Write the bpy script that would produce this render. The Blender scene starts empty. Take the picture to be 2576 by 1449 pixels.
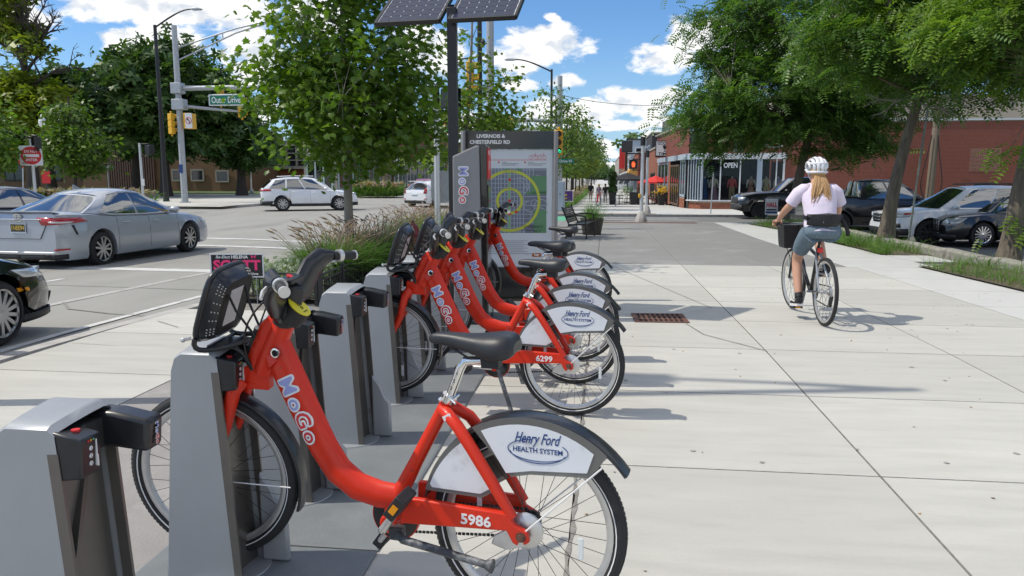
import bpy, bmesh, math, random
import numpy as np
from mathutils import Vector, Matrix
S = bpy.context.scene
COL = S.collection
R = math.radians
random.seed(7)
# ---------------------------------------------------------------- camera
cd = bpy.data.cameras.new('camera'); cam = bpy.data.objects.new('camera', cd); COL.objects.link(cam); S.camera = cam
cd.sensor_width = 36; cd.lens = 1920 / 2576 * 36; cd.clip_end = 4000; cd.clip_start = .05
cam.location = (0, 0, 1.5); cam.rotation_euler = (R(90 - 8.43), 0, R(6.9))
# ---------------------------------------------------------------- light
SUN_EL = 55.; SDX, SDY = .985, .17                      # elevation; ground direction the shadows fall
sd = bpy.data.lights.new('sun', 'SUN'); sd.energy = 3.1; sd.angle = R(.53); sd.color = (1, .935, .82)
sun = bpy.data.objects.new('sun', sd); COL.objects.link(sun)
_d = Vector((SDX, SDY, -math.tan(R(SUN_EL)) * math.hypot(SDX, SDY)))
sun.rotation_euler = _d.to_track_quat('-Z', 'Y').to_euler()
S.view_settings.view_transform = 'Standard'; S.view_settings.look = 'None'; S.view_settings.gamma = 1
S.view_settings.use_curve_mapping = False; S.view_settings.exposure = .22
S.render.engine = 'CYCLES'
S.cycles.max_bounces = 6; S.cycles.transparent_max_bounces = 12; S.cycles.caustics_reflective = False; S.cycles.caustics_refractive = False
# ---------------------------------------------------------------- node helpers
class NT:
    def __init__(s, nt): s.t = nt; s.n = nt.nodes; s.l = nt.links
    def new(s, typ, **kw):
        n = s.n.new(typ)
        for k, v in kw.items(): setattr(n, k, v)
        return n
    def put(s, sock, v):
        if isinstance(v, bpy.types.NodeSocket): s.l.new(v, sock)
        elif v is not None: sock.default_value = v
    def math(s, op, a, b=None, c=None, clamp=False):
        n = s.new('ShaderNodeMath', operation=op, use_clamp=clamp)
        for i, v in enumerate((a, b, c)): s.put(n.inputs[i], v)
        return n.outputs[0]
    def vec(s, op, a, b=None):
        n = s.new('ShaderNodeVectorMath', operation=op)
        s.put(n.inputs[0], a); s.put(n.inputs[1], b)
        return n.outputs['Value'] if op in ('LENGTH', 'DISTANCE', 'DOT_PRODUCT') else n.outputs[0]
    def noise(s, v, scale, detail=4, rough=.55, dist=0):
        n = s.new('ShaderNodeTexNoise'); s.put(n.inputs['Vector'], v)
        n.inputs['Scale'].default_value = scale; n.inputs['Detail'].default_value = detail
        n.inputs['Roughness'].default_value = rough; n.inputs['Distortion'].default_value = dist
        return n.outputs['Fac']
    def ramp(s, v, a, b, lo=0., hi=1., smooth=True):
        n = s.new('ShaderNodeMapRange', interpolation_type='SMOOTHSTEP' if smooth else 'LINEAR')
        s.put(n.inputs[0], v)
        for i, x in enumerate((a, b, lo, hi)): n.inputs[i + 1].default_value = x
        return n.outputs[0]
    def mix(s, f, a, b, mode='MIX'):
        n = s.new('ShaderNodeMix', data_type='RGBA', blend_type=mode)
        s.put(n.inputs[0], f); s.put(n.inputs[6], a if not isinstance(a, tuple) else (*a[:3], 1)); s.put(n.inputs[7], b if not isinstance(b, tuple) else (*b[:3], 1))
        return n.outputs[2]
# ---------------------------------------------------------------- sky: clear summer sky with scattered fair-weather cumulus in view
W = bpy.data.worlds.new('World'); S.world = W; W.use_nodes = True
w = NT(W.node_tree); w.n.clear()
sky = w.new('ShaderNodeTexSky', sky_type='NISHITA', sun_disc=False, sun_elevation=R(SUN_EL), sun_rotation=math.atan2(-SDX, -SDY), altitude=200, air_density=1.1, dust_density=.35, ozone_density=2.2)
SKY_ST = .15
tc = w.new('ShaderNodeTexCoord').outputs['Generated']
sep = w.new('ShaderNodeSeparateXYZ'); w.l.new(tc, sep.inputs[0])
az = w.math('ARCTAN2', sep.outputs[0], sep.outputs[1]); el = w.math('ARCSINE', sep.outputs[2])
cmb = w.new('ShaderNodeCombineXYZ'); w.l.new(az, cmb.inputs[0]); w.l.new(w.math('MULTIPLY', el, 1.7), cmb.inputs[1])
P0 = cmb.outputs[0]
CL = [(-.526,.19,.16,.030),(-.581,.15,.03,.016),(-.531,.158,.055,.017),(-.435,.152,.06,.028),(-.441,.12,.04,.024),(-.453,.07,.045,.024),(-.474,.1,.04,.018),(-.079,.163,.062,.028),(-.119,.142,.04,.024),(-.109,.112,.03,.009),(-.07,.193,.013,.006),(-.054,.117,.026,.010),(-.069,.076,.05,.026),(-.023,.08,.045,.021),(.027,.092,.05,.021),(.066,.09,.045,.022),(.017,.062,.048,.009),(.077,.066,.036,.010),(.07,.144,.045,.022),(.112,.166,.055,.028),(-.012,.037,.036,.010),(.003,.026,.022,.007),(.038,.024,.03,.013),(.068,.046,.028,.012),(-.043,.024,.03,.014),(.178,.151,.06,.03),(.29,.127,.07,.03),(.39,.138,.06,.03),(-.225,.152,.055,.042),(-.2,.06,.06,.02),(-.3,.07,.07,.03),(-.68,.161,.05,.02),(.5,.16,.07,.04),(-.36,.19,.05,.03),(-.012,.012,.06,.006)]
def density(vec, n):
    acc = None
    for a, e, ww, hh in CL:
        q = w.vec('MULTIPLY', w.vec('SUBTRACT', vec, (a, e * 1.7, 0)), (1 / ww, 1 / (hh * 1.7), 0))
        v = w.math('SUBTRACT', 1., w.vec('LENGTH', q))
        acc = v if acc is None else w.math('MAXIMUM', acc, v)
    acc = w.math('MAXIMUM', acc, -.9)
    return w.math('ADD', acc, w.math('MULTIPLY', w.math('SUBTRACT', n, .5), 2.1))
n1 = w.noise(P0, 26, 7, .58, .25)
d1 = density(P0, n1)
inview = w.math('MULTIPLY', w.ramp(w.math('ABSOLUTE', az), .85, .7), w.ramp(el, .34, .25))
far = w.math('MULTIPLY', w.math('SUBTRACT', w.noise(tc, 3.4, 7, .55), .47), 6.)  # clouds outside the view, thickened to add fill light in the shadows
dens = w.math('ADD', w.math('MULTIPLY', d1, inview), w.math('MULTIPLY', far, w.math('SUBTRACT', 1., inview)))
cover = w.ramp(dens, -.02, .42)
n2 = w.noise(w.vec('ADD', P0, (-.012, .03, 0)), 26, 5, .58, .25)
lit = w.ramp(w.math('SUBTRACT', n1, n2), -.16, .10)
thick = w.ramp(dens, .35, 1.25)
lit2 = w.math('SUBTRACT', w.math('ADD', .45, w.math('MULTIPLY', lit, .8)), w.math('MULTIPLY', thick, .33), clamp=True)
ccol = w.mix(lit2, (.50, .57, .67), (1.0, 1.0, 1.0))
ccol = w.vec('MULTIPLY', ccol, (1 / SKY_ST * .95,) * 3)
hz = w.ramp(el, .0, .2, .55, 0.)
base = w.mix(hz, w.vec('MULTIPLY', sky.outputs[0], (.41, .60, .82)), (.40 / SKY_ST, .60 / SKY_ST, .82 / SKY_ST))
colr = w.mix(cover, base, ccol)
bg = w.new('ShaderNodeBackground'); w.l.new(colr, bg.inputs[0]); bg.inputs[1].default_value = SKY_ST
wo = w.new('ShaderNodeOutputWorld'); w.l.new(bg.outputs[0], wo.inputs[0])
# ---------------------------------------------------------------- materials
def M(name, col, rough=.5, metal=0., var=.12, scale=12., bump=0., bscale=None, coat=0., spec=.5, rnd=0., dirt=None, dsc=3., stretch=None, emit=0., sheen=0., dlo=.5, dhi=.72):
    m = bpy.data.materials.new(name); m.use_nodes = True; t = NT(m.node_tree); b = t.n['Principled BSDF']
    co = t.new('ShaderNodeTexCoord').outputs['Object']
    if stretch: co = t.vec('MULTIPLY', co, stretch)
    n = t.noise(co, scale, 5)
    k = t.ramp(n, .25, .75, 1 - var, 1 + var, False)
    if rnd:
        oi = t.new('ShaderNodeObjectInfo').outputs['Random']; k = t.math('MULTIPLY', k, t.ramp(oi, 0, 1, 1 - rnd, 1 + rnd, False))
    cc = t.mix(1., (*col, 1), k, 'MULTIPLY')
    if dirt:
        cc = t.mix(t.ramp(t.noise(co, dsc, 6, .65), dlo, dhi), cc, (*dirt, 1))
    t.l.new(cc, b.inputs['Base Color'])
    t.l.new(t.ramp(n, .2, .8, max(.03, rough * .85), min(1, rough * 1.15), False), b.inputs['Roughness'])
    b.inputs['Metallic'].default_value = metal; b.inputs['Specular IOR Level'].default_value = spec
    b.inputs['Coat Weight'].default_value = coat; b.inputs['Coat Roughness'].default_value = .04
    if sheen: b.inputs['Sheen Weight'].default_value = sheen
    if bump:
        bp = t.new('ShaderNodeBump'); bp.inputs['Strength'].default_value = bump; bp.inputs['Distance'].default_value = .01
        t.l.new(t.noise(co, bscale or scale * 6, 5, .6), bp.inputs['Height']); t.l.new(bp.outputs[0], b.inputs['Normal'])
    if emit:
        t.l.new(cc, b.inputs['Emission Color']); b.inputs['Emission Strength'].default_value = emit
    return m
def leafmat(name, c1, c2, trans=.35, c3=None, odd=.99):
    m = bpy.data.materials.new(name); m.use_nodes = True; t = NT(m.node_tree); b = t.n['Principled BSDF']; out = t.n['Material Output']
    g = t.new('ShaderNodeNewGeometry').outputs['Random Per Island']
    cc = t.mix(g, c1, c2)
    if c3: cc = t.mix(t.math('GREATER_THAN', g, odd), cc, c3)
    co = t.new('ShaderNodeTexCoord').outputs['Object']
    cc = t.mix(1., cc, t.ramp(t.noise(co, .9, 3), .3, .7, .72, 1.3, False), 'MULTIPLY')
    t.l.new(cc, b.inputs['Base Color']); b.inputs['Roughness'].default_value = .42; b.inputs['Specular IOR Level'].default_value = .45
    tr = t.new('ShaderNodeBsdfTranslucent'); t.l.new(t.mix(1., cc, (1.15, 1.3, .5), 'MULTIPLY'), tr.inputs[0])
    ms = t.new('ShaderNodeMixShader'); ms.inputs[0].default_value = trans
    t.l.new(b.outputs[0], ms.inputs[1]); t.l.new(tr.outputs[0], ms.inputs[2]); t.l.new(ms.outputs[0], out.inputs[0])
    return m
def glassmat(name, col, alpha=.75, rough=.02):
    m = bpy.data.materials.new(name); m.use_nodes = True; t = NT(m.node_tree); b = t.n['Principled BSDF']; out = t.n['Material Output']
    co = t.new('ShaderNodeTexCoord').outputs['Object']
    t.l.new(t.mix(t.noise(co, 2, 2), col, tuple(c * 1.3 for c in col)), b.inputs['Base Color']); b.inputs['Roughness'].default_value = rough; b.inputs['Specular IOR Level'].default_value = .8
    tr = t.new('ShaderNodeBsdfTransparent'); ms = t.new('ShaderNodeMixShader'); ms.inputs[0].default_value = alpha
    tr.inputs[0].default_value = (.85, .92, .9, 1)
    t.l.new(tr.outputs[0], ms.inputs[1]); t.l.new(b.outputs[0], ms.inputs[2]); t.l.new(ms.outputs[0], out.inputs[0])
    return m
# ---------------------------------------------------------------- mesh builder
def frame_of(d):
    d = Vector(d).normalized(); a = Vector((0, 0, 1)) if abs(d.z) < .95 else Vector((0, 1, 0))
    x = d.cross(a).normalized(); return x, x.cross(d).normalized()
class MB:
    def __init__(s): s.v = []; s.f = []; s.m = []; s.mi = 0
    def add(s, vs, fs):
        o = len(s.v); s.v += [tuple(v) for v in vs]; s.f += [tuple(i + o for i in f) for f in fs]; s.m += [s.mi] * len(fs); return s
    def box(s, c, sz, rz=0, M_=None):
        x, y, z = (k / 2 for k in sz); vs = [Vector((a * x, b * y, d * z)) for a in (-1, 1) for b in (-1, 1) for d in (-1, 1)]
        if rz: m = Matrix.Rotation(rz, 3, 'Z'); vs = [m @ v for v in vs]
        if M_: vs = [M_ @ v for v in vs]
        return s.add([v + Vector(c) for v in vs], [(0, 1, 3, 2), (4, 6, 7, 5), (0, 4, 5, 1), (2, 3, 7, 6), (0, 2, 6, 4), (1, 5, 7, 3)])
    def beam(s, a, b, wd, th, up=(0, 0, 1)):
        a, b = Vector(a), Vector(b); d = (b - a).normalized(); u = Vector(up); x = d.cross(u)
        x = x.normalized() if x.length > 1e-4 else Vector((1, 0, 0)); y = x.cross(d)
        vs = [p + x * i * wd / 2 + y * j * th / 2 for p in (a, b) for i, j in ((-1, -1), (1, -1), (1, 1), (-1, 1))]
        return s.add(vs, [(3, 2, 1, 0), (4, 5, 6, 7), (0, 1, 5, 4), (1, 2, 6, 5), (2, 3, 7, 6), (3, 0, 4, 7)])
    def tube(s, pts, r, n=8, caps=True, sq=None, up=None, closed=False):
        pts = [Vector(p) for p in pts]; N = len(pts); rs = r if isinstance(r, (list, tuple)) else [r] * N; vs = []; px = None
        for i, p in enumerate(pts):
            if closed: d = pts[(i + 1) % N] - pts[i - 1]
            else: d = pts[min(i + 1, N - 1)] - pts[max(i - 1, 0)]
            d.normalize()
            if up is not None: x = d.cross(Vector(up)); x = x.normalized() if x.length > 1e-5 else frame_of(d)[0]
            elif px is None: x = frame_of(d)[0]
            else: x = px - d * px.dot(d); x = x.normalized() if x.length > 1e-5 else frame_of(d)[0]
            px = x; y = x.cross(d); a, b = (sq[i] if isinstance(sq, list) else sq) if sq else (1, 1)
            for k in range(n):
                t = 2 * math.pi * (k + .5) / n; vs.append(p + x * math.cos(t) * rs[i] * a + y * math.sin(t) * rs[i] * b)
        fs = []
        for i in range(N if closed else N - 1):
            j = (i + 1) % N
            for k in range(n): k2 = (k + 1) % n; fs.append((i * n + k, i * n + k2, j * n + k2, j * n + k))
        if caps and not closed: fs += [tuple(range(n - 1, -1, -1)), tuple((N - 1) * n + k for k in range(n))]
        return s.add(vs, fs)
    def cyl(s, a, b, r0, r1=None, n=12): return s.tube([a, b], [r0, r0 if r1 is None else r1], n)
    def lathe(s, prof, c, axis='z', n=24, closed=False):      # prof: (radius, offset along axis)
        vs = []; N = len(prof)
        for r, h in prof:
            for k in range(n):
                t = 2 * math.pi * k / n; a, b = r * math.cos(t), r * math.sin(t)
                vs.append((c[0] + (h if axis == 'x' else a), c[1] + (h if axis == 'y' else (a if axis == 'x' else b)), c[2] + (h if axis == 'z' else b)))
        fs = []
        for i in range(N if closed else N - 1):
            j = (i + 1) % N
            for k in range(n): k2 = (k + 1) % n; fs.append((i * n + k, i * n + k2, j * n + k2, j * n + k))
        return s.add(vs, fs)
    def grid(s, rows, cu=False, cv=False):                    # rows of points
        nu, nv = len(rows), len(rows[0]); fs = []
        for i in range(nu if cu else nu - 1):
            for j in range(nv if cv else nv - 1): i2, j2 = (i + 1) % nu, (j + 1) % nv; fs.append((i * nv + j, i * nv + j2, i2 * nv + j2, i2 * nv + j))
        return s.add([p for r in rows for p in r], fs)
    def poly(s, pts): return s.add(pts, [tuple(range(len(pts)))])
    def prism(s, poly, o, ux, uy, th):                        # outline in plane (o,ux,uy), extruded th along ux x uy
        o, ux, uy = Vector(o), Vector(ux), Vector(uy); n = ux.cross(uy).normalized() * th; k = len(poly)
        a = [o + ux * p[0] + uy * p[1] for p in poly]
        return s.add(a + [p + n for p in a], [tuple(range(k - 1, -1, -1)), tuple(range(k, 2 * k))] + [(i, (i + 1) % k, k + (i + 1) % k, k + i) for i in range(k)])
    def ball(s, c, r, n=12, sc=(1, 1, 1)):
        rows = [[(c[0] + r * sc[0] * math.sin(a) * math.cos(b), c[1] + r * sc[1] * math.sin(a) * math.sin(b), c[2] + r * sc[2] * math.cos(a)) for b in [2 * math.pi * j / n for j in range(n)]] for a in [.04 + (math.pi - .08) * i / (n // 2) for i in range(n // 2 + 1)]]
        return s.grid(rows, cv=True)
    def mesh(s, name, mats, smooth=True, ang=38):
        me = bpy.data.meshes.new(name); me.from_pydata(s.v, [], s.f)
        for m in (mats if isinstance(mats, (list, tuple)) else [mats]): me.materials.append(m)
        if s.m and max(s.m): me.polygons.foreach_set('material_index', s.m)
        bm = bmesh.new(); bm.from_mesh(me); bmesh.ops.recalc_face_normals(bm, faces=bm.faces); bm.to_mesh(me); bm.free()
        if smooth:
            me.polygons.foreach_set('use_smooth', [True] * len(me.polygons)); me.set_sharp_from_angle(angle=R(ang))
        me.update(); return me
    def obj(s, name, mats, parent=None, smooth=True, bevel=0, ang=38, label=None):
        o = bpy.data.objects.new(name, s.mesh(name, mats, smooth, ang)); COL.objects.link(o)
        if parent: o.parent = parent
        if bevel: b = o.modifiers.new('bevel', 'BEVEL'); b.width = bevel; b.segments = 2; b.limit_method = 'ANGLE'; b.angle_limit = R(40)
        if label: o['label'] = label
        return o
def tag(o, label=None, cat=None, group=None, kind=None):
    for k, v in (('label', label), ('category', cat), ('group', group), ('kind', kind)):
        if v: o[k] = v
    return o
def thing(name, label, cat, loc=(0, 0, 0), rz=0, group=None):
    o = bpy.data.objects.new(name, None); COL.objects.link(o); o.location = loc; o.rotation_euler = (0, 0, rz); o.empty_display_size = .1
    return tag(o, label, cat, group)
def inst(name, me, parent=None, mat4=None):
    o = bpy.data.objects.new(name, me); COL.objects.link(o)
    if parent: o.parent = parent
    if mat4 is not None: o.matrix_local = mat4
    return o
KIDS = {}
def copy_tree(o, parent=None):
    kids = {}
    for ch in bpy.data.objects:
        if ch.parent: kids.setdefault(ch.parent.name, []).append(ch)
    def rec(o, par):
        c = o.copy(); COL.objects.link(c)
        if par: c.parent = par
        for ch in kids.get(o.name, []): rec(ch, c)
        return c
    return rec(o, parent)
def text_mesh(body, size, ext=.0008, off=0., shear=0., align='CENTER', sp=1.):
    cu = bpy.data.curves.new('t', 'FONT'); cu.body = body; cu.size = size; cu.extrude = ext; cu.offset = off; cu.shear = shear
    cu.align_x = align; cu.align_y = 'CENTER' if ext else 'TOP_BASELINE' if False else ('CENTER' if ext else 'BOTTOM_BASELINE'); cu.resolution_u = 3; cu.space_character = sp; cu.space_line = .95
    o = bpy.data.objects.new('t', cu); me = bpy.data.meshes.new_from_object(o)
    bpy.data.objects.remove(o); bpy.data.curves.remove(cu); return me
def text(body, size, mat, parent, o, ux, uy, ext=.0008, off=0., shear=0., align='CENTER', sp=1., wid=None, name='lettering', fn=None, hei=None):
    me = text_mesh(body, size, ext, off, shear, align, sp); me.materials.append(mat)
    ux, uy = Vector(ux).normalized(), Vector(uy).normalized(); n = ux.cross(uy); o = Vector(o)
    if len(me.vertices):
        xs = [v.co.x for v in me.vertices]; ys = [v.co.y for v in me.vertices]
        k = wid / (max(xs) - min(xs)) if wid else 1; ky = hei / (max(ys) - min(ys)) if hei else (min(k, 1.25) if wid else 1); cy = (max(ys) + min(ys)) / 2
        for v in me.vertices:
            p = o + ux * v.co.x * k + uy * (v.co.y - cy) * ky + n * v.co.z; v.co = fn(p) if fn else p
    me.polygons.foreach_set('use_smooth', [False] * len(me.polygons)); me.name = name; return inst(name, me, parent)
# ---------------------------------------------------------------- terrain: the street falls away gently ahead
def lin(t, pts):
    if t <= pts[0][0]: return pts[0][1]
    for (a, b), (c, d) in zip(pts, pts[1:]):
        if t <= c: return b + (d - b) * (t - a) / (c - a)
    return pts[-1][1]
PP = [(7, 0), (14, -.12), (22, -.28), (28, -.34), (38, -.44), (46, -.60), (70, -1.0)]
def sstep(a, b, t): t = min(1, max(0, (t - a) / (b - a))); return t * t * (3 - 2 * t)
def gz(x, y): p = lin(y, PP); return p + (max(p, -.14) - p) * sstep(-5, -11, x)
RD = -.12; LOT = -.28
def bez(*p, n=8):
    p = [Vector(q) for q in p]; out = []
    for i in range(n + 1):
        t = i / n; q = p
        while len(q) > 1: q = [a.lerp(b, t) for a, b in zip(q, q[1:])]
        out.append(q[0])
    return out
# ================================================================ MATERIAL LIBRARY
mConc = M('light_concrete', (.475, .466, .422), .85, var=.11, scale=2.6, bump=.35, bscale=60, rnd=.085, dirt=(.425, .416, .378), dsc=1.3, stretch=(.6, 3.2, 1))
mConc2 = M('new_concrete', (.50, .50, .475), .85, var=.06, scale=3, bump=.2, bscale=70, rnd=.03)
mGrey = M('grey_pavement', (.225, .222, .212), .9, var=.10, scale=5, bump=.25, bscale=80, rnd=.05, dirt=(.29, .285, .28), dsc=.8)
mRoad = M('road_concrete', (.295, .288, .262), .9, var=.10, scale=1.5, bump=.25, bscale=50, dirt=(.21, .20, .19), dsc=.35, stretch=(1, .25, 1))
mAsph = M('asphalt', (.16, .158, .155), .9, var=.12, scale=4, bump=.3, bscale=90, dirt=(.21, .205, .2), dsc=.6)
mPatch = M('worn_grey_concrete', (.29, .275, .26), .9, var=.12, scale=4, bump=.5, bscale=70, rnd=.06, dirt=(.36, .345, .32), dsc=3)
mJoint = M('joint_filler', (.23, .22, .20), .95, var=.3, scale=30)
mKerb = M('kerb_concrete', (.42, .405, .38), .9, var=.14, scale=4, bump=.3, bscale=50, dirt=(.24, .23, .21), dsc=3)
mWhiteP = M('road_marking_paint', (.58, .58, .56), .8, var=.15, scale=8, dirt=(.30, .29, .27), dsc=2.5)
mGreenP = M('green_lane_paint', (.10, .36, .22), .8, var=.15, scale=5)
mSoil = M('soil', (.10, .078, .055), .95, var=.4, scale=14, bump=.8, bscale=40, dirt=(.17, .12, .07), dsc=20)
mLawn = M('lawn', (.075, .12, .035), .95, var=.35, scale=6, bump=.7, bscale=60, dirt=(.14, .14, .06), dsc=2)
mRust = M('rusty_iron', (.14, .065, .045), .8, var=.35, scale=30, bump=.4)
mHoleShade = M('painted_hole_shade', (.012, .011, .010), .95)  # near-black colour standing in for the shade inside openings
mTact = M('tactile_brown', (.17, .085, .06), .9, var=.2, scale=20)
# ================================================================ GROUND
def sheet(name, x0, x1, y0, y1, off, mat, kind='structure', nx=None, ny=None, f=None):
    f = f or gz; nx = nx or max(2, int((x1 - x0) / 2.5)); ny = ny or max(2, int((y1 - y0) / 2.5))
    rows = [[(x0 + (x1 - x0) * i / nx, y0 + (y1 - y0) * j / ny) for j in range(ny + 1)] for i in range(nx + 1)]
    o = MB().grid([[(x, y, f(x, y) + off) for x, y in r] for r in rows]).obj(name, mat); return tag(o, kind=kind)
tag(MB().grid([[(x, y, gz(x, y) - .62) for y in (-60, -10, 7, 14, 22, 28, 38, 46, 70, 200, 1500)] for x in (-900, -200, -60, -11, -9.5, -8, -6.5, -5, 0, 60, 200, 900)]).obj('ground', mLawn), kind='structure')
sheet('road', -19.6, -5.0, -8, 420, RD, mRoad, nx=8, ny=120)
sheet('left_street', -75, -19.6, -8, 37.4, RD, mRoad, nx=14, ny=14)
sheet('cross_street', -5.0, 60, 31.4, 39.0, RD, mAsph, nx=16, ny=6)
sheet('parking_lot', 6.9, 60, -8, 31.4, LOT, mAsph, nx=14, ny=20)
walk = sheet('sidewalk_base', -5.0, 6.6, -8, 31.4, -.035, mJoint, nx=8, ny=26)
walk.name = 'sidewalk'
fwalk = sheet('far_sidewalk', -4.9, 6.0, 39.0, 420, 0, mConc2, nx=6, ny=120)
sheet('shop_forecourt', 6.0, 14.0, 39.0, 51.0, 0, mConc2, nx=4, ny=6)
sheet('far_left_pavement', -60, -19.8, 37.6, 62, .01, mConc, nx=14, ny=8)
sheet('church_lawn', -75, -27, 62, 84, .03, mLawn, nx=10, ny=6)
sheet('left_pavement', -30, -19.6, 62, 420, .01, mConc2, nx=4, ny=60)
_sl = {}
def slab(x0, x1, y0, y1, mat, gap=.0032, name='slab', off=0.):
    x0 += gap; x1 -= gap; y0 += gap; y1 -= gap; e = .003; ps = []
    for ins, dz in ((0, -.03), (0, -.006), (e, 0)):
        ps.append([(x, y, gz(x, y) + dz + off) for x, y in ((x0 + ins, y0 + ins), (x1 - ins, y0 + ins), (x1 - ins, y1 - ins), (x0 + ins, y1 - ins))])
    m = MB(); m.poly(ps[2]); m.mi = 1; m.grid(ps, cv=True); return m.obj(name, [mat, mJoint], walk, smooth=False)
XE = [-4.86, -3.16, -1.64, -.12, 1.40, 2.92, 4.44]
YE = [-4.67, -3.25, -1.83, -.41, 1.01, 2.43, 3.85, 5.27, 6.69, 8.11, 9.53, 10.95, 12.37, 14.1]
def kerbx(y): return lin(y, [(-8, -5.1), (5.75, -5.05), (8.76, -4.85), (11, -4.5), (14, -4.75), (18, -5.2), (31, -5.4)])
for i in range(6):
    for j in range(13):
        if i == 0:
            if j < 9: slab(-4.80, XE[1], YE[j], YE[j + 1], mConc)
            continue
        if i == 1 and j > 9: continue
        slab(XE[i], XE[i + 1], YE[j], YE[j + 1], mPatch if i == 1 else mConc)
for j in range(0, 13): slab(4.44, 5.75, YE[j], YE[j + 1], mConc2)
GY = [14.1, 16.2, 18.3, 20.4, 22.5, 24.6, 26.7, 28.8, 31.2]
for j in range(8):
    for x0, x1 in ((-1.64, -.12), (-.12, 1.40), (1.40, 2.92), (2.92, 4.3)): slab(x0, x1, GY[j], GY[j + 1], mGrey)
    slab(4.3, 5.9, GY[j], GY[j + 1], mConc2); slab(-3.3, -1.64, GY[j], GY[j + 1], mGrey)
slab(5.9, 6.75, 15.4, 16.9, mConc2)
# old gritty asphalt patch between the platform and the slabs
tag(MB().grid([[(-1.64, 2.0, .004), (-1.64, 7.4, .004)], [(-.9, 2.0, .004), (-.9, 7.4, .004)]]).obj('asphalt_patch', mGrey), kind='structure')
# kerb of the near pavement: real step down to the road
ys = [-8 + .5 * i for i in range(80)]
m = MB(); m.grid([[(kerbx(y) + a, y, gz(kerbx(y), y) + z) for y in ys if y < 31] for a, z in ((0, -.3), (-.012, -.02), (.01, 0), (.16, 0), (.165, -.3))])
tag(m.obj('kerb', mKerb), kind='structure')
m = MB(); m.grid([[(kerbx(y) - .02, y, gz(kerbx(y), y) + RD + .005) for y in ys if y < 31], [(kerbx(y) - .34, y, gz(kerbx(y), y) + RD + .005) for y in ys if y < 31]])
tag(m.obj('gutter', mKerb), kind='structure')
def kerbline(pts, mat=mKerb, h=.0, w=.16, name='kerb'):
    m = MB(); m.grid([[(x + a * nx, y + a * ny, gz(x, y) + z) for x, y, nx, ny in pts] for a, z in ((0, -.3), (0, h - .015), (.015, h), (w, h), (w, -.3))]); return tag(m.obj(name, mat), kind='structure')
kerbline([(x, 39.02, 0, 1) for x in np.linspace(-4.9, 45, 22)], h=.004)
kerbline([(x, 31.38, 0, -1) for x in np.linspace(-5.2, 6.6, 12)], h=.004)
kerbline([(-4.92, y, 1, 0) for y in np.linspace(39, 200, 60)], h=.004)
isl = [(-60, 37.5), (-30, 37.5), (-22.5, 37.6), (-20.5, 38.4), (-19.65, 40), (-19.6, 43), (-19.6, 62), (-19.6, 120), (-19.6, 300)]
kp = []
for i, (x, y) in enumerate(isl):
    a = isl[max(0, i - 1)]; b = isl[min(len(isl) - 1, i + 1)]; d = Vector((b[0] - a[0], b[1] - a[1])).normalized(); kp.append((x, y, -d.y, d.x))
kerbline(kp, h=.03, w=.2)
sheet('island_pavement', -22.4, -19.65, 40, 62, .016, mConc, nx=3, ny=8)
# painted markings, laid on the road
def mark(name, pts, mat=mWhiteP, off=RD + .004):
    n = 8; (a, b, c, d) = [Vector((*p, 0)) for p in pts]
    rows = [[(q.x, q.y, gz(q.x, q.y) + off) for q in (a.lerp(b, i / n).lerp(d.lerp(c, i / n), j / 4) for j in range(5))] for i in range(n + 1)]
    return tag(MB().grid(rows).obj(name, mat), kind='structure')
for y in (18.6, 20.6): mark('crosswalk_line', ((-12.5, y - .4), (-6.2, y - .9), (-6.2, y - .6), (-12.5, y - .1)))
mark('stop_line', ((-12.5, 13.1), (-5.9, 12.7), (-5.9, 13.1), (-12.5, 13.5)))
for k in range(3): mark('lane_line', ((-8.9 + 3.3 * k - 3.3, -6), (-8.9 + 3.3 * k - 3.3, 11.5), (-8.8 + 3.3 * k - 3.3, 11.5), (-8.8 + 3.3 * k - 3.3, -6)))
for k in range(4): mark('crosswalk_bar', ((-17 + 2.4 * k, 52.5), (-15.6 + 2.4 * k, 52.5), (-15.6 + 2.4 * k, 52.9), (-17 + 2.4 * k, 52.9)))
mark('lane_joint', ((-7.25, 3), (-6.95, 16), (-6.82, 16), (-7.1, 3)), mKerb)
for x0, x1, y in ((-1.5, 3.5, 37.2), (-1.5, 4.2, 35.4), (-1.3, 4.4, 33.4)): mark('crosswalk_line', ((x0, y), (x1, y - .1), (x1, y + .12), (x0, y + .2)))
mark('green_bike_lane', ((-4.2, 32.6), (-1.75, 32.6), (-1.75, 38.6), (-4.2, 38.6)), mGreenP)
mark('tactile_strip', ((-3.6, 39.3), (2.6, 39.3), (2.6, 39.95), (-3.6, 39.95)), mTact, .008)
mark('tactile_strip', ((-1.2, 30.3), (3.6, 30.3), (3.6, 30.9), (-1.2, 30.9)), mTact, .008)
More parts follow.
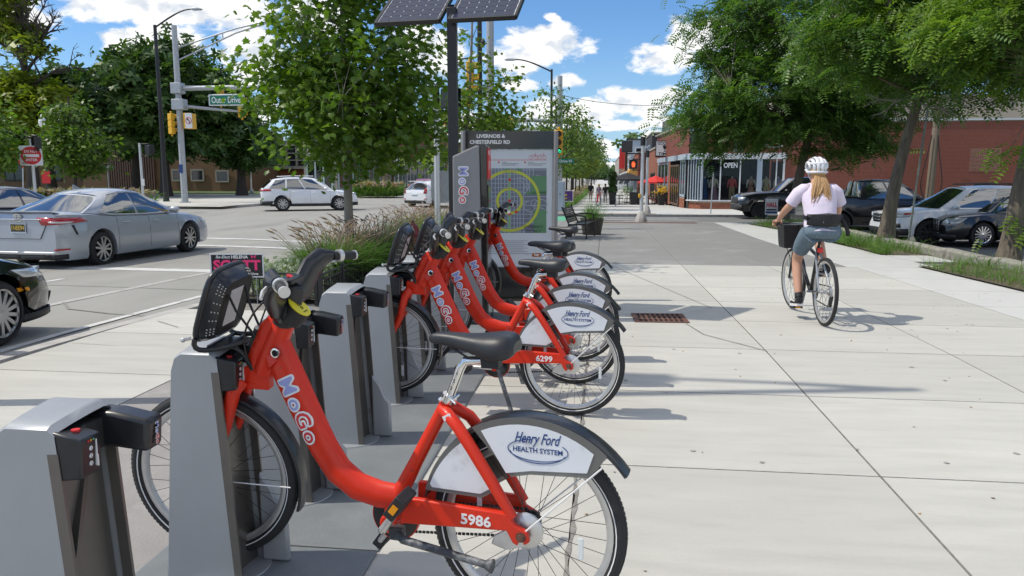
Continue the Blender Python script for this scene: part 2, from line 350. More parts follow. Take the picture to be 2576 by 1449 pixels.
# hairline cracks and sealed joints in the road
m = MB()
for pts in ([(-5.2, 8.2), (-5.9, 8.35), (-6.6, 8.6), (-7.05, 9.1)], [(-5.3, 4.2), (-6.2, 4.0), (-8.5, 3.8)], [(-5.9, 21.2), (-9, 21.6), (-18, 22)], [(-12, 2), (-12.1, 12)], [(-5.4, 10.4), (-7, 10.6), (-12, 10.9)]):
    m.grid([[(x + s, y + s, gz(x, y) + RD + .0042) for x, y in pts] for s in (0, .022)])
tag(m.obj('road_cracks', mJoint), kind='structure')
m = MB()   # cracks in the pavement near the kerb and sealed joint under the near bike
for pts in ([(-4.75, 6.2), (-4.3, 6.15), (-3.6, 6.3)], [(-4.6, 7.3), (-4.2, 7.0), (-3.7, 7.1)], [(.84, 8.45), (1.25, 8.95), (.1, 13.9)], [(1.40, 6.62), (.95, 7.3), (.84, 7.9)]):
    m.grid([[(x + s, y + s * .5, gz(x, y) + .0042) for x, y in pts] for s in (0, .010)])
m.grid([[(-.12 + s * (1 + .5 * math.sin(y * 31)) + .007 * math.sin(y * 4.3) + .004 * math.sin(y * 17), y, gz(0, y) + .003) for y in np.linspace(1, 6.6, 140)] for s in (-.007, .010)])
tag(m.obj('pavement_cracks', mJoint), kind='structure')
# trodden gum spots and small stains
rng = np.random.default_rng(15); m = MB()
for _ in range(75):
    x, y, r = rng.uniform(-.8, 5.4), rng.uniform(2.2, 14), rng.uniform(.006, .017); m.poly([(x + r * math.cos(a) * rng.uniform(.8, 1.2), y + r * math.sin(a) * rng.uniform(.8, 1.2), gz(x, y) + .0046) for a in [2 * math.pi * i / 9 for i in range(9)]])
tag(m.obj('gum_spots', M('gum_grey', (.35, .34, .315), .9, var=.3), smooth=False), kind='stuff')
# storm drain grate
g_ = thing('drain_grate', 'rusty brown iron drain grate set flush in the pale concrete pavement', 'drain grate', (.60, 8.15, gz(.6, 8.15) + .004), R(3))
fr = MB(); W_, D_ = .56, .50
for a in (-1, 1): fr.box((a * (W_ / 2 - .015), 0, .004), (.03, D_, .012)); fr.box((0, a * (D_ / 2 - .015), .0036), (W_ - .06, .03, .012))
for k in (-1, 1): fr.box((0, k * .083, .0036), (W_ - .06, .03, .012))
fr.obj('frame', mRust, g_); MB().box((0, 0, -.0005), (W_ - .01, D_ - .01, .002)).obj('pit_shade', mHoleShade, g_)  # thin black sheet paints the shade below the bars
sm = MB().box((0, 0, 0), (.019, D_ - .06, .011)).mesh('slat', mRust, False)
for k in range(10): inst('slat', sm, g_, Matrix.Translation((-.24 + k * .0533, 0, .0030)))
# ================================================================ SHARE BIKES AND DOCKS
mRed = M('red_bike_paint', (.67, .030, .008), .40, dirt=(.33, .05, .035), dsc=26, dlo=.66, dhi=.70, var=.08, scale=5, coat=.18, spec=.35, bump=.02, bscale=90)
mTyre = M('tyre_rubber', (.022, .022, .023), .75, var=.3, scale=25, bump=.35, bscale=70)
mAlu = M('brushed_aluminium', (.62, .62, .61), .38, metal=.75, var=.08, scale=30)
mChrome = M('polished_steel', (.80, .79, .77), .14, metal=1., var=.06, scale=15)
mStripe = M('reflective_stripe', (.75, .75, .74), .5, var=.05)
mBlkP = M('black_plastic', (.014, .015, .018), .32, var=.25, scale=10, coat=.15)
mBlkM = M('matt_black', (.020, .020, .021), .6, var=.25, scale=20)
mSeat = M('saddle_vinyl', (.020, .021, .024), .42, var=.2, scale=30, bump=.12, bscale=300)
mSpoke = M('spoke_wire', (.06, .06, .06), .35, metal=.8)
mYel = M('yellow_sticker', (.80, .68, .03), .45, var=.06)
mWht = M('white_vinyl', (.80, .80, .80), .45, var=.05, scale=6)
mPanel = M('white_panel_sticker', (.74, .765, .80), .38, var=.05, scale=4, dirt=(.55, .56, .57), dsc=9)
mSmoke = glassmat('smoky_plastic', (.15, .147, .14), .72, .3)
mLav = M('lavender_ink', (.33, .36, .66), .5, var=.05)
mRedInk = M('red_ink', (.62, .03, .035), .5, var=.05)
mNavy = M('navy_ink', (.02, .055, .20), .5, var=.05)
mBlkInk = M('black_ink', (.012, .012, .012), .5, var=.05)
mAmber = M('amber_reflector', (.75, .30, .01), .25, var=.1)
mClear = glassmat('clear_reflector', (.75, .77, .78), .7, .2)
mSteel = M('docks_grey_steel', (.36, .375, .39), .42, metal=.25, var=.10, scale=4, bump=.05, bscale=200, dirt=(.25, .255, .255), dsc=5, dlo=.58, dhi=.70, stretch=(1, 1, .4))
mDkSteel = M('stainless_inner', (.17, .158, .145), .33, metal=.6, var=.15, scale=5)
mPlate = M('platform_grey', (.175, .192, .20), .7, var=.09, scale=4, bump=.35, bscale=150, dirt=(.21, .22, .225), dsc=2)
def fine_text(c, size):       # letter outline cut into small faces so that it can wrap a curved tube
    me = text_mesh(c, size, 0., size * .012); bm = bmesh.new(); bm.from_mesh(me); bmesh.ops.triangulate(bm, faces=bm.faces)
    if size < .1:
        for _ in range(3):
            ee = [e for e in bm.edges if e.calc_length() > size * .14]
            if ee: bmesh.ops.subdivide_edges(bm, edges=ee, cuts=1); bmesh.ops.triangulate(bm, faces=bm.faces)
    bm.to_mesh(me); bm.free(); return me
def letters(body_cols, size, parent, o, ux, uy, off, fn=None, wid=None, white=True, name='logo_lettering'):
    """one word of coloured letters on a white outline; returns nothing"""
    full = ''.join(c for c, _ in body_cols)
    ux, uy = Vector(ux).normalized(), Vector(uy).normalized(); n = ux.cross(uy)
    adv = {'M': .96, 'o': .72, 'G': .82}; tot = sum(adv[c] for c in full); x = -tot / 2
    cs = []
    for c, m in body_cols: cs.append((c, m, x + adv[c] / 2)); x += adv[c]
    for c, m, px in cs:
        p = Vector(o) + ux * px * size
        if white:           # white keyline: the same letter swept round a small circle
            src = fine_text(c, size); mm = MB()
            for k in range(14):
                a = 2 * math.pi * k / 14; d = p + (ux * math.cos(a) + uy * math.sin(a)) * size * .085 + n * (.0003 + .00006 * k); vs = [d + ux * v.co.x + uy * (v.co.y - size * .36) for v in src.vertices]
                if fn: vs = [fn(q) + n * (.0003 + .00006 * k) for q in vs]
                mm.add(vs, [tuple(q.vertices) for q in src.polygons])
            bpy.data.meshes.remove(src); mm.obj('white_outline', mWht, parent, smooth=False)
        src = fine_text(c, size); vs = [p + n * .0022 + ux * v.co.x + uy * (v.co.y - size * .36) for v in src.vertices]
        if fn: vs = [fn(q) + n * .0022 for q in vs]
        mm = MB().add(vs, [tuple(q.vertices) for q in src.polygons]); bpy.data.meshes.remove(src); mm.obj('letter', m, parent, smooth=False)
Yv3 = Vector((0, 1, 0))
MOGO = [('M', mLav), ('o', mLav), ('G', mRedInk), ('o', mRedInk)]
WR = .335
_wm = {}
def wheel(name, parent, loc, drum=False, rot=0., R0=WR, tw=.024, nsp=32, stripe=True, steer=0., rimmat=None):
    k = (drum, R0, tw)
    if k not in _wm:
        rc = R0 - tw; ang = [2 * math.pi * i / 12 for i in range(12)]
        tm = MB(); tm.lathe([(rc + tw * math.cos(a), tw * 1.02 * math.sin(a)) for a in ang], (0, 0, 0), 'y', 64, True)
        for i in range(120):                                                    # tread blocks
            t = 2 * math.pi * i / 120
            for sy in (-1, 1): tm.box((math.cos(t) * (R0 - .0034), sy * .0075, math.sin(t) * (R0 - .0034)), (.004, .010, .012), M_=Matrix.Rotation(-t, 3, 'Y'))
        ri = rc - tw * .82
        rm = MB().lathe([(ri + .006, .0125), (ri + .004, .0135), (ri - .016, .011), (ri - .024, .005), (ri - .024, -.005), (ri - .016, -.011), (ri + .004, -.0135), (ri + .006, -.0125)], (0, 0, 0), 'y', 64, True)
        st = MB()
        for sy in (-1, 1): st.lathe([(rc - .0115, sy * .0228), (rc - .0075, sy * .0243), (rc - .0075, sy * .0247), (rc - .0115, sy * .0232)], (0, 0, 0), 'y', 64, True)
        hb = MB().lathe([(.006, .055), (.012, .05), (.014, .035), (.028, .034), (.028, .030), (.016, .028), (.016, -.028), (.028, -.030), (.028, -.034), (.014, -.035), (.012, -.05), (.006, -.055)], (0, 0, 0), 'y', 20)
        if drum: hb.lathe([(.010, .052), (.03, .050), (.052, .046), (.062, .040), (.062, .030), (.03, .028)], (0, 0, 0), 'y', 28)
        _wm[k] = (tm.mesh('tyre', mTyre, ang=60), rm.mesh('rim', mAlu), st.mesh('stripe', mStripe), hb.mesh('hub', mAlu), MB().cyl((0, 0, 0), (0, 0, 1), .0011, n=5).mesh('spoke', mSpoke), ri - .022)
    tm, rm, st, hb, sp, rr = _wm[k]
    o = inst(name, tm, parent, Matrix.Translation(loc) @ Matrix.Rotation(steer, 4, 'Z') @ Matrix.Rotation(rot, 4, 'Y'))
    inst('rim', rm, o); inst('hub', hb, o)
    if stripe: inst('reflective_stripe', st, o)
    for i in range(nsp):
        a = 2 * math.pi * i / nsp; sd_ = 1 if i % 2 else -1; b = a + (.95 if (i // 2) % 2 else -.95)
        p = Vector((.027 * math.cos(b), sd_ * .032, .027 * math.sin(b))); q = Vector((rr * math.cos(a), sd_ * .003, rr * math.sin(a)))
        d = q - p; inst('spoke', sp, o, Matrix.Translation(p) @ d.to_track_quat('Z', 'Y').to_matrix().to_4x4() @ Matrix.Diagonal((1, 1, d.length, 1)))
    return o
FH = Vector((1.235, 0, .375)); RH = Vector((0, 0, WR)); BB_ = Vector((.495, 0, .29))
DT = [(.945, .90), (.915, .835), (.872, .745), (.815, .63), (.762, .53), (.705, .448), (.63, .398), (.54, .378), (.455, .377)]
DTC = [Vector((a, 0, b)) for a, b in DT]
def dt_conform(p):
    """wrap a flat decal on to the oval down tube"""
    best = 9
    for a, b in zip(DTC, DTC[1:]):
        ab = b - a; q = Vector((p.x, 0, p.z)); t = max(0, min(1, (q - a).dot(ab) / ab.length_squared)); best = min(best, (q - a - ab * t).length)
    d = min(best / .058, .97); return Vector((p.x, .0385 * math.sqrt(1 - d * d) + .0014, p.z))
def share_bike(loc, rz, label, number=None, stand=0., crank=0., seat=0., steer=10.):
    b = thing('share_bike', label, 'bicycle', loc, rz, 'red share bikes parked in the docks')
    # --- frame
    m = MB(); m.tube(DTC, [.058, .060, .060, .058, .056, .055, .053, .050, .046], 20, sq=(1, .64), up=(0, 1, 0))
    m.mi = 0
    fr = m.obj('down_tube', mRed, b)
    m = MB(); m.tube([(.475, 0, .375), (.40, 0, .52), (.278, 0, .752)], [.03, .0245, .0225], 16); m.lathe([(.0, -.044), (.033, -.042), (.036, -.03), (.036, .03), (.033, .042), (0, .044)], BB_, 'y', 20)
    m.beam((.475, 0, .385), (.495, 0, .29), .06, .05, (0, 1, 0)); m.obj('seat_tube', mRed, b, bevel=.004)
    for s, nm in ((1, 'chainstay'), (-1, 'chainstay')):
        m = MB(); pl = [(.43, .322), (.425, .415), (.36, .418), (.20, .412), (.04, .408), (.025, .375), (-.02, .352), (-.028, .318), (-.008, .305), (-.003, .33), (.008, .33), (.012, .30), (.03, .31), (.05, .348), (.2, .338)]
        m.prism(pl, (0, s * .072 + .012, 0), (1, 0, 0), (0, 0, 1), .024 if s > 0 else .024); m.obj(nm, mRed, b, bevel=.006)
        m = MB(); m.tube([(.30, s * .012, .715), (.272, s * .035, .712), (.225, s * .058, .678), (.172, s * .068, .610), (.10, s * .070, .50), (.032, s * .069, .392)], [.019, .021, .021, .021, .020, .017], 12, sq=(1, 1)); m.obj('seat_stay', mRed, b)
    ax = Vector((-.447, 0, .894)); h0 = Vector((.992, 0, .80)); h1 = h0 + ax * .205
    m = MB(); m.tube([h0 - ax * .012, h0, h0 + ax * .19, h1], [.040, .042, .040, .038], 18); m.tube([h0 + ax * .07, Vector((.93, 0, .83))], [.04, .05], 14); m.obj('head_tube', mRed, b)
    # fork: twin stanchion bar in front of the head tube, crown and two legs
    m = MB(); f0 = h0 + Vector((.058, 0, -.03))
    m.tube([h0 - ax * .05 + Vector((.03, 0, 0)), f0 + ax * .05, f0 + ax * .20, h1 + Vector((.02, 0, -.005))], [.034, .03, .03, .034], 14, sq=(1.35, .8), up=(0, 1, 0))
    m.beam(h0 - ax * .035 + Vector((-.035, 0, 0)), h0 - ax * .045 + Vector((.085, 0, .015)), .085, .045, (0, 1, 0))
    for s in (-1, 1):
        m.tube([h0 - ax * .04 + Vector((.06, s * .03, .005)), h0 - ax * .08 + Vector((.07, s * .050, 0)), (1.135, s * .056, .60), FH + Vector((-.008, s * .054, .03)), FH + Vector((0, s * .054, 0))], [.027, .027, .022, .016, .014], 12)
    m.obj('fork', mRed, b, bevel=.004)
    m = MB(); c = h0 + ax * .085 + Vector((-.04, .045, .0)); m.lathe([(.014, -.012), (.0175, -.003), (.0175, .006), (.012, .007), (.011, .0)], c, 'y', 20); o = m.obj('lock_ring', mChrome, b); MB().cyl(c + Vector((0, -.01, 0)), c + Vector((0, .002, 0)), .0115, n=16).obj('hole_shade', mHoleShade, o)  # black plug paints the shaded bore of the ring
    MB().tube([h0 + Vector((-.014, .042, -.005)), h0 + ax * .17 + Vector((-.014, .040, 0))], .004, 6)
    # stem collar with yellow sticker
    m = MB(); m.tube([h1 - ax * .005, h1 + ax * .05, h1 + ax * .075], [.045, .047, .040], 18, sq=(.85, 1.35), up=(0, 1, 0)); o = m.obj('stem_collar', mBlkM, b)
    tp = h1 + ax * .0775; q = MB(); e = [(1.18 * .05 * math.cos(2 * math.pi * i / 20), .036 * math.sin(2 * math.pi * i / 20)) for i in range(20)]
    tilt = Vector((-.74, 0, -.67)); so2 = Vector((.836, .016, 1.040)); q.prism([(a * .78, c_ * 1.2) for a, c_ in e], so2, tilt, (0, 1, 0), -.004); MB().prism([(a * .80, c_ * 1.25) for a, c_ in e], so2, tilt, (0, 1, 0), .06).obj('sticker_wedge', mBlkM, o); so = q.obj('yellow_sticker', mYel, o)
    nn = -tilt.cross(Vector((0, 1, 0))); q = MB()
    for w_ in (-.008, .008): q.tube([so2 + nn * .0052 + tilt * (w_ + .006 * math.cos(2 * math.pi * i / 12)) + Vector((0, .006 * math.sin(2 * math.pi * i / 12), 0)) for i in range(12)], .0011, 4, closed=True)
    q.beam(so2 + nn * .0052 + tilt * .026 - Yv3 * .015, so2 + nn * .0052 + tilt * .026 + Yv3 * .015, .004, .001); q.obj('sticker_print', mBlkInk, so)['kind'] = 'stuff'
    # handlebar: two broad moulded arms sweeping up, out and back
    hs = h1 + ax * .055 + Vector((.022, 0, .004))
    for s in (-1, 1):
        m = MB(); m.tube([hs + Vector((0, s * .01, -.03)), hs + Vector((.0, s * .05, .02)), (.875, s * .11, 1.085), (.862, s * .165, 1.14), (.836, s * .212, 1.176), (.800, s * .248, 1.178)], [.050, .052, .054, .054, .042, .018], 16, sq=[(1.05, .55), (1.1, .55), (1.2, .5), (1.15, .5), (1.0, .6), (1, 1)], up=(0, 1, 0) if False else (1, 0, 0))
        arm = m.obj('handlebar_arm', mBlkP, b)
        m = MB(); m.tube([(.800, s * .24, 1.176), (.745, s * .318, 1.165)], [.0175, .0165], 14); m.obj('grip', mBlkM, arm)
        m = MB(); m.tube([(.788, s * .255, 1.174), (.778, s * .27, 1.172)], [.0235, .0235], 16); m.tube([(.746, s * .317, 1.1655), (.742, s * .323, 1.165)], [.019, .0185], 16); m.obj('shifter_ring', mAlu, arm)
        m = MB(); m.tube([(.835, s * .225, 1.165), (.845, s * .26, 1.150), (.825, s * .315, 1.142)], [.008, .007, .006], 8); m.obj('brake_lever', mAlu, arm)
    m = MB(); m.tube([(.90, 0, 1.03), (.885, 0, 1.09), (.872, 0, 1.125)], [.040, .044, .036], 14, sq=(1.5, .7), up=(0, 1, 0)); m.box((.868, 0, 1.135), (.06, .10, .02)); m.obj('console', mBlkP, b, bevel=.008)
    MB().cyl((.868, .0, 1.1445), (.866, 0, 1.148), .014, n=14).obj('red_button', mRedInk, b)
    # front carrier: back plate with pale beads for perforations, tray frame and cords
    k = MB(); bx, bz = 1.185, 1.055; t_ = Vector((-.095, 0, .25)).normalized(); n_ = Vector((t_.z, 0, -t_.x))
    ol = []
    for i in range(24):
        a = 2 * math.pi * i / 24; ca, sa = math.cos(a), math.sin(a); ol.append((.150 * math.copysign(abs(ca) ** .45, ca), .135 * math.copysign(abs(sa) ** .45, sa)))
    cpl = Vector((bx, 0, bz))
    outer = [cpl + Vector((0, a, 0)) + t_ * c_ for a, c_ in ol]; inner = [cpl + Vector((0, a * .80, 0)) + t_ * c_ * .80 + n_ * -.055 for a, c_ in ol]
    k.grid([outer, [p + n_ * -.02 for p in outer], inner, [p + n_ * .006 for p in inner], [p.lerp(q_, .1) + n_ * .006 for p, q_ in zip(outer, inner)]], True, True)
    bk = k.obj('carrier_back', mBlkP, b, ang=60); k = MB()
    for i in list(range(7, 13)) + list(range(0, 3)) + list(range(22, 24)):
        for fr_, in ((.3,), (.55,), (.8,)):
            for jj in (0, .5):
                p0_ = outer[i].lerp(outer[(i + 1) % 24], jj) + n_ * -.02; p1_ = inner[i].lerp(inner[(i + 1) % 24], jj); c_ = p0_.lerp(p1_, fr_) - n_ * .004; k.ball(c_, .0032, 6)
    k.obj('perforation_dots', mConc, bk)['kind'] = 'stuff'  # beads in concrete colour imitate bright ground showing through the flange
    k = MB(); k.poly([p.lerp(cpl - n_ * .055, .02) + n_ * .004 for p in inner]); k.obj('carrier_plate', mBlkM, bk)
    k = MB(); k.prism([(-.05, -.07), (.05, -.07), (.05, .07), (-.05, .07)], cpl - n_ * .053, (0, 1, 0), t_, .004); k.obj('notice_sticker', mWht, bk)
    k = MB(); pts = [cpl + Vector((0, -.15, 0)) + t_ * .02, cpl + Vector((.01, -.15, -.10)), (1.225, -.14, .90), (1.15, -.12, .905), (1.06, -.045, .925)]
    k.tube(outer, .011, 8, closed=True)
    for s in (-1, 1):
        k.tube(bez((1.225, s * .14, .945), (1.25, s * .145, .885), (1.18, s * .13, .895), (1.06, s * .045, .925)), .010, 8)
    k.tube([(1.20, -.12, .90), (1.20, .12, .90)], .008, 8); k.tube([(1.14, -.09, .905), (1.14, .09, .905)], .008, 8); k.box((1.17, 0, .898), (.10, .14, .012))
    k.tube(bez((1.16, .06, .90), (1.10, .055, .90), (1.10, .03, .86), (1.075, .02, .80)), .009, 8)
    k.beam((1.035, 0, .95), (1.10, 0, .80), .055, .02, (0, 1, 0)); k.obj('carrier_tray', mBlkP, bk, bevel=.002)
    k = MB()
    for s in (-1, 1): k.tube([cpl + Vector((0, s * .09, 0)) + t_ * .13, (1.10, s * .06, 1.03), (1.05, s * .03, .93)], .0045, 6)
    k.obj('elastic_cord', mBlkM, bk)
    k = MB(); k.cyl((1.235, .15, .95), (1.25, .175, .95), .006, n=8); k.ball((1.25, .178, .95), .009, 8)
    for z, u in ((.965, 1.04), (.825, 1.10)): k.cyl((u, .028, z), (u, .034, z), .008, n=8)
    k.obj('bolts', mAlu, bk)
    k = MB(); k.tube(bez((.90, .06, 1.10), (1.02, .12, 1.02), (1.04, .07, .9), (1.02, .045, .82)), .0035, 6); k.tube(bez((.90, -.06, 1.10), (1.04, -.10, 1.04), (1.05, -.06, .9), (1.04, -.045, .80)), .0035, 6); k.obj('brake_cable', mBlkM, b)
    # --- wheels and mudguards
    fw = wheel('front_wheel', b, FH, False, random.random()); rw = wheel('rear_wheel', b, RH, True, random.random())
    m = MB()
    def guard(c, a0, a1, r0, r1, wd, n=26):
        rows = []
        for i in range(n + 1):
            t = i / n; a = R(a0 + (a1 - a0) * t); r = r0 + (r1 - r0) * t; e_ = Vector((math.cos(a), 0, math.sin(a)))
            rows.append([c + e_ * (r - .012) + Vector((0, -wd, 0)), c + e_ * (r - .003) + Vector((0, -wd * .9, 0)), c + e_ * r + Vector((0, -wd * .4, 0)), c + e_ * r + Vector((0, wd * .4, 0)), c + e_ * (r - .003) + Vector((0, wd * .9, 0)), c + e_ * (r - .012) + Vector((0, wd, 0)), c + e_ * (r - .008) + Vector((0, wd * .6, 0)), c + e_ * (r - .008) + Vector((0, -wd * .6, 0))])
        return rows
    MB().grid(guard(FH, 112, 200, .352, .362, .034), cv=True).obj('front_mudguard', mBlkP, b)
    MB().grid(guard(RH, 12, 146, .368, .405, .040), cv=True).obj('rear_mudguard', mBlkP, b)
    m = MB(); m.tube([(-.005, .078, .345), (-.255, .05, .585)], .003, 6); m.tube([(-.005, -.078, .345), (-.255, -.05, .585)], .003, 6); m.tube([FH + Vector((0, .062, 0)), FH + Vector((-.35, .036, .0))], .0025, 6); m.obj('mudguard_stay', mStripe, b)
    def arcpts(a0, a1, r0, r1, n): return [(math.cos(R(a0 + (a1 - a0) * i / n)) * (r0 + (r1 - r0) * i / n), WR + math.sin(R(a0 + (a1 - a0) * i / n)) * (r0 + (r1 - r0) * i / n)) for i in range(n + 1)]
    for s in (1, -1):
        gp = arcpts(62, 133, .385, .395, 14) + [(-.222, .545), (-.195, .545), (-.02, .535), (.045, .52)]
        lpp = arcpts(17, 57, .366, .378, 10) + [(.155, .60), (.08, .478), (.145, .435), (.34, .437)]
        for poly, st in ((gp, arcpts(66, 128, .364, .370, 12) + [(-.207, .562), (-.025, .549), (.062, .532)]), (lpp, arcpts(21, 56, .356, .358, 8) + [(.098, .482), (.152, .449), (.325, .451)])):
            m = MB(); m.prism(poly, (0, s * .043, 0), (1, 0, 0), (0, 0, 1), .002 * (-s)); g = m.obj('skirt_guard', mSmoke, b, smooth=False)
            m = MB(); m.prism(st, (0, s * .0458, 0), (1, 0, 0), (0, 0, 1), .0012 * (-s)); m.obj('white_panel', mPanel, g, smooth=False)
    X_, Z_ = Vector((-1, 0, 0)), Vector((0, 0, 1)); c = Vector((-.045, .0476, .632))
    text('Henry Ford', .052, mNavy, b, c + Vector((.005, 0, .022)), X_, Z_, .0004, .0006, .45, wid=.155, name='panel_lettering', hei=.047)
    text('HEALTH SYSTEM', .024, mNavy, b, c + Vector((0, 0, -.012)), X_, Z_, .0004, .0004, wid=.165, name='panel_lettering', hei=.017)
    m = MB()
    for rx, rz_, lw, a0, a1 in ((.100, .036, .0016, 100, 395), (.094, .043, .0016, 190, 345)):
        m.tube([c + Vector((-rx * math.cos(R(a0 + (a1 - a0) * i / 40)), 0, -.012 + rz_ * math.sin(R(a0 + (a1 - a0) * i / 40)))) for i in range(41)], lw, 4)
    m.obj('panel_oval', mNavy, b)
    ux = (Vector((.800, 0, .60)) - Vector((.862, 0, .73))).normalized(); uy = Vector((0, 1, 0)).cross(ux)
    letters(MOGO, .083, b, Vector((.835, 0, .672)), ux, uy, 0, fn=dt_conform)
    if number: text(number, .06, mWht, b, (.155, .0850, .372), X_, Z_, .0006, .0016, wid=.105, name='number', hei=.038)
    MB().box((.262, .0585, .706), (.03, .004, .016), M_=Matrix.Rotation(.5, 3, 'Y')).obj('barcode_sticker', mWht, b)
    # --- saddle, post, drivetrain, stand
    sx = Vector((0, 0, seat)); m = MB(); m.tube([(.278, 0, .75), Vector((.234, 0, .862)) + sx, Vector((.218, 0, .886)) + sx, Vector((.16, 0, .893)) + sx], [.0155, .0155, .016, .014], 14); sp_ = m.obj('seat_post', mChrome, b)
    for i, ch in enumerate('123'): text(ch, .017, mBlkInk, sp_, Vector((.2415, .0158, .845)) + Vector((.0113, 0, -.026)) * i + sx * .6, X_, Z_, .0004, name='post_mark')
    m = MB(); m.tube([(.283, 0, .742), (.273, 0, .765)], [.026, .026], 16); m.tube([(.255, -.03, .758), (.255, .035, .758)], .005, 8); m.tube([(.255, .035, .758), (.235, .05, .752)], [.006, .004], 8); m.ball((.30, .02, .752), .009, 8); m.obj('seat_clamp', mChrome, b)
    rows = []
    for u, hw, zt, th in ((.345, .006, .962, .012), (.338, .020, .972, .030), (.315, .027, .979, .040), (.27, .032, .980, .044), (.22, .042, .978, .050), (.17, .062, .979, .062), (.13, .079, .984, .078), (.095, .088, .990, .088), (.065, .086, .990, .085), (.045, .075, .982, .068), (.036, .05, .965, .04)):
        z = zt + seat; rows.append([(u, hw * a, z - th * b_) for a, b_ in ((0, .06 if hw > .05 else .0), (.35, .0), (.65, .03), (.88, .2), (1, .5), (.97, .82), (.8, 1), (.35, .78), (0, .75), (-.35, .78), (-.8, 1), (-.97, .82), (-1, .5), (-.88, .2), (-.65, .03), (-.35, 0))])
    m = MB().grid(rows, cv=True); m.poly(rows[0]); m.poly(rows[-1]); sd_ = m.obj('saddle', mSeat, b, ang=70); sb = sd_.modifiers.new('smooth', 'SUBSURF'); sb.levels = 1; sb.render_levels = 1
    m = MB(); m.box((.125, 0, .895 + seat), (.06, .05, .045)); m.tube([Vector((.27, .022, .94)) + sx, Vector((.2, .025, .905)) + sx, Vector((.10, .025, .915)) + sx], .004, 6); m.tube([Vector((.27, -.022, .94)) + sx, Vector((.2, -.025, .905)) + sx, Vector((.10, -.025, .915)) + sx], .004, 6); m.obj('saddle_rail', mBlkM, b, bevel=.008)
    m = MB(); m.lathe([(.0, -.058), (.085, -.056), (.088, -.05), (.088, -.04), (.07, -.036), (0, -.035)], BB_ + Vector((.01, 0, -.005)), 'y', 32); cg = m.obj('chain_guard', mBlkP, b)
    MB().lathe([(.088, -.057), (.092, -.055), (.092, -.041), (.088, -.039)], BB_ + Vector((.01, 0, -.005)), 'y', 32).obj('guard_rim', mRed, cg)
    m = MB()
    for i in range(30):
        for z0, z1 in ((.228, .272), (.352, .372)):
            t = i / 29; m.box((.46 - .44 * t, -.048, z0 + (z1 - z0) * t), (.011, .006, .008))
    m.obj('chain', mBlkM, b)
    MB().lathe([(0, -.058), (.034, -.056), (.034, -.046), (0, -.045)], RH, 'y', 20).obj('sprocket', mBlkM, b)
    m = MB().cyl(RH + Vector((0, .085, 0)), RH + Vector((0, .097, 0)), .012, n=6); m.cyl(RH + Vector((0, .0845, 0)), RH + Vector((0, .088, 0)), .017, n=14); m.obj('axle_nut', mRust, b)
    MB().prism([(.10, .315), (.02, .37), (-.01, .29), (.06, .27), (.11, .285)], (0, .05, 0), (1, 0, 0), (0, 0, 1), -.012).obj('brake_arm', mAlu, b, bevel=.004)
    for s in (1, -1):
        cm = MB(); cm.tube([(0, 0, 0), (0, s * .006, .02), (0, s * .012, .168)], [.020, .018, .013], 12, sq=(.8, 1.1)); co_ = cm.obj('crank', mAlu, b)
        co_.location = BB_ + Vector((0, s * .078, 0)); an = R(36 if s > 0 else 216) + crank; co_.rotation_euler = (0, -an, 0)
        pm = MB(); pm.box((0, s * .07, .168), (.04, .10, .085)); pm.cyl((0, s * .01, .168), (0, s * .09, .168), .008); pe = pm.obj('pedal', mBlkM, co_, bevel=.004)
        MB().box((0, s * .123, .168), (.022, .006, .03)).obj('reflector', mAmber, co_); MB().cyl((0, s * .012, 0), (0, s * .018, 0), .011, n=12).obj('crank_bolt', mBlkM, co_)
    km = MB(); km.tube([(0, 0, 0), (-.02, .012, -.012), (-.34, .05, -.035)], [.016, .0145, .013], 12); km.tube([(-.335, .05, -.035), (-.358, .052, -.036)], [.015, .024], 14); km.box((.01, -.01, 0), (.05, .03, .045)); ks = km.obj('kickstand', mBlkM if False else mDkGrey, b); ks.location = (.445, .062, .272); ks.rotation_euler = (0, -stand, 0)
    # the front end stands square to the dock while the frame sits askew: turn it about the steering axis
    SM = Matrix.Translation(h0) @ Matrix.Rotation(R(steer), 4, ax) @ Matrix.Translation(-h0)
    for ch in list(bpy.data.objects):
        if ch.parent == b and ch.name.split('.')[0] in ('fork', 'stem_collar', 'handlebar_arm', 'console', 'red_button', 'carrier_back', 'brake_cable', 'front_wheel', 'front_mudguard'): ch.matrix_basis = SM @ (Matrix.Translation((-.045, 0, .0)) @ Matrix.Diagonal((1, .86, 1, 1)) if ch.name.startswith('carrier_back') else Matrix.Identity(4)) @ ch.matrix_basis
    # wheel reflectors
    for c_, a in ((FH, 4.2), (RH, .5), (RH, 3.4)):
        MB().box(c_ + Vector((.19 * math.cos(a), .012, .19 * math.sin(a))), (.018, .006, .075), M_=None).obj('wheel_reflector', mClear, b, bevel=.003)
    return b
mDkGrey = M('worn_dark_grey', (.045, .05, .058), .5, var=.2, scale=12, dirt=(.25, .26, .27), dsc=14)
BRZ = R(170)
BK = [((-.237, 2.40), BRZ, 'nearest red share bike, number 5986, kickstand raised', '5986', 0., 0., 0.),
      ((-.19, 4.66), R(171), 'red share bike number 6299, second from the front of the row', '6299', R(65), R(-125), 0.),
      ((-.205, 5.40), R(171), 'red share bike with the tallest saddle post, just behind bike 6299', None, R(65), R(60), .05),
      ((-.20, 6.12), R(171), 'red share bike beside the grey pay kiosk, third behind the nearest bike', None, R(65), R(100), -.02),
      ((-.24, 7.95), R(171), 'farthest red share bike, in front of the white map board', None, R(65), R(20), 0.)]
for (x, y), rz, lab, num, st, cr, se in BK: share_bike((x, y, gz(x, y) + .002), rz, lab, num, st, cr, se)
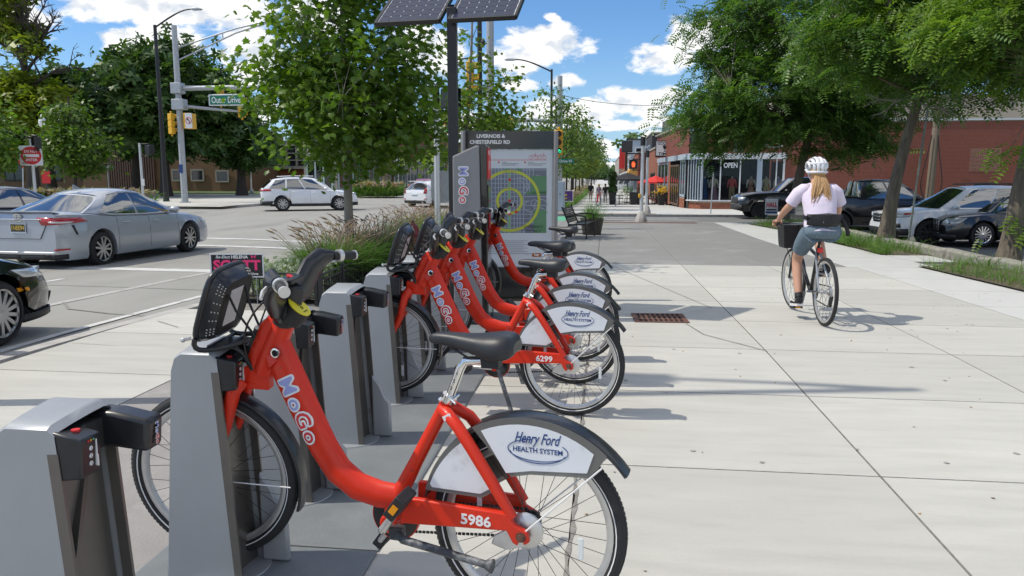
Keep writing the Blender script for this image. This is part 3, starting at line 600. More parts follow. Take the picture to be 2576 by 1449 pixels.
# ---------------------------------------------------------------- docks
def dock(y0, label, occupied):
    x0 = -1.43; d = thing('bike_dock', label, 'bike dock', (x0, y0, gz(x0, y0) + .016), 0, 'grey docks of the bike station')
    def prof(t):   # hood section: near sheet up, over the domed top, down the far sheet
        return None
    def side(y, inset=0.):
        return [(-.165 + inset, y, 0), (-.10 + inset, y, .79), (-.085 + inset, y, .835), (-.06, y, .852), (.055, y, .852), (.075 - inset, y, .835), (.078 - inset, y, .79), (.125 - inset, y, 0)]
    ysec = [(0, 0, 0), (.004, 0, .003), (.015, 0, .010), (.06, 0, .019), (.11, 0, .027), (.16, 0, .033), (.182, 0, .030), (.186, 0, .022)]
    m = MB(); rows = []
    for i, (y, ins, dz) in enumerate(ysec):
        rows.append([(px + (.028 * (y / .186)) * (1 if px > 0 else .3), y, z + (dz if z > .7 else 0) - (.0 if z < .7 else 0)) for px, _, z in side(y)])
    m.grid([[r[k] for r in rows] for k in (2, 3, 4, 5)])                 # top hood
    m.poly(rows[0]); m.poly(list(reversed(rows[-1])))                     # near and far sheets
    m.grid([[r[k] for r in rows] for k in (0, 1, 2)])                     # back edge
    o = m.obj('hood', mSteel, d, ang=30, bevel=.006)
    m = MB()
    rr = [[(px - .05 if px > 0 else px, y, z) for px, y, z in (rows[i][5], rows[i][6], rows[i][7])] for i in (1, 6)]
    m.grid(rr); m.obj('recess_plate', mDkSteel, d)
    m = MB()
    for i in (0, 7):
        a = rows[i]; m.beam(Vector(a[7]) + Vector((-.012, .004 if i == 0 else -.004, .002)), Vector(a[6]) + Vector((-.012, .004 if i == 0 else -.004, 0)), .030, .010, (0, 1, 0))
    m.beam((.07, .03, .46), (.045, .16, .78), .016, .02, (1, 0, 0)); m.obj('edge_strip', mDkSteel, d)
    m = MB(); m.prism([(.13, 0), (.24, 0), (.235, .20), (.205, .235), (.18, .30), (.13, .36)], (0, .186, 0), (1, 0, 0), (0, 0, 1), .03); m.obj('wheel_guide', mSteel, d, bevel=.01)
    m = MB(); m.lathe([(.0, .004), (.15, .004), (.152, 0)], (.03, .10, 0), 'z', 24); m.obj('foot_flange', mSteel, d)
    # lock head: near block with card slot and keys, receiver block behind
    m = MB(); m.prism([(.055, .715), (.138, .725), (.145, .828), (.07, .846), (.055, .844)], (0, .080, 0), (1, 0, 0), (0, 0, 1), .078); lk = m.obj('lock_head', mBlkP, d, bevel=.006)
    m = MB(); m.prism([(.06, .75), (.13, .755), (.222, .745), (.230, .835), (.13, .855), (.06, .858)], (0, .225, 0), (1, 0, 0), (0, 0, 1), .075); m.obj('receiver', mBlkP, d, bevel=.012)
    m = MB(); m.box((.075, .115, .80), (.05, .08, .08)); m.obj('bridge', mBlkM, d)
    # keypad face turned towards the pavement
    m = MB(); m.box((.1425, .058, .780), (.006, .0035, .070)); m.box((.1415, .062, .757), (.006, .0035, .030)); m.obj('card_slot', mStripe, lk)
    for i in range(3):
        MB().cyl((.136 + .001 * i, .038, .757 + i * .020), (.1425 + .001 * i, .038, .757 + i * .020), .006, n=10).obj('key', mWht, lk)
        text(str(3 - i), .009, mBlkInk, lk, (.1432 + .001 * i, .038, .757 + i * .020), (0, 1, 0), (0, 0, 1), .0002, name='key_number')
    for i, c in enumerate((mRedInk, mAmber, mGreenP)): MB().cyl((.142, .028 + .010 * i, .818), (.1462, .028 + .010 * i, .818), .003, n=8).obj('status_light', c, lk)
    MB().cyl((.10, .045, .836), (.10, .045, .8425), .011, n=12).obj('red_dot', mRedInk, lk)
    if not occupied: letters(MOGO, .020, d, (.2295, .19, .79), (0, 0, -1), (0, 1, 0), 0, white=True)
    return d
DK = [(1.68, 'empty grey bike dock nearest the camera, cut by the left edge', 0), (2.49, 'grey bike dock holding the front wheel of bike 5986', 1), (3.17, 'empty grey bike dock just behind bike 5986', 0), (3.93, 'empty grey bike dock in the middle, one before the dock of bike 6299', 0),
      (4.70, 'grey bike dock holding bike 6299', 1), (5.44, 'grey bike dock holding the bike behind 6299', 1), (6.17, 'grey bike dock holding the bike beside the pay kiosk', 1), (8.0, 'grey bike dock holding the farthest bike, before the map board', 1)]
for a in DK: dock(*a)
for y0, y1 in ((.2, 2.78), (2.79, 5.10), (5.11, 7.42), (7.43, 9.0)):
    m = MB(); e = .01; z0 = gz(0, (y0 + y1) / 2); m.grid([[(x, y, z) for x, y in ((-1.74 + i, y0 + i), (-.88 - i, y0 + i), (-.88 - i, y1 - i), (-1.74 + i, y1 - i))] for i, z in ((0, z0 + .002), (0, z0 + .010), (e, z0 + .015))], cv=True); m.poly([(x, y, z0 + .015) for x, y in ((-1.74 + e, y0 + e), (-.88 - e, y0 + e), (-.88 - e, y1 - e), (-1.74 + e, y1 - e))])
    o = m.obj('dock_platform', mPlate, smooth=False); tag(o, {.2: 'grey steel dock platform in the foreground under bike 5986', 2.79: 'grey steel dock platform under the two empty middle docks', 5.11: 'grey steel dock platform under the bikes beside the kiosk', 7.43: 'farthest grey dock platform, at the foot of the map board'}[y0], 'platform', 'platforms of the bike station')
# ================================================================ STREET FURNITURE
mKGrey = M('kiosk_grey', (.245, .245, .25), .5, metal=.25, var=.05, scale=3)
mBlkGl = M('gloss_black', (.010, .010, .011), .18, var=.1, coat=.5)
mPoleB = M('black_pole_paint', (.013, .013, .014), .4, var=.2, scale=8)
mGalv = M('galvanised_steel', (.42, .44, .46), .5, metal=.4, var=.14, scale=8)
mPostW = M('silver_post', (.62, .63, .64), .35, metal=.5, var=.06, scale=8)
mYelS = M('signal_yellow', (.72, .40, .02), .5, var=.08)
mLens = M('dark_lens', (.035, .008, .006), .25, var=.2)
mGreenL = M('green_light', (.02, .85, .42), .4, emit=1.1, var=.02)
mRedL = M('orange_red_light', (1., .12, .03), .4, emit=1.2, var=.02)
mSignG = M('sign_green', (.008, .17, .10), .5, var=.04)
mSignR = M('sign_red', (.55, .02, .025), .5, var=.06)
mSignW = M('sign_white', (.72, .73, .74), .5, var=.04)
mMapW = M('map_board_white', (.62, .66, .69), .4, var=.04, scale=2)
mMapBg = M('map_blocks', (.155, .175, .215), .45, var=.08); mMapLn = M('map_streets', (.34, .39, .45), .45, var=.04)
mMapGr = M('map_green', (.11, .26, .13), .45, var=.06); mMapYl = M('map_ring', (.52, .55, .06), .45, var=.05); mMapG2 = M('map_green_street', (.20, .48, .13), .45, var=.05)
mInkG = M('grey_ink', (.22, .24, .27), .5, var=.05)
mHap = M('hap_brown', (.36, .12, .04), .5, var=.05)
mCell = M('solar_cell', (.012, .018, .050), .35, var=.25, scale=5, coat=.1, spec=.3)
mPink = M('pink_ink', (.90, .04, .20), .5, var=.04)
mHyd = M('hydrant_red', (.19, .018, .022), .45, var=.2, scale=12)
mFence = M('fence_black', (.016, .017, .018), .45, var=.25, scale=20)
Xv, Yv, Zv = Vector((1, 0, 0)), Vector((0, 1, 0)), Vector((0, 0, 1))
# ---------------------------------------------------------------- pay kiosk
k = thing('pay_kiosk', 'tall grey pay kiosk with a slanted top and red and white lettering', 'kiosk', (-1.35, 7.49, gz(-1.35, 7.5)), R(4))
m = MB(); m.prism([(-.145, .0), (.145, .0), (.12, 1.79), (.09, 1.795), (-.145, 1.69)], (0, .48, 0), Xv, Zv, .48); m.obj('housing', mKGrey, k, bevel=.012, smooth=False)
m = MB(); m.prism([(.147, .0), (.205, .0), (.190, 1.78), (.17, 1.815), (.122, 1.80)], (0, .47, 0), Xv, Zv, .46); fr_ = m.obj('screen_frame', mBlkGl, k, bevel=.012, smooth=False)
MB().box((.1955, .24, 1.62), (.008, .38, .30)).obj('red_header', mRedInk, fr_); MB().box((.198, .24, 1.30), (.006, .30, .22)).obj('touch_screen', mBlkGl, fr_)
text('MOGO', .05, mWht, fr_, (.2000, .24, 1.73), Yv, Zv, .0003, .001, wid=.25); text('$1', .12, mWht, fr_, (.2000, .24, 1.60), Yv, Zv, .0003, .002)
MB().box((.2020, .24, 1.05), (.004, .12, .16)).obj('card_reader', mRedInk, fr_); MB().box((0, .24, .02), (.42, .56, .05)).obj('foot', mBlkM, k)
letters(MOGO, .118, k, (-.035, -.002, 1.41), (0, 0, -1), Xv, 0)
# ---------------------------------------------------------------- map board
b = thing('map_board', 'white station map board with black header reading LIVERNOIS & CHESTERFIELD RD', 'map board', (-1.145, 9.22, gz(-1.1, 9.2)), R(7.5))
for s in (-1, 1): MB().tube([(s * .55, 0, 0), (s * .55, 0, 2.055)], .045, 12, sq=(.75, 1.25), up=Yv).obj('post', mKGrey, b, bevel=.004)
MB().box((0, .01, 1.95), (1.04, .10, .21)).obj('header', mBlkGl, b, bevel=.004)
bd = MB().box((0, .02, 1.13), (1.04, .07, 1.42)).obj('board', mMapW, b, bevel=.004)
MB().box((0, .02, .21), (1.04, .12, .42)).obj('base', mBlkGl, b, bevel=.006)
text('LIVERNOIS &', .07, mWht, b, (-.225, -.042, 1.995), Xv, Zv, .0004, .0025, wid=.34, hei=.045); text('CHESTERFIELD RD', .07, mWht, b, (-.235, -.042, 1.925), Xv, Zv, .0004, .0025, wid=.48, hei=.045)
Z0 = .04
def flat(name, pts, mat, lay, par=bd):
    m = MB()
    for p in pts: m.prism(p, (0, -.0155 - .0006 * lay, 0), Xv, Zv, -.0004 if False else .0004)
    return m.obj(name, mat, par, smooth=False)
def rect(x0, x1, z0, z1): return [(x0, z0 + Z0), (x1, z0 + Z0), (x1, z1 + Z0), (x0, z1 + Z0)]
flat('map', [rect(-.46, .445, .80, 1.575)], mMapBg, 1)
rr = random.Random(3); st = []
for i in range(22): x = -.45 + i * .038 + (.006 if i % 3 else 0); st.append(rect(x, x + .011, .80 if x < .2 else 1.30, 1.575 if x < .3 else 1.50))
for i in range(15): z = .81 + i * .053; st.append(rect(-.46, .25 if i % 2 else .445, z, z + .009))
flat('street_grid', st, mMapLn, 2)
m = MB()
for c, r0, a0, a1 in (((.36, 1.0), .10, 20, 300), ((.24, 1.12), .06, 90, 400), ((.38, 1.13), .07, 0, 200), ((.12, 1.36), .10, -60, 100), ((.12, 1.36), .06, -60, 100), ((.30, 1.16), .035, 0, 360)):
    m.grid([[(c[0] + r * math.cos(R(a0 + (a1 - a0) * i / 20)), -.0168, Z0 + c[1] + r * math.sin(R(a0 + (a1 - a0) * i / 20))) for i in range(21)] for r in (r0, r0 + .010)])
m.obj('curved_streets', mMapLn, bd)
flat('green_parks', [rect(.256, .445, 1.27, 1.485), rect(.20, .445, 1.265, 1.30), rect(.292, .445, .80, 1.08), rect(-.06, -.005, 1.53, 1.575), rect(.09, .14, 1.53, 1.575)], mMapGr, 4); flat('green_street', [rect(-.012, .004, .80, 1.56)], mMapG2, 4)
m = MB()
for r in (.130, .340): m.grid([[(q * math.cos(2 * math.pi * i / 72), -.0188, Z0 + 1.186 + q * math.sin(2 * math.pi * i / 72)) for i in range(72)] for q in (r, r + .033)], cv=True)
m.obj('walk_rings', mMapYl, bd)
for tx, sz, x, z in (('UNIVERSITY', .045, .29, .875), ('DISTRICT', .045, .29, .822), ('5 MINUTE BIKE RIDE', .020, 0, 1.545), ('5 MINUTE WALK', .018, 0, 1.335)): text(tx, sz, mInkG if sz < .04 else mBlkInk, bd, (x, -.0200, z + Z0), Xv, Zv, .0003, name='map_lettering')
for x, z in ((0, 1.19), (0, 1.44), (.08, 1.055), (0, 1.03)): MB().lathe([(0, -.0206), (.018, -.0206), (.018, -.0198)], (x, 0, z + Z0), 'y', 14).obj('station_dot', mRedInk, bd)
flat('red_rule', [rect(-.46, .445, 1.672, 1.677)], mRedInk, 2)
flat('small_print', [rect(x, x + w_, z, z + .006) for x, w_, z0 in ((-.09, .20, 1.645), (.22, .22, 1.645)) for w_, z in ((w_ * .3, z0), (w_, z0 - .018), (w_ * .8, z0 - .034))] + [rect(-.25 + .01 * (i % 3), .22 - .05 * (i % 2), .70 - i * .022, .705 - i * .022) for i in range(8)], mInkG, 2)
for x in (-.13, .185): MB().lathe([(0, -.0175), (.011, -.0175), (.011, -.0165)], (x, 0, 1.647 + Z0), 'y', 12).obj('red_bullet', mRedInk, bd)
m = MB()
for x in (.255, .355):
    for q in (0, .062): m.lathe([(.022, -.0170), (.025, -.0170)], (x + q, 0, 1.705 + Z0), 'y', 18)
for x in (.255, .355): m.tube([(x, -.017, 1.705 + Z0), (x + .022, -.017, 1.735 + Z0), (x + .055, -.017, 1.735 + Z0), (x + .062, -.017, 1.705 + Z0)], .002, 4); m.tube([(x + .05, -.017, 1.76 + Z0), (x + .06, -.017, 1.705 + Z0)], .002, 4)
m.obj('printed_bicycles', mRedInk, bd)
m = MB(); m.prism([(.33 + .058 * math.copysign(abs(math.cos(a)) ** .5, math.cos(a)), .53 + Z0 + .024 * math.copysign(abs(math.sin(a)) ** .5, math.sin(a))) for a in [2 * math.pi * i / 24 for i in range(24)]], (0, -.0168, 0), Xv, Zv, .0004); m.obj('brown_badge', mHap, bd); text('hap', .04, mWht, bd, (.33, -.0176, .532 + Z0), Xv, Zv, .0003, .001, name='badge_lettering')
text('Henry Ford', .03, mNavy, bd, (.215, -.0168, .545 + Z0), Xv, Zv, .0003, 0, .45, name='badge_lettering', wid=.09)
# ---------------------------------------------------------------- solar mast
so = thing('solar_mast', 'black square mast carrying two tilted solar panels above the kiosk', 'solar mast', (-1.58, 7.97, gz(-1.6, 8)))
MB().beam((0, 0, 0), (0, 0, 3.2), .095, .095, Yv).obj('mast', mPoleB, so, bevel=.006)
MB().beam((-.35, .36, 3.27), (.62, .24, 3.27), .05, .05).obj('cross_arm', mPoleB, so); MB().beam((0, 0, 3.16), (.05, .30, 3.27), .05, .05).obj('bracket', mPoleB, so)
e1 = Vector((.993, -.12, 0)); e2 = Vector((.12 * .80, .993 * .80, .60)).normalized(); e3 = e1.cross(e2)
for o_, w_ in ((Vector((-.796, -.03, 3.05)), .69), (Vector((-.009, -.125, 3.05)), .69)):
    m = MB(); ln = 1.04
    for a, b_, t in ((Vector(), e1 * w_, 0), (e2 * ln, e1 * w_ + e2 * ln, 0)): m.beam(o_ + a, o_ + b_, .045, .025, e2)
    for a, b_ in ((Vector(), e2 * ln), (e1 * w_, e1 * w_ + e2 * ln)): m.beam(o_ + a, o_ + b_, .025, .045, e3)
    pf = m.obj('panel_frame', mPoleB, so)
    cm = MB().poly([o_ + e1 * .012 + e2 * .012 + e3 * .010, o_ + e1 * (w_ - .012) + e2 * .012 + e3 * .010, o_ + e1 * (w_ - .012) + e2 * (ln - .012) + e3 * .010, o_ + e1 * .012 + e2 * (ln - .012) + e3 * .010]); MB.obj(cm, 'backing', mSignW, pf)
    cell = MB().prism([(-.5, -.42), (-.42, -.5), (.42, -.5), (.5, -.42), (.5, .42), (.42, .5), (-.42, .5), (-.5, .42)], (0, 0, 0), Xv, Yv, .002).mesh('cell', mCell, False)
    for i in range(6):
        for j in range(9):
            p = o_ + e1 * (.025 + (i + .5) * (w_ - .05) / 6) + e2 * (.025 + (j + .5) * (ln - .05) / 9) + e3 * .012; M4 = Matrix.Translation(p) @ Matrix((e1, e2, e3)).transposed().to_4x4() @ Matrix.Diagonal(((w_ - .05) / 6 * .955, (ln - .05) / 9 * .955, 1, 1)); inst('cell', cell, pf, M4)
    MB().box(o_ + e1 * w_ / 2 + e2 * ln / 2 - e3 * .012, (.001, .001, .001)).obj('back_sheet', mBlkM, pf)
# ---------------------------------------------------------------- low black bed railing: rails, posts, pickets
def railing(p0, p1, label, h=.36, posts=5, loc=None):
    p0, p1 = Vector(p0), Vector(p1); L = (p1 - p0).length; a = math.atan2(p1.y - p0.y, p1.x - p0.x); sl = (p1.z - p0.z) / L
    t = thing('bed_railing', label, 'railing', p0, a, 'low black railings round the planting bed')
    for z, th in ((h - .01, .022), (h - .075, .014), (.07, .018)): MB().beam((0, 0, z), (L, 0, z + sl * L), .022, th).obj('rail', mFence, t)
    pm = MB().box((0, 0, h / 2 + .01), (.045, .045, h + .06)).mesh('post', mFence, False); km = MB().box((0, 0, h / 2), (.013, .013, h - .10)).mesh('picket', mFence, False)
    for i in range(posts): x = L * i / (posts - 1); inst('post', pm, t, Matrix.Translation((x, 0, sl * x)))
    n = int(L / .095)
    for i in range(1, n): x = L * i / n; inst('picket', km, t, Matrix.Translation((x, 0, sl * x)))
    return t
railing((-3.35, 8.66, gz(-3.4, 8.7)), (-3.72, 13.6, gz(-3.7, 13.6)), 'long low black railing between the planting bed and the docks', posts=6)
railing((-4.45, 8.82, gz(-4.4, 8.8)), (-3.40, 8.67, gz(-3.4, 8.7)), 'short low black railing closing the near end of the planting bed', posts=2)
railing((-3.75, 15.4, gz(-3.8, 15.4)), (-3.95, 20.5, gz(-4, 20.5)), 'low black railing round the second bed beyond the hydrant', posts=5)
# mulch beds
for y0, y1 in ((8.8, 13.6), (15.3, 22.5)):
    tag(MB().grid([[(kerbx(y) + .2 + (-3.42 - .06 * (y - 8.66) - kerbx(y) - .2) * i / 4, y, gz(-4, y) + .03 + .025 * math.sin(i * 2.1 + y * 3)) for i in range(5)] for y in np.linspace(y0, y1, 24)]).obj('planting_bed', mSoil), kind='structure')
# ---------------------------------------------------------------- campaign sign, hydrant
s_ = thing('campaign_sign', 'black campaign sign with pink capitals behind the near handlebars', 'yard sign', (-4.33, 8.56, gz(-4.3, 8.5)), R(7))
MB().box((0, 0, .46), (.64, .006, .285)).obj('board', mSignW, s_); MB().box((0, -.0035, .46), (.605, .002, .255)).obj('black_field', mBlkInk, s_)
text('Re-Elect', .07, mWht, s_, (-.165, -.0052, .563), Xv, Zv, .0003, .001, .25, wid=.17, hei=.036); text('HELENA', .07, mWht, s_, (.035, -.0052, .563), Xv, Zv, .0003, .0022, wid=.20, hei=.038)
text('SCOTT', .2, mPink, s_, (0, -.0052, .465), Xv, Zv, .0003, .008, wid=.56, hei=.125); text('State Representative', .06, mWht, s_, (0, -.0052, .358), Xv, Zv, .0003, .0012, wid=.50, hei=.040)
m = MB()
for sx_ in (-1, 1): m.prism([(.20, .565), (.20 + sx_ * .032, .590), (.20 + sx_ * .026, .563), (.20 + sx_ * .02, .542)], (0, -.0048, 0), Xv, Zv, .0006 * (1 if sx_ > 0 else -1))
m.obj('butterfly', mPink, s_)
for sx_ in (-1, 1): MB().cyl((sx_ * .22, .008, 0), (sx_ * .22, .008, .55), .004, n=6).obj('wire_leg', mGalv, s_)
h_ = thing('fire_hydrant', 'dark red fire hydrant beyond the planting bed', 'fire hydrant', (-3.63, 14.25, gz(-3.6, 14.2)))
MB().lathe([(.17, 0), (.17, .03), (.115, .04), (.112, .48), (.15, .49), (.15, .53), (.125, .545), (.12, .58), (.10, .65), (.06, .70), (.03, .715), (.03, .76), (0, .765)], (0, 0, 0), 'z', 24).obj('barrel', mHyd, h_, bevel=.003)
for v in ((-1, 0), (1, 0), (0, -1)): m = MB(); m.tube([(0, 0, .38), (v[0] * .16, v[1] * .16, .38)], .06, 14); m.tube([(v[0] * .155, v[1] * .155, .38), (v[0] * .19, v[1] * .19, .38)], .075, 14); m.tube([(v[0] * .19, v[1] * .19, .38), (v[0] * .215, v[1] * .215, .38)], .02, 5); m.obj('outlet_cap', mHyd, h_)
# ---------------------------------------------------------------- poles and signals
def post(x, y, h, r0, r1, mat, name, label, cat, n=14, group=None, z=None, lean=(0, 0)):
    t = thing(name, label, cat, (x, y, gz(x, y) if z is None else z), 0, group)
    MB().tube([(0, 0, 0), (lean[0], lean[1], h)], [r0, r1], n).obj('pole', mat, t); return t
def ped_head(t, z, off, rz, lit=None, mat=None, hand=True):
    m = MB(); M3 = Matrix.Rotation(rz, 3, 'Z'); c = Vector((off[0], off[1], z)); m.box(c, (.43, .17, .46), rz); hd = m.obj('signal_head', mBlkP, t, bevel=.03)
    m = MB(); m.box(c + M3 @ Vector((0, -.13, .235)), (.42, .14, .012), rz); m.box(c + M3 @ Vector((-.21, -.12, .03)), (.012, .12, .40), rz); m.box(c + M3 @ Vector((.21, -.12, .03)), (.012, .12, .40), rz); m.obj('visor', mBlkP, hd)
    if lit:
        u = M3 @ Vector((1, 0, 0)); o = c + M3 @ Vector((0, -.088, 0)); m = MB(); m.prism([(-.06, -.13), (.07, -.13), (.085, -.02), (.115, .05), (.09, .06), (.06, .015), (.055, .14), (.03, .14), (.022, .06), (.018, .16), (-.008, .16), (-.012, .06), (-.022, .15), (-.048, .14), (-.05, .05), (-.06, .11), (-.085, .10), (-.085, -.03)], o, u, Zv, -.004 if False else .004); m.obj('lit_hand', lit, hd)
    for dz in (.28, -.28):
        m = MB(); m.tube([(off[0], off[1], z + dz), (0, 0, z + dz)], .028, 8); m.ball((off[0], off[1], z + dz), .045, 8); m.cyl((off[0], off[1], z + dz * .75), (off[0], off[1], z + dz), .025); m.obj('bracket', mBlkM, t)
    return hd
def ped_post(x, y, h, label, heads, base=True, r=.06, cap=False):
    t = post(x, y, h, r, r * .95, mPostW, 'pedestrian_signal', label, 'pedestrian signal')
    if base: MB().tube([(0, 0, 0), (0, 0, .10), (0, 0, .38), (0, 0, .42)], [.26, .25, .15, .10], 8).obj('base', mKerb, t, bevel=.01)
    if cap: MB().lathe([(.0, h + .04), (r * 1.3, h + .03), (r * 1.3, h - .30), (r, h - .31)], (0, 0, 0), 'z', 14).obj('collar', mBlkM, t)
    for z, off, rz, lit in heads: ped_head(t, z, off, rz, lit)
    return t
p = ped_post(1.45, 31.0, 3.32, 'silver pedestrian signal post with a dark signal back, before the cross street', [(2.98, (-.62, -.05), R(180), None)], r=.075, cap=True)
MB().box((-.09, -.05, 1.05), (.10, .10, .16)).obj('push_button', mYelS, p, bevel=.02)
ped_post(2.15, 40.6, 3.2, 'silver pedestrian signal post across the street showing an orange hand', [(2.52, (-.72, -.05), 0, mRedL)], r=.075, cap=True)
p = ped_post(-22.75, 28.4, 3.05, 'white signal post with a red DO NOT ENTER sign, left of the silver car', [(2.9, (.32, -.02), R(-38), M('dim_hand', (.20, .03, .02), .4))], base=False)
def plate(t, w_, h_, c, rz, mat, name='sign_plate', th=.012, r=.04):
    pl = [((w_ / 2 - r) * a + r * math.cos(q), (h_ / 2 - r) * b_ + r * math.sin(q)) for a, b_, q0 in ((1, 1, 0), (-1, 1, 90), (-1, -1, 180), (1, -1, 270)) for q in (R(q0), R(q0 + 45), R(q0 + 90))]
    u = Vector((math.cos(rz), math.sin(rz), 0)); return MB().prism(pl, Vector(c), u, Zv, th).obj(name, mat, t, smooth=False), u, Vector(c) + u.cross(Zv) * (th + .001), u.cross(Zv)
rz = R(35); o, u, c, n = plate(p, .78, .78, (.02, -.07, 2.40), rz, mSignW)
MB().prism([(.355 * math.cos(2 * math.pi * i / 32), .355 * math.sin(2 * math.pi * i / 32)) for i in range(32)], c, u, Zv, .002).obj('red_disc', mSignR, o); MB().prism([(-.27, -.055), (.27, -.055), (.27, .055), (-.27, .055)], c + n * .0025, u, Zv, .001).obj('white_bar', mSignW, o)
text('DO NOT', .16, mSignW, o, c + Zv * .165 + n * .003, u, Zv, .0005, .003, wid=.45, hei=.10); text('ENTER', .16, mSignW, o, c - Zv * .165 + n * .003, u, Zv, .0005, .003, wid=.40, hei=.10)
p = ped_post(-21.5, 33.7, 3.1, 'white pedestrian signal post seen from behind, left of the black lamp pole', [(2.78, (.42, 0), R(150), None)], base=False)
MB().box((.07, -.06, 1.3), (.16, .02, .32)).obj('button_plate', mSignW, p)
ped_post(-30.9, 64.5, 3.3, 'white pedestrian signal post in front of the low brick building', [(2.95, (.36, 0), 0, mRedL)])
p = ped_post(-3.95, 17.9, 3.75, 'silver signal post with black fittings behind the hydrant and maple', [], base=False, r=.07)
ph = MB(); ph.lathe([(.0, 3.80), (.05, 3.78), (.085, 3.70), (.085, 3.58), (.07, 3.50), (.08, 3.44), (.08, 3.36), (.07, 3.34)], (0, 0, 0), 'z', 16); ph.obj('black_cap', mBlkM, p); ped_head(p, 3.45, (.30, .05), R(60))
o, u, c, n = plate(p, .46, .75, (.06, .10, 1.42), R(5), mGalv, 'sign_back', r=.12)
# signs on small posts, far left
p = post(-38.4, 55.8, 2.5, .04, .04, mGalv, 'one_way_sign', 'small ONE WAY sign on a post before the ribbed wall', 'road sign'); o, u, c, n = plate(p, .95, .34, (0, -.06, 2.26), R(30), mBlkInk, r=.03); MB().prism([(-.40, .11), (-.30, .11), (.42, .11), (.42, -.11), (-.30, -.11), (-.43, 0)], c, u, Zv, .002).obj('white_arrow', mSignW, o); text('ONE WAY', .15, mBlkInk, o, c + n * .003, u, Zv, .0005, .003, wid=.56)
p = post(-33.9, 41.3, 3.0, .035, .035, mGalv, 'yield_sign', 'red and white yield sign under a small white plate, far left', 'road sign', lean=(.25, 0)); o, u, c, n = plate(p, .8, .25, (.25, -.06, 3.0), R(50), mBlkInk, r=.03); MB().prism([(-.36, .08), (.36, .08), (.36, -.08), (-.36, -.08)], c, u, Zv, .002).obj('white_panel', mSignW, o); text('ONE WAY', .12, mBlkInk, o, c + n * .003, u, Zv, .0005, .002, wid=.5)
c = Vector((.2, -.06, 2.42)); u = Vector((math.cos(R(50)), math.sin(R(50)), 0)); y_ = MB().prism([(-.44, .38), (.44, .38), (0, -.40)], c, u, Zv, .012).obj('triangle', mSignR, p); MB().prism([(-.22, .25), (.22, .25), (0, -.14)], c + u.cross(Zv) * .0125, u, Zv, .002).obj('white_centre', mSignW, y_)
# old globe street lamp
p = post(-35.9, 46.0, 4.7, .09, .06, mPoleB, 'globe_lamp', 'old street lamp with a pale glass globe behind the DO NOT ENTER sign', 'street lamp'); MB().lathe([(.08, 4.65), (.20, 4.75), (.24, 4.95), (.20, 5.2), (.08, 5.32), (.09, 5.42), (0, 5.5)], (0, 0, 0), 'z', 16).obj('globe', mSignW, p)
o, u, c, n = plate(p, .5, .8, (.0, -.12, 1.5), R(20), mSignR, 'red_plate')
# cobra-head street lamps
def lamp(x, y, top, reach, rise, label, group, r=.11, dirx=-1, tone=None):
    z0 = gz(x, y); h = top - z0; t = post(x, y, h, r, r * .62, mPoleB, 'street_lamp', label, 'street lamp', group=group, n=10)
    L = abs(reach); MB().tube(bez((0, 0, h - .15), (dirx * L * .55, 0, h + rise * .75), (dirx * L * .75, 0, h + rise), (dirx * L, 0, h + rise), n=8), [.05] * 4 + [.04] * 5, 8).obj('arm', mPoleB, t)
    MB().prism([(0, -.03), (.15, -.07), (.62, -.06), (.70, 0), (.5, .06), (.1, .05)], (dirx * (L - .05), .13, h + rise), Vector((dirx, 0, 0)), Zv, .26 * (1 if dirx > 0 else -1)).obj('lamp_head', mGalv, t, bevel=.02)
    MB().lathe([(.2, 0), (.2, .06), (r + .02, .1), (r + .02, .3)], (0, 0, 0), 'z', 12).obj('base', mPoleB, t); return t
l0 = lamp(-27.0, 44.7, 10.4, 2.4, .85, 'tall black street lamp left of the grey signal mast', None, .16, 1)
for x, y, nm in ((-3.4, 48.5, 'nearest black street lamp of the row, rising behind the map board'), (-3.4, 82, 'second black street lamp along the far pavement'), (-3.4, 117, 'third black street lamp along the far pavement'), (-3.4, 152, 'fourth black street lamp along the far pavement'), (-3.4, 187, 'fifth black street lamp along the far pavement'), (-3.4, 222, 'sixth black street lamp along the far pavement'), (-3.4, 260, 'seventh black street lamp along the far pavement'), (-3.4, 310, 'eighth black street lamp along the far pavement'), (-3.4, 380, 'ninth and smallest black street lamp at the end of the row')):
    lamp(x, y, 7.95, 2.3, .62, nm, 'street lamps along the far pavement')
lamp(-4.35, 4.4, 9.5, 2.2, .75, 'black street lamp at the near kerb whose long shadow crosses the pavement', None, .08)
# ---------------------------------------------------------------- grey signal mast with arms, signals and street name
def signal(t, c, rz, cols, mat=mYelS, sc=1.):
    M3 = Matrix.Rotation(rz, 3, 'Z'); c = Vector(c); m = MB()
    for i in range(3): m.box(c + Vector((0, 0, (1 - i) * .36 * sc)), (.36 * sc, .22 * sc, .345 * sc), rz)
    m.box(c + Vector((0, 0, .60 * sc)), (.1, .1, .12), rz); m.box(c - Vector((0, 0, .60 * sc)), (.1, .1, .12), rz)
    sg = m.obj('signal_head', mat, t, bevel=.03)
    f = M3 @ Vector((0, -1, 0))
    for i in range(3):
        p = c + Vector((0, 0, (1 - i) * .36 * sc)) + f * .112 * sc; q = MB().tube([p, p + f * .012], .135 * sc, 16); q.obj('lens', cols[i], sg)
        u = M3 @ Vector((1, 0, 0)); m = MB(); m.grid([[p + f * d + u * .148 * sc * math.cos(a) + Zv * .148 * sc * math.sin(a) for a in [R(-20 + 220 * k / 14) for k in range(15)]] for d in (0, .2 * sc)]); m.obj('visor', mat, sg)
    return sg
DK3 = (mLens, mLens, mLens)
g_ = post(-24.8, 43.0, 10.15, .185, .15, mGalv, 'signal_mast', 'thick grey signal mast carrying the Outer Drive sign', 'signal mast', 18)
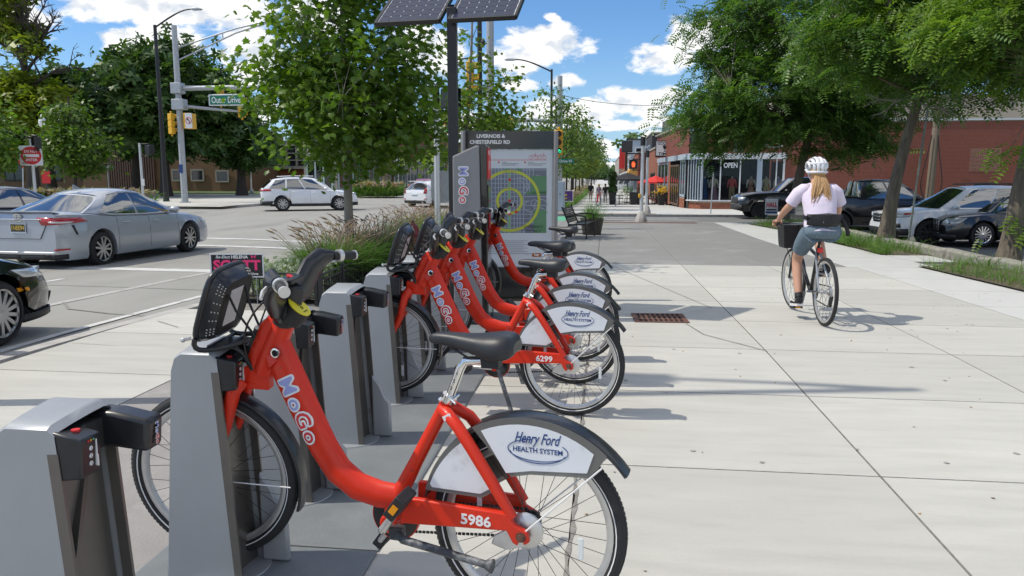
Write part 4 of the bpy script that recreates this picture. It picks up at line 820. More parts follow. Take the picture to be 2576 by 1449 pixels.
MB().lathe([(.33, 0), (.33, .05), (.20, .06), (.20, .3)], (0, 0, 0), 'z', 16).obj('flange', mGalv, g_)
MB().tube([(0, 0, 6.62), (5.5, .7, 6.72), (13.5, 1.8, 6.85)], [.15, .12, .07], 12).obj('mast_arm', mGalv, g_); MB().box((0, -.02, 6.62), (.62, .55, .6)).obj('arm_plate', mGalv, g_, bevel=.02); MB().box((.05, -.02, 5.7), (.72, .55, .6)).obj('arm_plate', mGalv, g_, bevel=.02)
MB().tube([(0, 0, 5.62), (3.7, .5, 5.30)], [.10, .06], 10).obj('sign_arm', mGalv, g_)
for z0, z1 in ((8.9, 10.40), (8.2, 10.32)): MB().tube([(.1, 0, z0), (3.5, .45, z0 + (z1 - z0) * .72), (5.4, .7, z1), (7, .9, z1 + .02)], .045, 8).obj('lamp_arm_tube', mGalv, g_)
MB().cyl((2.75, .35, 9.68), (2.75, .35, 9.42), .03).obj('strut', mGalv, g_)
sg = MB().box((2.85, .2, 5.95), (2.15, .14, .66)).obj('street_name_sign', mSignW, g_, bevel=.02); MB().box((2.85, .127, 5.95), (1.98, .01, .52)).obj('green_field', mSignG, sg)
text('Outer Drive', .42, mSignW, sg, (2.85, .120, 5.95), Xv, Zv, .001, .006, wid=1.78, hei=.36)
signal(g_, (-.48, -.1, 4.6), R(150), DK3, sc=1.1); signal(g_, (3.65, .4, 5.55), R(60), DK3, sc=1.1); signal(g_, (2.3, .55, 6.2), R(185), DK3, sc=1.0)
nb = MB().box((.62, .0, 4.75), (.42, .70, .88)).obj('turn_sign_box', mYelS, g_, bevel=.02); MB().box((.74, -.357, 4.75), (.42, .012, .86)).obj('white_face', mSignW, nb)
m = MB(); m.lathe([(.155, -.004), (.19, -.004), (.19, .0), (.155, 0)], (.74, -.365, 4.76), 'y', 28, True); m.beam((.62, -.366, 4.87), (.86, -.366, 4.65), .004, .035, Yv); m.obj('red_ring', mSignR, nb)
MB().prism([(.80, 4.62), (.80, 4.78), (.70, 4.86), (.70, 4.92), (.63, 4.83), (.70, 4.75), (.70, 4.80), (.755, 4.76), (.755, 4.62)], (0, -.3640, 0), Xv, Zv, .001).obj('arrow', mBlkInk, nb)
MB().box((-.02, -.19, 2.0), (.24, .012, .5)).obj('blue_sticker', mNavy, g_)
# signals over the street beside the map board
g_ = post(-2.85, 48.0, 8.1, .19, .15, mGalv, 'signal_pole', 'pale grey signal pole behind the map board with a long arm over the road', 'signal mast', 16)
MB().tube([(0, 0, 5.35), (-1.2, 0, 5.45), (-8, -.6, 5.75)], [.14, .13, .08], 12).obj('mast_arm', mGalv, g_); signal(g_, (-3.05, -.4, 5.05), 0, (mLens, mLens, mGreenL)); signal(g_, (-6.9, -.7, 5.3), 0, (mLens, mLens, mGreenL))
sb = MB().box((-1.5, -.25, 4.85), (2.1, .04, .42)).obj('back_plate', mSignW, g_); MB().cyl((-1.0, -.1, 5.4), (-1.0, -.2, 5.0), .03).obj('hanger', mGalv, g_); MB().cyl((-2.0, -.1, 5.45), (-2.0, -.2, 5.0), .03).obj('hanger', mGalv, g_)
p = post(-2.25, 34.0, 3.6, .06, .05, mPoleB, 'bicycle_signal', 'yellow three-lens signal with a green bicycle, right of the map board', 'traffic signal'); signal(p, (.20, -.1, 3.30), 0, (mLens, mLens, mBlkInk), sc=1.0)
m = MB(); c = Vector((.20, -.24, 2.94))
for q in (-1, 1): m.lathe([(.042, 0), (.058, 0), (.058, -.006), (.042, -.006)], c + Vector((q * .065, 0, -.03)), 'y', 16, True)
m.tube([c + Vector((-.065, -.003, -.03)), c + Vector((-.03, -.003, .05)), c + Vector((.045, -.003, .05)), c + Vector((.065, -.003, -.03))], .010, 6); m.tube([c + Vector((-.03, -.003, .05)), c + Vector((.01, -.003, -.03)), c + Vector((.045, -.003, .05))], .010, 6); m.obj('green_bicycle', mGreenL, p)
o = MB().box((.30, -.08, 2.50), (1.15, .03, .20)).obj('street_name_sign', mSignG, p); text('Outer Drive W', .16, mSignW, o, (.30, -.0965, 2.50), Xv, Zv, .0005, .003, wid=1.0, hei=.13)
p = post(-3.85, 25.8, 7.9, .14, .12, mGalv, 'tall_grey_pole', 'thick pale grey pole rising behind the solar panels', 'pole', 14)
q = post(-4.1, 25.2, 7.6, .085, .075, mPoleB, 'tall_black_pole', 'slim black pole with cameras and cables behind the solar panels', 'pole', 12); MB().tube([(0, 0, 5.6), (-1.0, .1, 5.5)], .025, 6).obj('arm', mPoleB, q); MB().ball((.12, -.1, 6.0), .09, 10, (1, 1, 1.3)).obj('camera', mBlkM, q); MB().tube(bez((0, -.1, 6.6), (-.6, -.1, 5.6), (.1, -.1, 5.2)), .012, 5).obj('cable', mBlkM, q); signal(q, (-.3, -.1, 4.9), R(90), DK3)
# utility cabinet, wires, far poles
cb = thing('utility_cabinet', 'pale grey-blue utility cabinet at the far corner beside the map board', 'cabinet', (-2.62, 41.2, gz(-2.6, 41.2))); mCab = M('cabinet_grey', (.30, .36, .43), .5, var=.06); MB().box((0, 0, .86), (.95, .7, 1.6)).obj('body', mCab, cb, bevel=.02); MB().box((.02, -.355, .86), (.80, .012, 1.4)).obj('door', mCab, cb, bevel=.004); MB().box((0, 0, .03), (1.15, .9, .12)).obj('base', mKerb, cb)
MB().cyl((.25, -.365, 1.0), (.25, -.38, 1.0), .03).obj('handle', mBlkM, cb)
w_ = thing('overhead_wire', 'thin overhead wire crossing the sky between the pole and the shops', 'wire', (-2.85, 48, 0)); MB().tube(bez((0, 0, 6.35), (4.6, 6, 5.75), (10.5, 13.5, 7.1), n=12), .018, 5).obj('wire', mPoleB, w_)
mWood = M('weathered_wood', (.19, .15, .11), .9, var=.25, scale=6, bump=.4, stretch=(6, 6, .5))
u_ = post(6.9, 71.2, 7.9, .16, .11, mWood, 'utility_pole', 'brown wooden utility pole above the sign of the bar', 'utility pole'); MB().tube([(0, 0, 6.4), (.15, 0, 9.2), (.3, 0, 6.2)], .03, 6).obj('top_bracket', mPoleB, u_)
u_ = post(19.5, 49.3, 6.9, .24, .20, mWood, 'utility_pole', 'grey wooden utility pole against the long brick wall', 'utility pole', lean=(.15, 0))
for a in ((-.3, .6), (.28, .5)): MB().tube(bez((a[0] * .6, -.2, 4.5), (a[0] * 1.6, -.25, 2.2), (a[0] * 3, -.3, 1.6), (a[0] * 1.2, -.2, .8)), .03, 6).obj('cable', mPoleB, u_)
post(-5.8, 190, 9, .15, .12, mWood, 'utility_pole', 'thin utility pole far down the street left of the black parasol', 'utility pole')
g_ = post(-49, 118, 12, .2, .14, mWood, 'utility_pole', 'wooden utility pole with cross arms above the low brick building', 'utility pole')
for z in (11.2, 9.6): MB().beam((-1.6, 0, z), (1.6, 0, z), .12, .12).obj('cross_arm', mWood, g_)
MB().tube([(-60, 0, 11.4), (0, 0, 11.3), (40, 60, 11)], .04, 4).obj('wire', mPoleB, g_)
p = post(7.62, 20.3, 3.35, .026, .026, M('green_post', (.13, .155, .135), .6, var=.2, metal=.2), 'sign_post', 'slim grey-green steel sign post among the parked cars', 'post', 5, lean=(.22, .0))
p = post(5.35, 39.9, 2.1, .03, .03, mGalv, 'sign_post', 'slim grey post at the kerb before the shop window', 'post', 8, lean=(.06, 0))
# ---------------------------------------------------------------- bench and planters near the map board
mBench = M('bench_black', (.014, .015, .016), .4, var=.2)
b = thing('park_bench', 'black metal bench with slatted seat on the grey pavement', 'bench', (-.62, 21.9, gz(-.6, 21.9)), R(82))
sl_ = MB().box((0, 0, 0), (1.45, .045, .022)).mesh('slat', mBench, False)
for i in range(9): inst('slat', sl_, b, Matrix.Translation((0, -.20 + i * .055, .44 - .008 * i)))
for i in range(8): inst('slat', sl_, b, Matrix.Translation((0, .29 + i * .022, .48 + i * .052)) @ Matrix.Rotation(R(68), 4, 'X'))
for s in (-1, 1):
    m = MB(); m.tube([(s * .70, -.24, 0), (s * .70, -.20, .42), (s * .70, -.21, .62)], .022, 8); m.tube([(s * .70, .36, 0), (s * .70, .27, .42), (s * .70, .47, .90)], .022, 8); m.tube(bez((s * .70, -.21, .62), (s * .70, -.1, .70), (s * .70, .25, .66), (s * .70, .36, .62)), .022, 8); m.tube([(s * .70, -.2, .42), (s * .70, .27, .41)], .022, 8); m.tube([(s * .70, -.22, .18), (s * .70, .31, .18)], .014, 6); m.obj('end_frame', mBench, b)
def planter(x, y, top, h, label, w0=.42, w1=.62, mat=None, rnd_=False):
    t = thing('planter', label, 'planter', (x, y, gz(x, y)), R(4), 'dark street planters'); m = MB()
    n = 20 if rnd_ else 4; k_ = .5 if rnd_ else .7071; off = 0 if rnd_ else 0
    rows = [[(w_ * k_ * math.cos(2 * math.pi * (i + .5) / n), w_ * k_ * math.sin(2 * math.pi * (i + .5) / n), z) for i in range(n)] for w_, z in ((w0, 0), (w1, h), (w1 * .88, h), (w1 * .85, h - .08))]
    m.grid(rows, cv=True); m.poly(rows[0]); m.obj('pot', mat or mPlanter, t, smooth=rnd_, bevel=.01); MB().poly(rows[3]).obj('soil', mSoil, t); return t
mPlanter = M('planter_charcoal', (.022, .023, .026), .55, var=.2)
planter(-.38, 23.3, 0, .50, 'round dark planter of grass behind the bench', .55, .72, M('planter_brown', (.05, .04, .035), .6, var=.2), True)
# ================================================================ VEGETATION
mBarkY = M('young_maple_bark', (.25, .225, .19), .9, var=.18, scale=9, bump=.4, bscale=40, stretch=(1, 1, .35))
mBark = M('ridged_bark', (.15, .125, .095), .95, var=.45, scale=7, bump=1., bscale=22, stretch=(3.2, 3.2, .35), dirt=(.20, .20, .12), dsc=2.5)
mBarkD = M('dark_bark', (.06, .05, .042), .95, var=.3, scale=6, bump=.5, stretch=(2, 2, .4))
mMaple = leafmat('maple_leaf_green', (.075, .155, .016), (.16, .25, .034), .46, (.50, .30, .03), .9985)
mMaple2 = leafmat('yellowing_leaf', (.095, .165, .014), (.20, .28, .03), .42, (.42, .28, .03), .99)
mLocust = leafmat('locust_leaf', (.062, .145, .030), (.135, .225, .050), .44)
mLocustY = leafmat('locust_leaf_light', (.105, .19, .026), (.19, .28, .045), .45)
mOak = leafmat('dark_tree_leaf', (.042, .098, .026), (.09, .150, .040), .36)
mOakY = leafmat('lime_tree_leaf', (.12, .185, .016), (.24, .28, .03), .42)
mYoung = leafmat('street_tree_leaf', (.060, .125, .020), (.13, .20, .035), .35)
mGrass = leafmat('grass_blade', (.08, .185, .030), (.16, .27, .06), .42)
mWeed = leafmat('weed_blade', (.085, .15, .030), (.20, .23, .07), .30)
mPlume = leafmat('grass_plume', (.25, .17, .14), (.42, .30, .25), .35)
mSilver = leafmat('silver_leaf', (.20, .26, .16), (.32, .37, .26), .25)
mBloom = leafmat('yellow_flower', (.70, .42, .02), (.80, .55, .05), .3)
def np_mesh(name, V, F, mat, smooth=False):
    me = bpy.data.meshes.new(name); nv, nf = len(V), len(F); k = F.shape[1]
    me.vertices.add(nv); me.vertices.foreach_set('co', np.asarray(V, np.float32).ravel())
    me.loops.add(nf * k); me.loops.foreach_set('vertex_index', F.astype(np.int32).ravel()); me.polygons.add(nf)
    me.polygons.foreach_set('loop_start', np.arange(0, nf * k, k, dtype=np.int32)); me.materials.append(mat); me.update(); me.validate(); return me
def T_maple():
    o = [(0, 0), (.16, .04), (.42, -.02), (.33, .22), (.56, .42), (.30, .46), (.36, .68), (.16, .62), (0, 1.0)]
    o = o + [(-x, y) for x, y in o[-2:0:-1]]; v = [(x, y, -.16 * abs(x) - .12 * y * y) for x, y in o] + [(0, .34, .02)]; n = len(o)
    return np.array(v), np.array([(i, (i + 1) % n, n) for i in range(n)])
def T_frond(n=5):
    v = []; f = []
    for i in range(n):
        y = (i + .6) / n; ln = .36 * (1 - .55 * abs(y - .45)); dz = -.30 * y * y
        for s in (-1, 1):
            o = len(v); v += [(0, y, dz), (s * ln * .5, y + .13, dz - .03), (s * ln, y + .09, dz - .08), (s * ln * .55, y - .04, dz - .04)]; f += [(o, o + 1, o + 2, o + 3)]
    return np.array(v), np.array(f)
def T_leaf(): return np.array([(0, 0, 0), (.30, .45, -.05), (0, 1, -.16), (-.30, .45, -.05)]), np.array([(0, 1, 2, 3)])
def T_blade(n=3):
    v = []; f = []
    for i in range(n + 1): t = i / n; v += [(-.012 * (1 - t * .85), .55 * t * t, t * (1 - .28 * t * t)), (.012 * (1 - t * .85), .55 * t * t, t * (1 - .28 * t * t))]
    for i in range(n): f.append((2 * i, 2 * i + 1, 2 * i + 3, 2 * i + 2))
    return np.array(v), np.array(f)
def T_tuft():
    v = []; f = []
    for k in range(6):
        a = k * 1.05; c, s = math.cos(a), math.sin(a); o = len(v); z = (k % 3) * .12
        for x, y in ((-.2, .1), (.2, .15), (.13, .75), (-.12, .8)): v.append((c * x - s * y, s * x + c * y, z - .2 * y))
        f.append((o, o + 1, o + 2, o + 3))
    return np.array(v), np.array(f)
def scatter(P, size, T, rng, out=None, up=.5, yaw=None, tiltr=.6):
    """place template T at points P; leaves point outwards (out) and lie roughly level with random tilt"""
    v, f = T; n = len(P)
    a = rng.uniform(0, 2 * np.pi, n) if yaw is None else yaw
    if out is not None: a = np.arctan2(out[:, 1], out[:, 0]) - np.pi / 2 + rng.normal(0, .9, n)
    tx = rng.normal(-.25, tiltr, n); ty = rng.normal(0, tiltr, n); s = size * rng.uniform(.7, 1.3, n)
    x = v[None, :, 0] * s[:, None]; y = v[None, :, 1] * s[:, None]; z = v[None, :, 2] * s[:, None]
    c, q = np.cos(ty)[:, None], np.sin(ty)[:, None]; x, z = x * c + z * q, -x * q + z * c
    c, q = np.cos(tx)[:, None], np.sin(tx)[:, None]; y, z = y * c - z * q, y * q + z * c
    c, q = np.cos(a)[:, None], np.sin(a)[:, None]; x, y = x * c - y * q, x * q + y * c
    V = np.stack([x + P[:, 0:1], y + P[:, 1:2], z + P[:, 2:3]], -1).reshape(-1, 3)
    F = (f[None] + (np.arange(n) * len(v))[:, None, None]).reshape(-1, f.shape[1]); return V, F
def tree(name, label, base, trunk, lobes, ncl, nper, crad, lsize, T, mat, bark, seed, group=None, rad=.1, flat=.6, limbs=True, hero=0, clip=None, mat2=None, m2=.0, tiltr=.6, shell=.45, extra=None, lean=0):
    rng = np.random.default_rng(seed); t = thing(name, label, 'tree', base, 0, group); B = np.array(base)
    tp = [Vector(p) for p in trunk]; N = len(tp); m = MB(); fine = bez(*tp, n=12)
    rl_ = [rad * (1.35 if i == 0 else 1.06 if i == 1 else 1 - .62 * i / 12) for i in range(13)]
    if bark is mBark:       # deep vertical furrows
        fine2 = bez(*tp, n=48); m.tube(fine2, [rl_[int(i / 4)] + (rl_[min(12, int(i / 4) + 1)] - rl_[int(i / 4)]) * (i % 4) / 4 for i in range(49)], 44)
        for i in range(49):
            for k in range(44):
                j = i * 44 + k; f_ = math.sin(k * 2 * math.pi / 44 * 9 + 1.3 * math.sin(i * .55 + k * .3) + .8 * math.sin(i * 1.3)); v = Vector(m.v[j]); m.v[j] = tuple(v + (v - fine2[i]) * (.14 * abs(f_) + .03 * math.sin(i * 2.1 + k * 1.7) - .04))
    else: m.tube(fine, rl_, 14)
    tr = m.obj('trunk', bark, t, ang=60)
    L = np.array(lobes, float); wts = L[:, 3] * L[:, 4] * L[:, 5]; ids = rng.choice(len(L), ncl, p=wts / wts.sum())
    d = rng.normal(size=(ncl, 3)); d /= np.linalg.norm(d, axis=1)[:, None]; r = rng.uniform(shell ** 2, 1, ncl) ** .5
    C = L[ids, :3] + d * r[:, None] * L[ids, 3:]
    if clip is not None: k = clip(C); C, d = C[k], d[k]
    # limbs: from the stem to every cluster, thick ones shared
    mid = L[:, :3].mean(0)
    if limbs:
        m = MB(); hub = [fine[i] for i in (6, 8, 9, 10, 11, 12)]; nl = 0
        main = C[rng.choice(len(C), min(len(C), 16), replace=False)]; ml = []
        for c in main:
            h = min(hub, key=lambda q: abs((q.z) - (c[2] - .5 * math.hypot(c[0] - q.x, c[1] - q.y)))); e = Vector(c); mm = h.lerp(e, .5) + Vector((0, 0, -.12 * (e - h).length + .1)); pts = bez(h, mm, e, n=6); ml += pts[2:]; m.tube(pts, [rad * .42 * (1 - .8 * i / 6) for i in range(7)], 6)
        for c in C:
            e = Vector(c); h = min(ml, key=lambda q: (q - e).length); m.tube(bez(h, h.lerp(e, .5) + Vector((0, 0, .08)), e, n=3), [rad * .09, rad * .07, rad * .05, rad * .02], 4)
        m.obj('branches', bark, t)['kind'] = 'stuff'
    n = len(C) * nper; idx = np.repeat(np.arange(len(C)), nper); g = rng.normal(size=(n, 3)) * crad * np.array([1, 1, flat]) * rng.uniform(.6, 1.3, len(C))[idx][:, None]
    P = C[idx] + g; out = P - mid; V, F = scatter(P, lsize, T, rng, out, tiltr=tiltr)
    nv = len(T[0]); nf = len(T[1])
    if hero:    # the leaves that show largest are parts of their own
        dist = (P + B) @ np.array([.12, .993, 0]); order = np.argsort(dist)[:hero * 3]; pick = rng.choice(order, hero, replace=False); keep = np.ones(n, bool); keep[pick] = False
        lm = np_mesh('leaf', T[0], T[1], mat)
        for i in pick: vv = V[i * nv:(i + 1) * nv]; inst('leaf', np_mesh('leaf', vv, T[1], mat), t)
        P2 = P[keep]; V = V.reshape(n, nv, 3)[keep].reshape(-1, 3); n = len(P2); F = (T[1][None] + (np.arange(n) * nv)[:, None, None]).reshape(-1, T[1].shape[1])
    if mat2 is None: o = inst('crown', np_mesh('crown', V, F, mat), t); o['kind'] = 'stuff'
    else:
        sel = (rng.random(len(C)) < m2)[idx]; V = V.reshape(n, nv, 3)
        for k, mm in ((~sel, mat), (sel, mat2)):
            q = int(k.sum()); o = inst('crown', np_mesh('crown', V[k].reshape(-1, 3), (T[1][None] + (np.arange(q) * nv)[:, None, None]).reshape(-1, T[1].shape[1]), mm), t); o['kind'] = 'stuff'
    return t
TM, TF, TL, TT, TB = T_maple(), T_frond(), T_leaf(), T_tuft(), T_blade()
# ---------------------------------------------------------------- the maple in the bed
tree('maple_tree', 'full green maple with lobed leaves in the grass bed behind the docks', (-4.4, 12.8, gz(-4.4, 12.8)), [(0, 0, 0), (.02, .02, 1.4), (-.05, .05, 3.0), (.05, 0, 6.2)],
     [(0, 0, 2.75, 1.5, 1.5, 1.05), (-.65, -.2, 2.9, 1.0, 1.1, .8), (.85, .1, 2.75, 1.0, 1.1, .9), (0, 0, 4.0, 1.45, 1.4, 1.2), (.1, 0, 5.4, 1.2, 1.2, 1.2), (-1.3, -.2, 3.35, .42, .5, .26), (.2, -.2, 1.95, .95, .9, .35)],
     290, 40, .26, .118, TM, mMaple, mBarkY, 11, rad=.088, flat=.75, hero=300, shell=.25)
tree('maple_tree', 'thinner yellowing maple in the second bed, behind the kiosk', (-3.95, 21.2, gz(-4, 21.2)), [(0, 0, 0), (0, 0, 2), (.25, .1, 4), (.3, 0, 6)],
     [(.35, 0, 3.2, 1.5, 1.3, .95), (1.0, 0, 2.9, .95, .9, .65), (-.3, 0, 3.6, 1.1, 1, 1.0), (.7, 0, 4.4, .75, .8, .9), (-.2, 0, 5.2, .5, .5, .9), (-.3, 0, 2.2, 1, .8, .5)], 120, 26, .25, .125, TM, mMaple2, mBarkY, 5, rad=.07, mat2=mMaple, m2=.3, shell=.3)
# ---------------------------------------------------------------- honey locusts beside the car park
tree('locust_tree', 'farthest feathery locust tree, its wide crown hiding the shop roof', (7.5, 32.1, gz(7.5, 32) - .05), [(0, 0, 0), (.2, 0, 2.6), (.9, 0, 5), (1.6, .2, 9)],
     [(.2, -.5, 5.3, 3.9, 3.5, 1.9), (-2.0, -.8, 4.7, 3.0, 2.4, 1.6), (2.6, 0, 5.2, 3.2, 3, 1.9), (.5, 0, 8.0, 4.0, 3.6, 2.0), (-2.3, 0, 7.0, 2.4, 2.4, 1.9), (-1.6, -.8, 3.5, 1.9, 1.8, .8), (1.8, -.5, 3.3, 2.2, 1.8, .8), (-3.3, -1, 3.8, 1.5, 1.3, 1.0), (-2.4, -1, 3.2, 1.7, 1.2, .45), (1.2, -.8, 3.2, 2.0, 1.3, .5)], 470, 34, .42, .40, TF, mLocust, mBark, 21, rad=.19, flat=.5, shell=.3, tiltr=.45)
tree('locust_tree', 'middle leaning locust tree with a furrowed trunk in the weedy strip', (7.64, 21.9, gz(7.6, 22) - .05), [(0, 0, 0), (.05, 0, 2.0), (.55, .1, 3.3), (1.3, .2, 7)],
     [(.9, 0, 5.5, 3.3, 3.0, 1.5), (-.8, -.3, 5.2, 2.0, 2, 1.0), (2.6, -.2, 5.1, 2.4, 2, 1.0), (1, 0, 7.0, 3, 3, 1.4), (2.0, -.4, 4.2, 1.5, 1.2, .6), (.0, .3, 4.1, .9, 1, .4), (2.6, -.6, 5.6, 2.4, 2, 1.2)], 330, 34, .36, .36, TF, mLocust, mBark, 22, rad=.175, flat=.5, shell=.3, mat2=mLocustY, m2=.3, tiltr=.45)
tree('locust_tree', 'nearest locust tree at the right edge, standing by the black sedan', (7.85, 15.9, gz(7.8, 16) - .05), [(0, 0, 0), (.03, 0, 1.2), (.22, .1, 2.6), (.9, .2, 6)],
     [(.6, 0, 4.6, 2.6, 2.3, 1.0), (-.6, -.3, 4.3, 1.5, 1.6, .7), (1, 0, 5.4, 2.6, 2.4, 1.1), (.3, -.5, 3.4, .9, 1.0, .5), (-.75, -.2, 3.5, .65, .7, .5), (-1.2, -.2, 4.1, .9, .9, .6), (-.2, -.6, 2.3, .35, .3, .3), (-.28, -.55, 1.15, .30, .25, .2), (.25, -.6, .75, .35, .25, .25), (-.25, -.5, 1.85, .30, .3, .2)], 230, 32, .26, .30, TF, mLocustY, mBark, 23, rad=.17, flat=.55, shell=.3, mat2=mLocust, m2=.4, tiltr=.45)
# a bare dead branch in the middle locust
m = MB(); rg = random.Random(5)
def twig(m, p, d, l, r, dep):
    q = p + d * l; m.tube(bez(p, p.lerp(q, .5) + Vector((rg.uniform(-.1, .1), rg.uniform(-.1, .1), rg.uniform(-.1, .1))) * l, q, n=4), [r, r * .9, r * .8, r * .7, r * .6], 5)
    if dep:
        for _ in range(3 if dep > 1 else 2): twig(m, p.lerp(q, rg.uniform(.45, 1)), (d + Vector((rg.uniform(-.8, .8), rg.uniform(-.8, .8), rg.uniform(-.5, .6)))).normalized(), l * rg.uniform(.5, .75), r * .6, dep - 1)
twig(m, Vector((8.2, 21.8, 3.5)), Vector((-.8, -.3, -.1)).normalized(), .75, .022, 3); twig(m, Vector((8.2, 21.8, 3.4)), Vector((.7, -.4, -.25)).normalized(), .7, .02, 3)
tag(m.obj('dead_branch', M('dead_twig', (.30, .28, .24), .9, var=.2)), 'pale bare dead branch hanging in the middle locust tree', 'branch')
# ---------------------------------------------------------------- big trees on the left
def big(base, lobes, ncl, label, seed, mat=mOak, ls=.62, mat2=None, m2=0, nper=26, crad=.75, rad=.4, h=None, limbs=True, name='shade_tree'):
    h = h or max(l[2] for l in lobes); return tree(name, label, base, [(0, 0, 0), (0, 0, h * .35), (.2, 0, h * .65), (0, 0, h)], lobes, ncl, nper, crad, ls, TT, mat, mBarkD, seed, rad=rad, flat=.55, mat2=mat2, m2=m2, limbs=limbs, shell=.4)
big((-33.5, 55.5, -.13), [(0, 0, 7.2, 5.2, 4.5, 3.4), (-3, 0, 6.4, 3.4, 3.5, 2.6), (3, 0, 6.6, 3.2, 3.4, 3.0), (0, 0, 9.2, 3.6, 3.4, 2.0), (2.4, -1, 4.4, 3.2, 3.2, 1.4)], 260, 'large dark shade tree spreading over the ribbed brown wall', 31)
big((-29.0, 58.8, -.13), [(0, 0, 4.4, 2.4, 2.2, 1.9), (-.6, 0, 6.0, 1.9, 1.8, 1.5), (.6, 0, 3.2, 2.2, 2, 1.0)], 110, 'dark bushy evergreen right of the grey signal mast', 32, ls=.5, crad=.5)
big((-39.4, 61, -.13), [(0, 0, 6.5, 4, 3.5, 3), (-2, 0, 8, 3.2, 3, 1.8), (1, 0, 5.6, 4, 3, 1.2)], 170, 'dark tree between the two brick walls, behind the young maple', 33)
big((-46.5, 60, -.13), [(0, 0, 6.6, 4.2, 3.5, 3), (1, 0, 8.6, 3, 3, 1.6), (0, 0, 4.4, 4.2, 3, 1.4)], 160, 'dark spreading tree behind the sloping church roof', 34)
t = big((-40.5, 50.5, -.13), [(-2, 0, 6.8, 4.2, 3, 2.0), (1.6, -.5, 6.0, 2.6, 2.2, 1.2), (-1, 0, 11.6, 2.2, 2.0, 1.0), (1.4, 0, 10.0, 1.2, 1.1, .6), (-1, 0, 14, 2.0, 1.6, .9)], 100, 'tall tree with lime green lower leaves and bare dead limbs above', 35, mat=mOakY, nper=15, crad=.6, rad=.36, h=15)
m = MB(); rg = random.Random(12)
for p, d, l in (((.2, 0, 7.6), (.85, -.1, .42), 2.6), ((.1, 0, 8.6), (.7, .1, .75), 2.8), ((0, 0, 9.4), (.35, 0, 1), 2.6), ((0, 0, 9), (-.4, 0, 1), 2.4), ((.1, 0, 10), (.9, 0, .6), 2.2)): twig(m, Vector(p), Vector(d).normalized(), l, .13, 4)
m.obj('dead_limbs', mBarkD, t)
tree('young_maple', 'bright green young maple on the island, right of the DO NOT ENTER sign', (-26.0, 35.2, -.13), [(0, 0, 0), (0, 0, 1.8), (.1, 0, 3.6), (0, 0, 5.4)], [(0, 0, 2.9, 1.75, 1.5, .95), (0, 0, 4.1, 1.2, 1.1, 1.0), (.1, 0, 5.0, .6, .6, .6), (.2, 0, 2.1, 1.35, 1.2, .5)], 120, 30, .30, .26, TL, mYoung, mBarkD, 36, rad=.09, mat2=mMaple, m2=.5)
tree('young_maple', 'green young tree cut by the left edge of the view', (-24.4, 27.6, -.26), [(0, 0, 0), (0, 0, 1.8), (.1, 0, 3.6), (0, 0, 5.0)], [(0, 0, 3.0, 1.5, 1.4, 1.3), (-.3, 0, 4.1, 1.1, 1.1, 1.0), (.4, 0, 2.3, 1.1, 1.1, .6)], 90, 30, .30, .26, TL, mMaple, mBarkD, 37, rad=.09)
# ---------------------------------------------------------------- street trees along the far pavement and across the road
ROW = [(-3.0, 46.5, 2.5, 'nearest street tree on the far pavement, beside the bicycle signal'), (-2.75, 55, 2.6, 'second street tree on the far pavement, behind the utility cabinet'), (-2.75, 63, 2.5, 'third street tree on the far pavement, brownish and thin'), (-2.75, 72, 2.6, 'fourth street tree on the far pavement, lime green'), (-2.75, 83, 2.7, 'fifth street tree on the far pavement'), (-2.75, 96, 2.8, 'sixth street tree on the far pavement'), (-2.75, 112, 2.9, 'seventh street tree on the far pavement'), (-2.75, 132, 3.0, 'eighth street tree on the far pavement'), (-2.75, 160, 3, 'ninth street tree on the far pavement'), (-2.75, 200, 3.4, 'last street tree at the far end of the pavement row')]
for i, (x, y, r, lab) in enumerate(ROW):
    s = r / 2.0; tree('street_tree', lab, (x, y, gz(x, y)), [(0, 0, 0), (0, 0, 1.8), (.05, 0, 3.4), (0, 0, 5.4 * s)], [(0, 0, 2.9 * s, r, r, 1.15 * s), (.1, 0, 4.1 * s, r * .78, r * .7, 1.1 * s), (-.1, 0, 5.1 * s, r * .42, r * .42, .8 * s)], 100 if i < 4 else 60, 26, .34, .22 + .012 * i, TL, mYoung if i not in (2, 3) else mOakY, mBarkD, 50 + i, 'street trees along the far pavement', rad=.08, mat2=mMaple, m2=.35 if i < 2 else .15, limbs=i < 4)
for i, (x, y, r) in enumerate(((-21.4, 76, 2.2), (-21.4, 96, 2.4), (-21.4, 122, 2.6), (-21.4, 150, 3.0))):
    s = r / 2; tree('street_tree', ['nearest tree before the brick shops across the road', 'second tree across the road beyond the brick shops', 'third tree across the road, far down the street', 'farthest tree across the road'][i], (x, y, gz(x, y)), [(0, 0, 0), (0, 0, 1.8), (.05, 0, 3.4), (0, 0, 5.4 * s)], [(0, 0, 2.9 * s, r, r, 1.15 * s), (.1, 0, 4.3 * s, r * .7, r * .7, 1.2 * s)], 60, 24, .36, .30, TL, mMaple2 if i == 0 else mYoung, mBarkD, 70 + i, 'trees across the road', rad=.08, limbs=False)
# far-off wood closing the view
rng = np.random.default_rng(9); P = []
for i in range(500):
    a = rng.uniform(-1.35, 1.25) if i < 420 else rng.uniform(-.1, .05)
    lo = -.10 < a < .05; dd = rng.uniform(400, 480) if lo else rng.uniform(190, 330); P.append((math.sin(a) * dd, math.cos(a) * dd, rng.uniform(0, 2.2) if lo else rng.uniform(1, 7 + 2 * math.sin(i))))
P = np.array(P); idx = np.repeat(np.arange(len(P)), 26); Q = P[idx] + rng.normal(size=(len(idx), 3)) * np.array([4.5, 4.5, 2.0]); V, F = scatter(Q, 2.4, TT, rng); tag(inst('distant_trees', np_mesh('distant_trees', V, F, mOak)), kind='stuff')
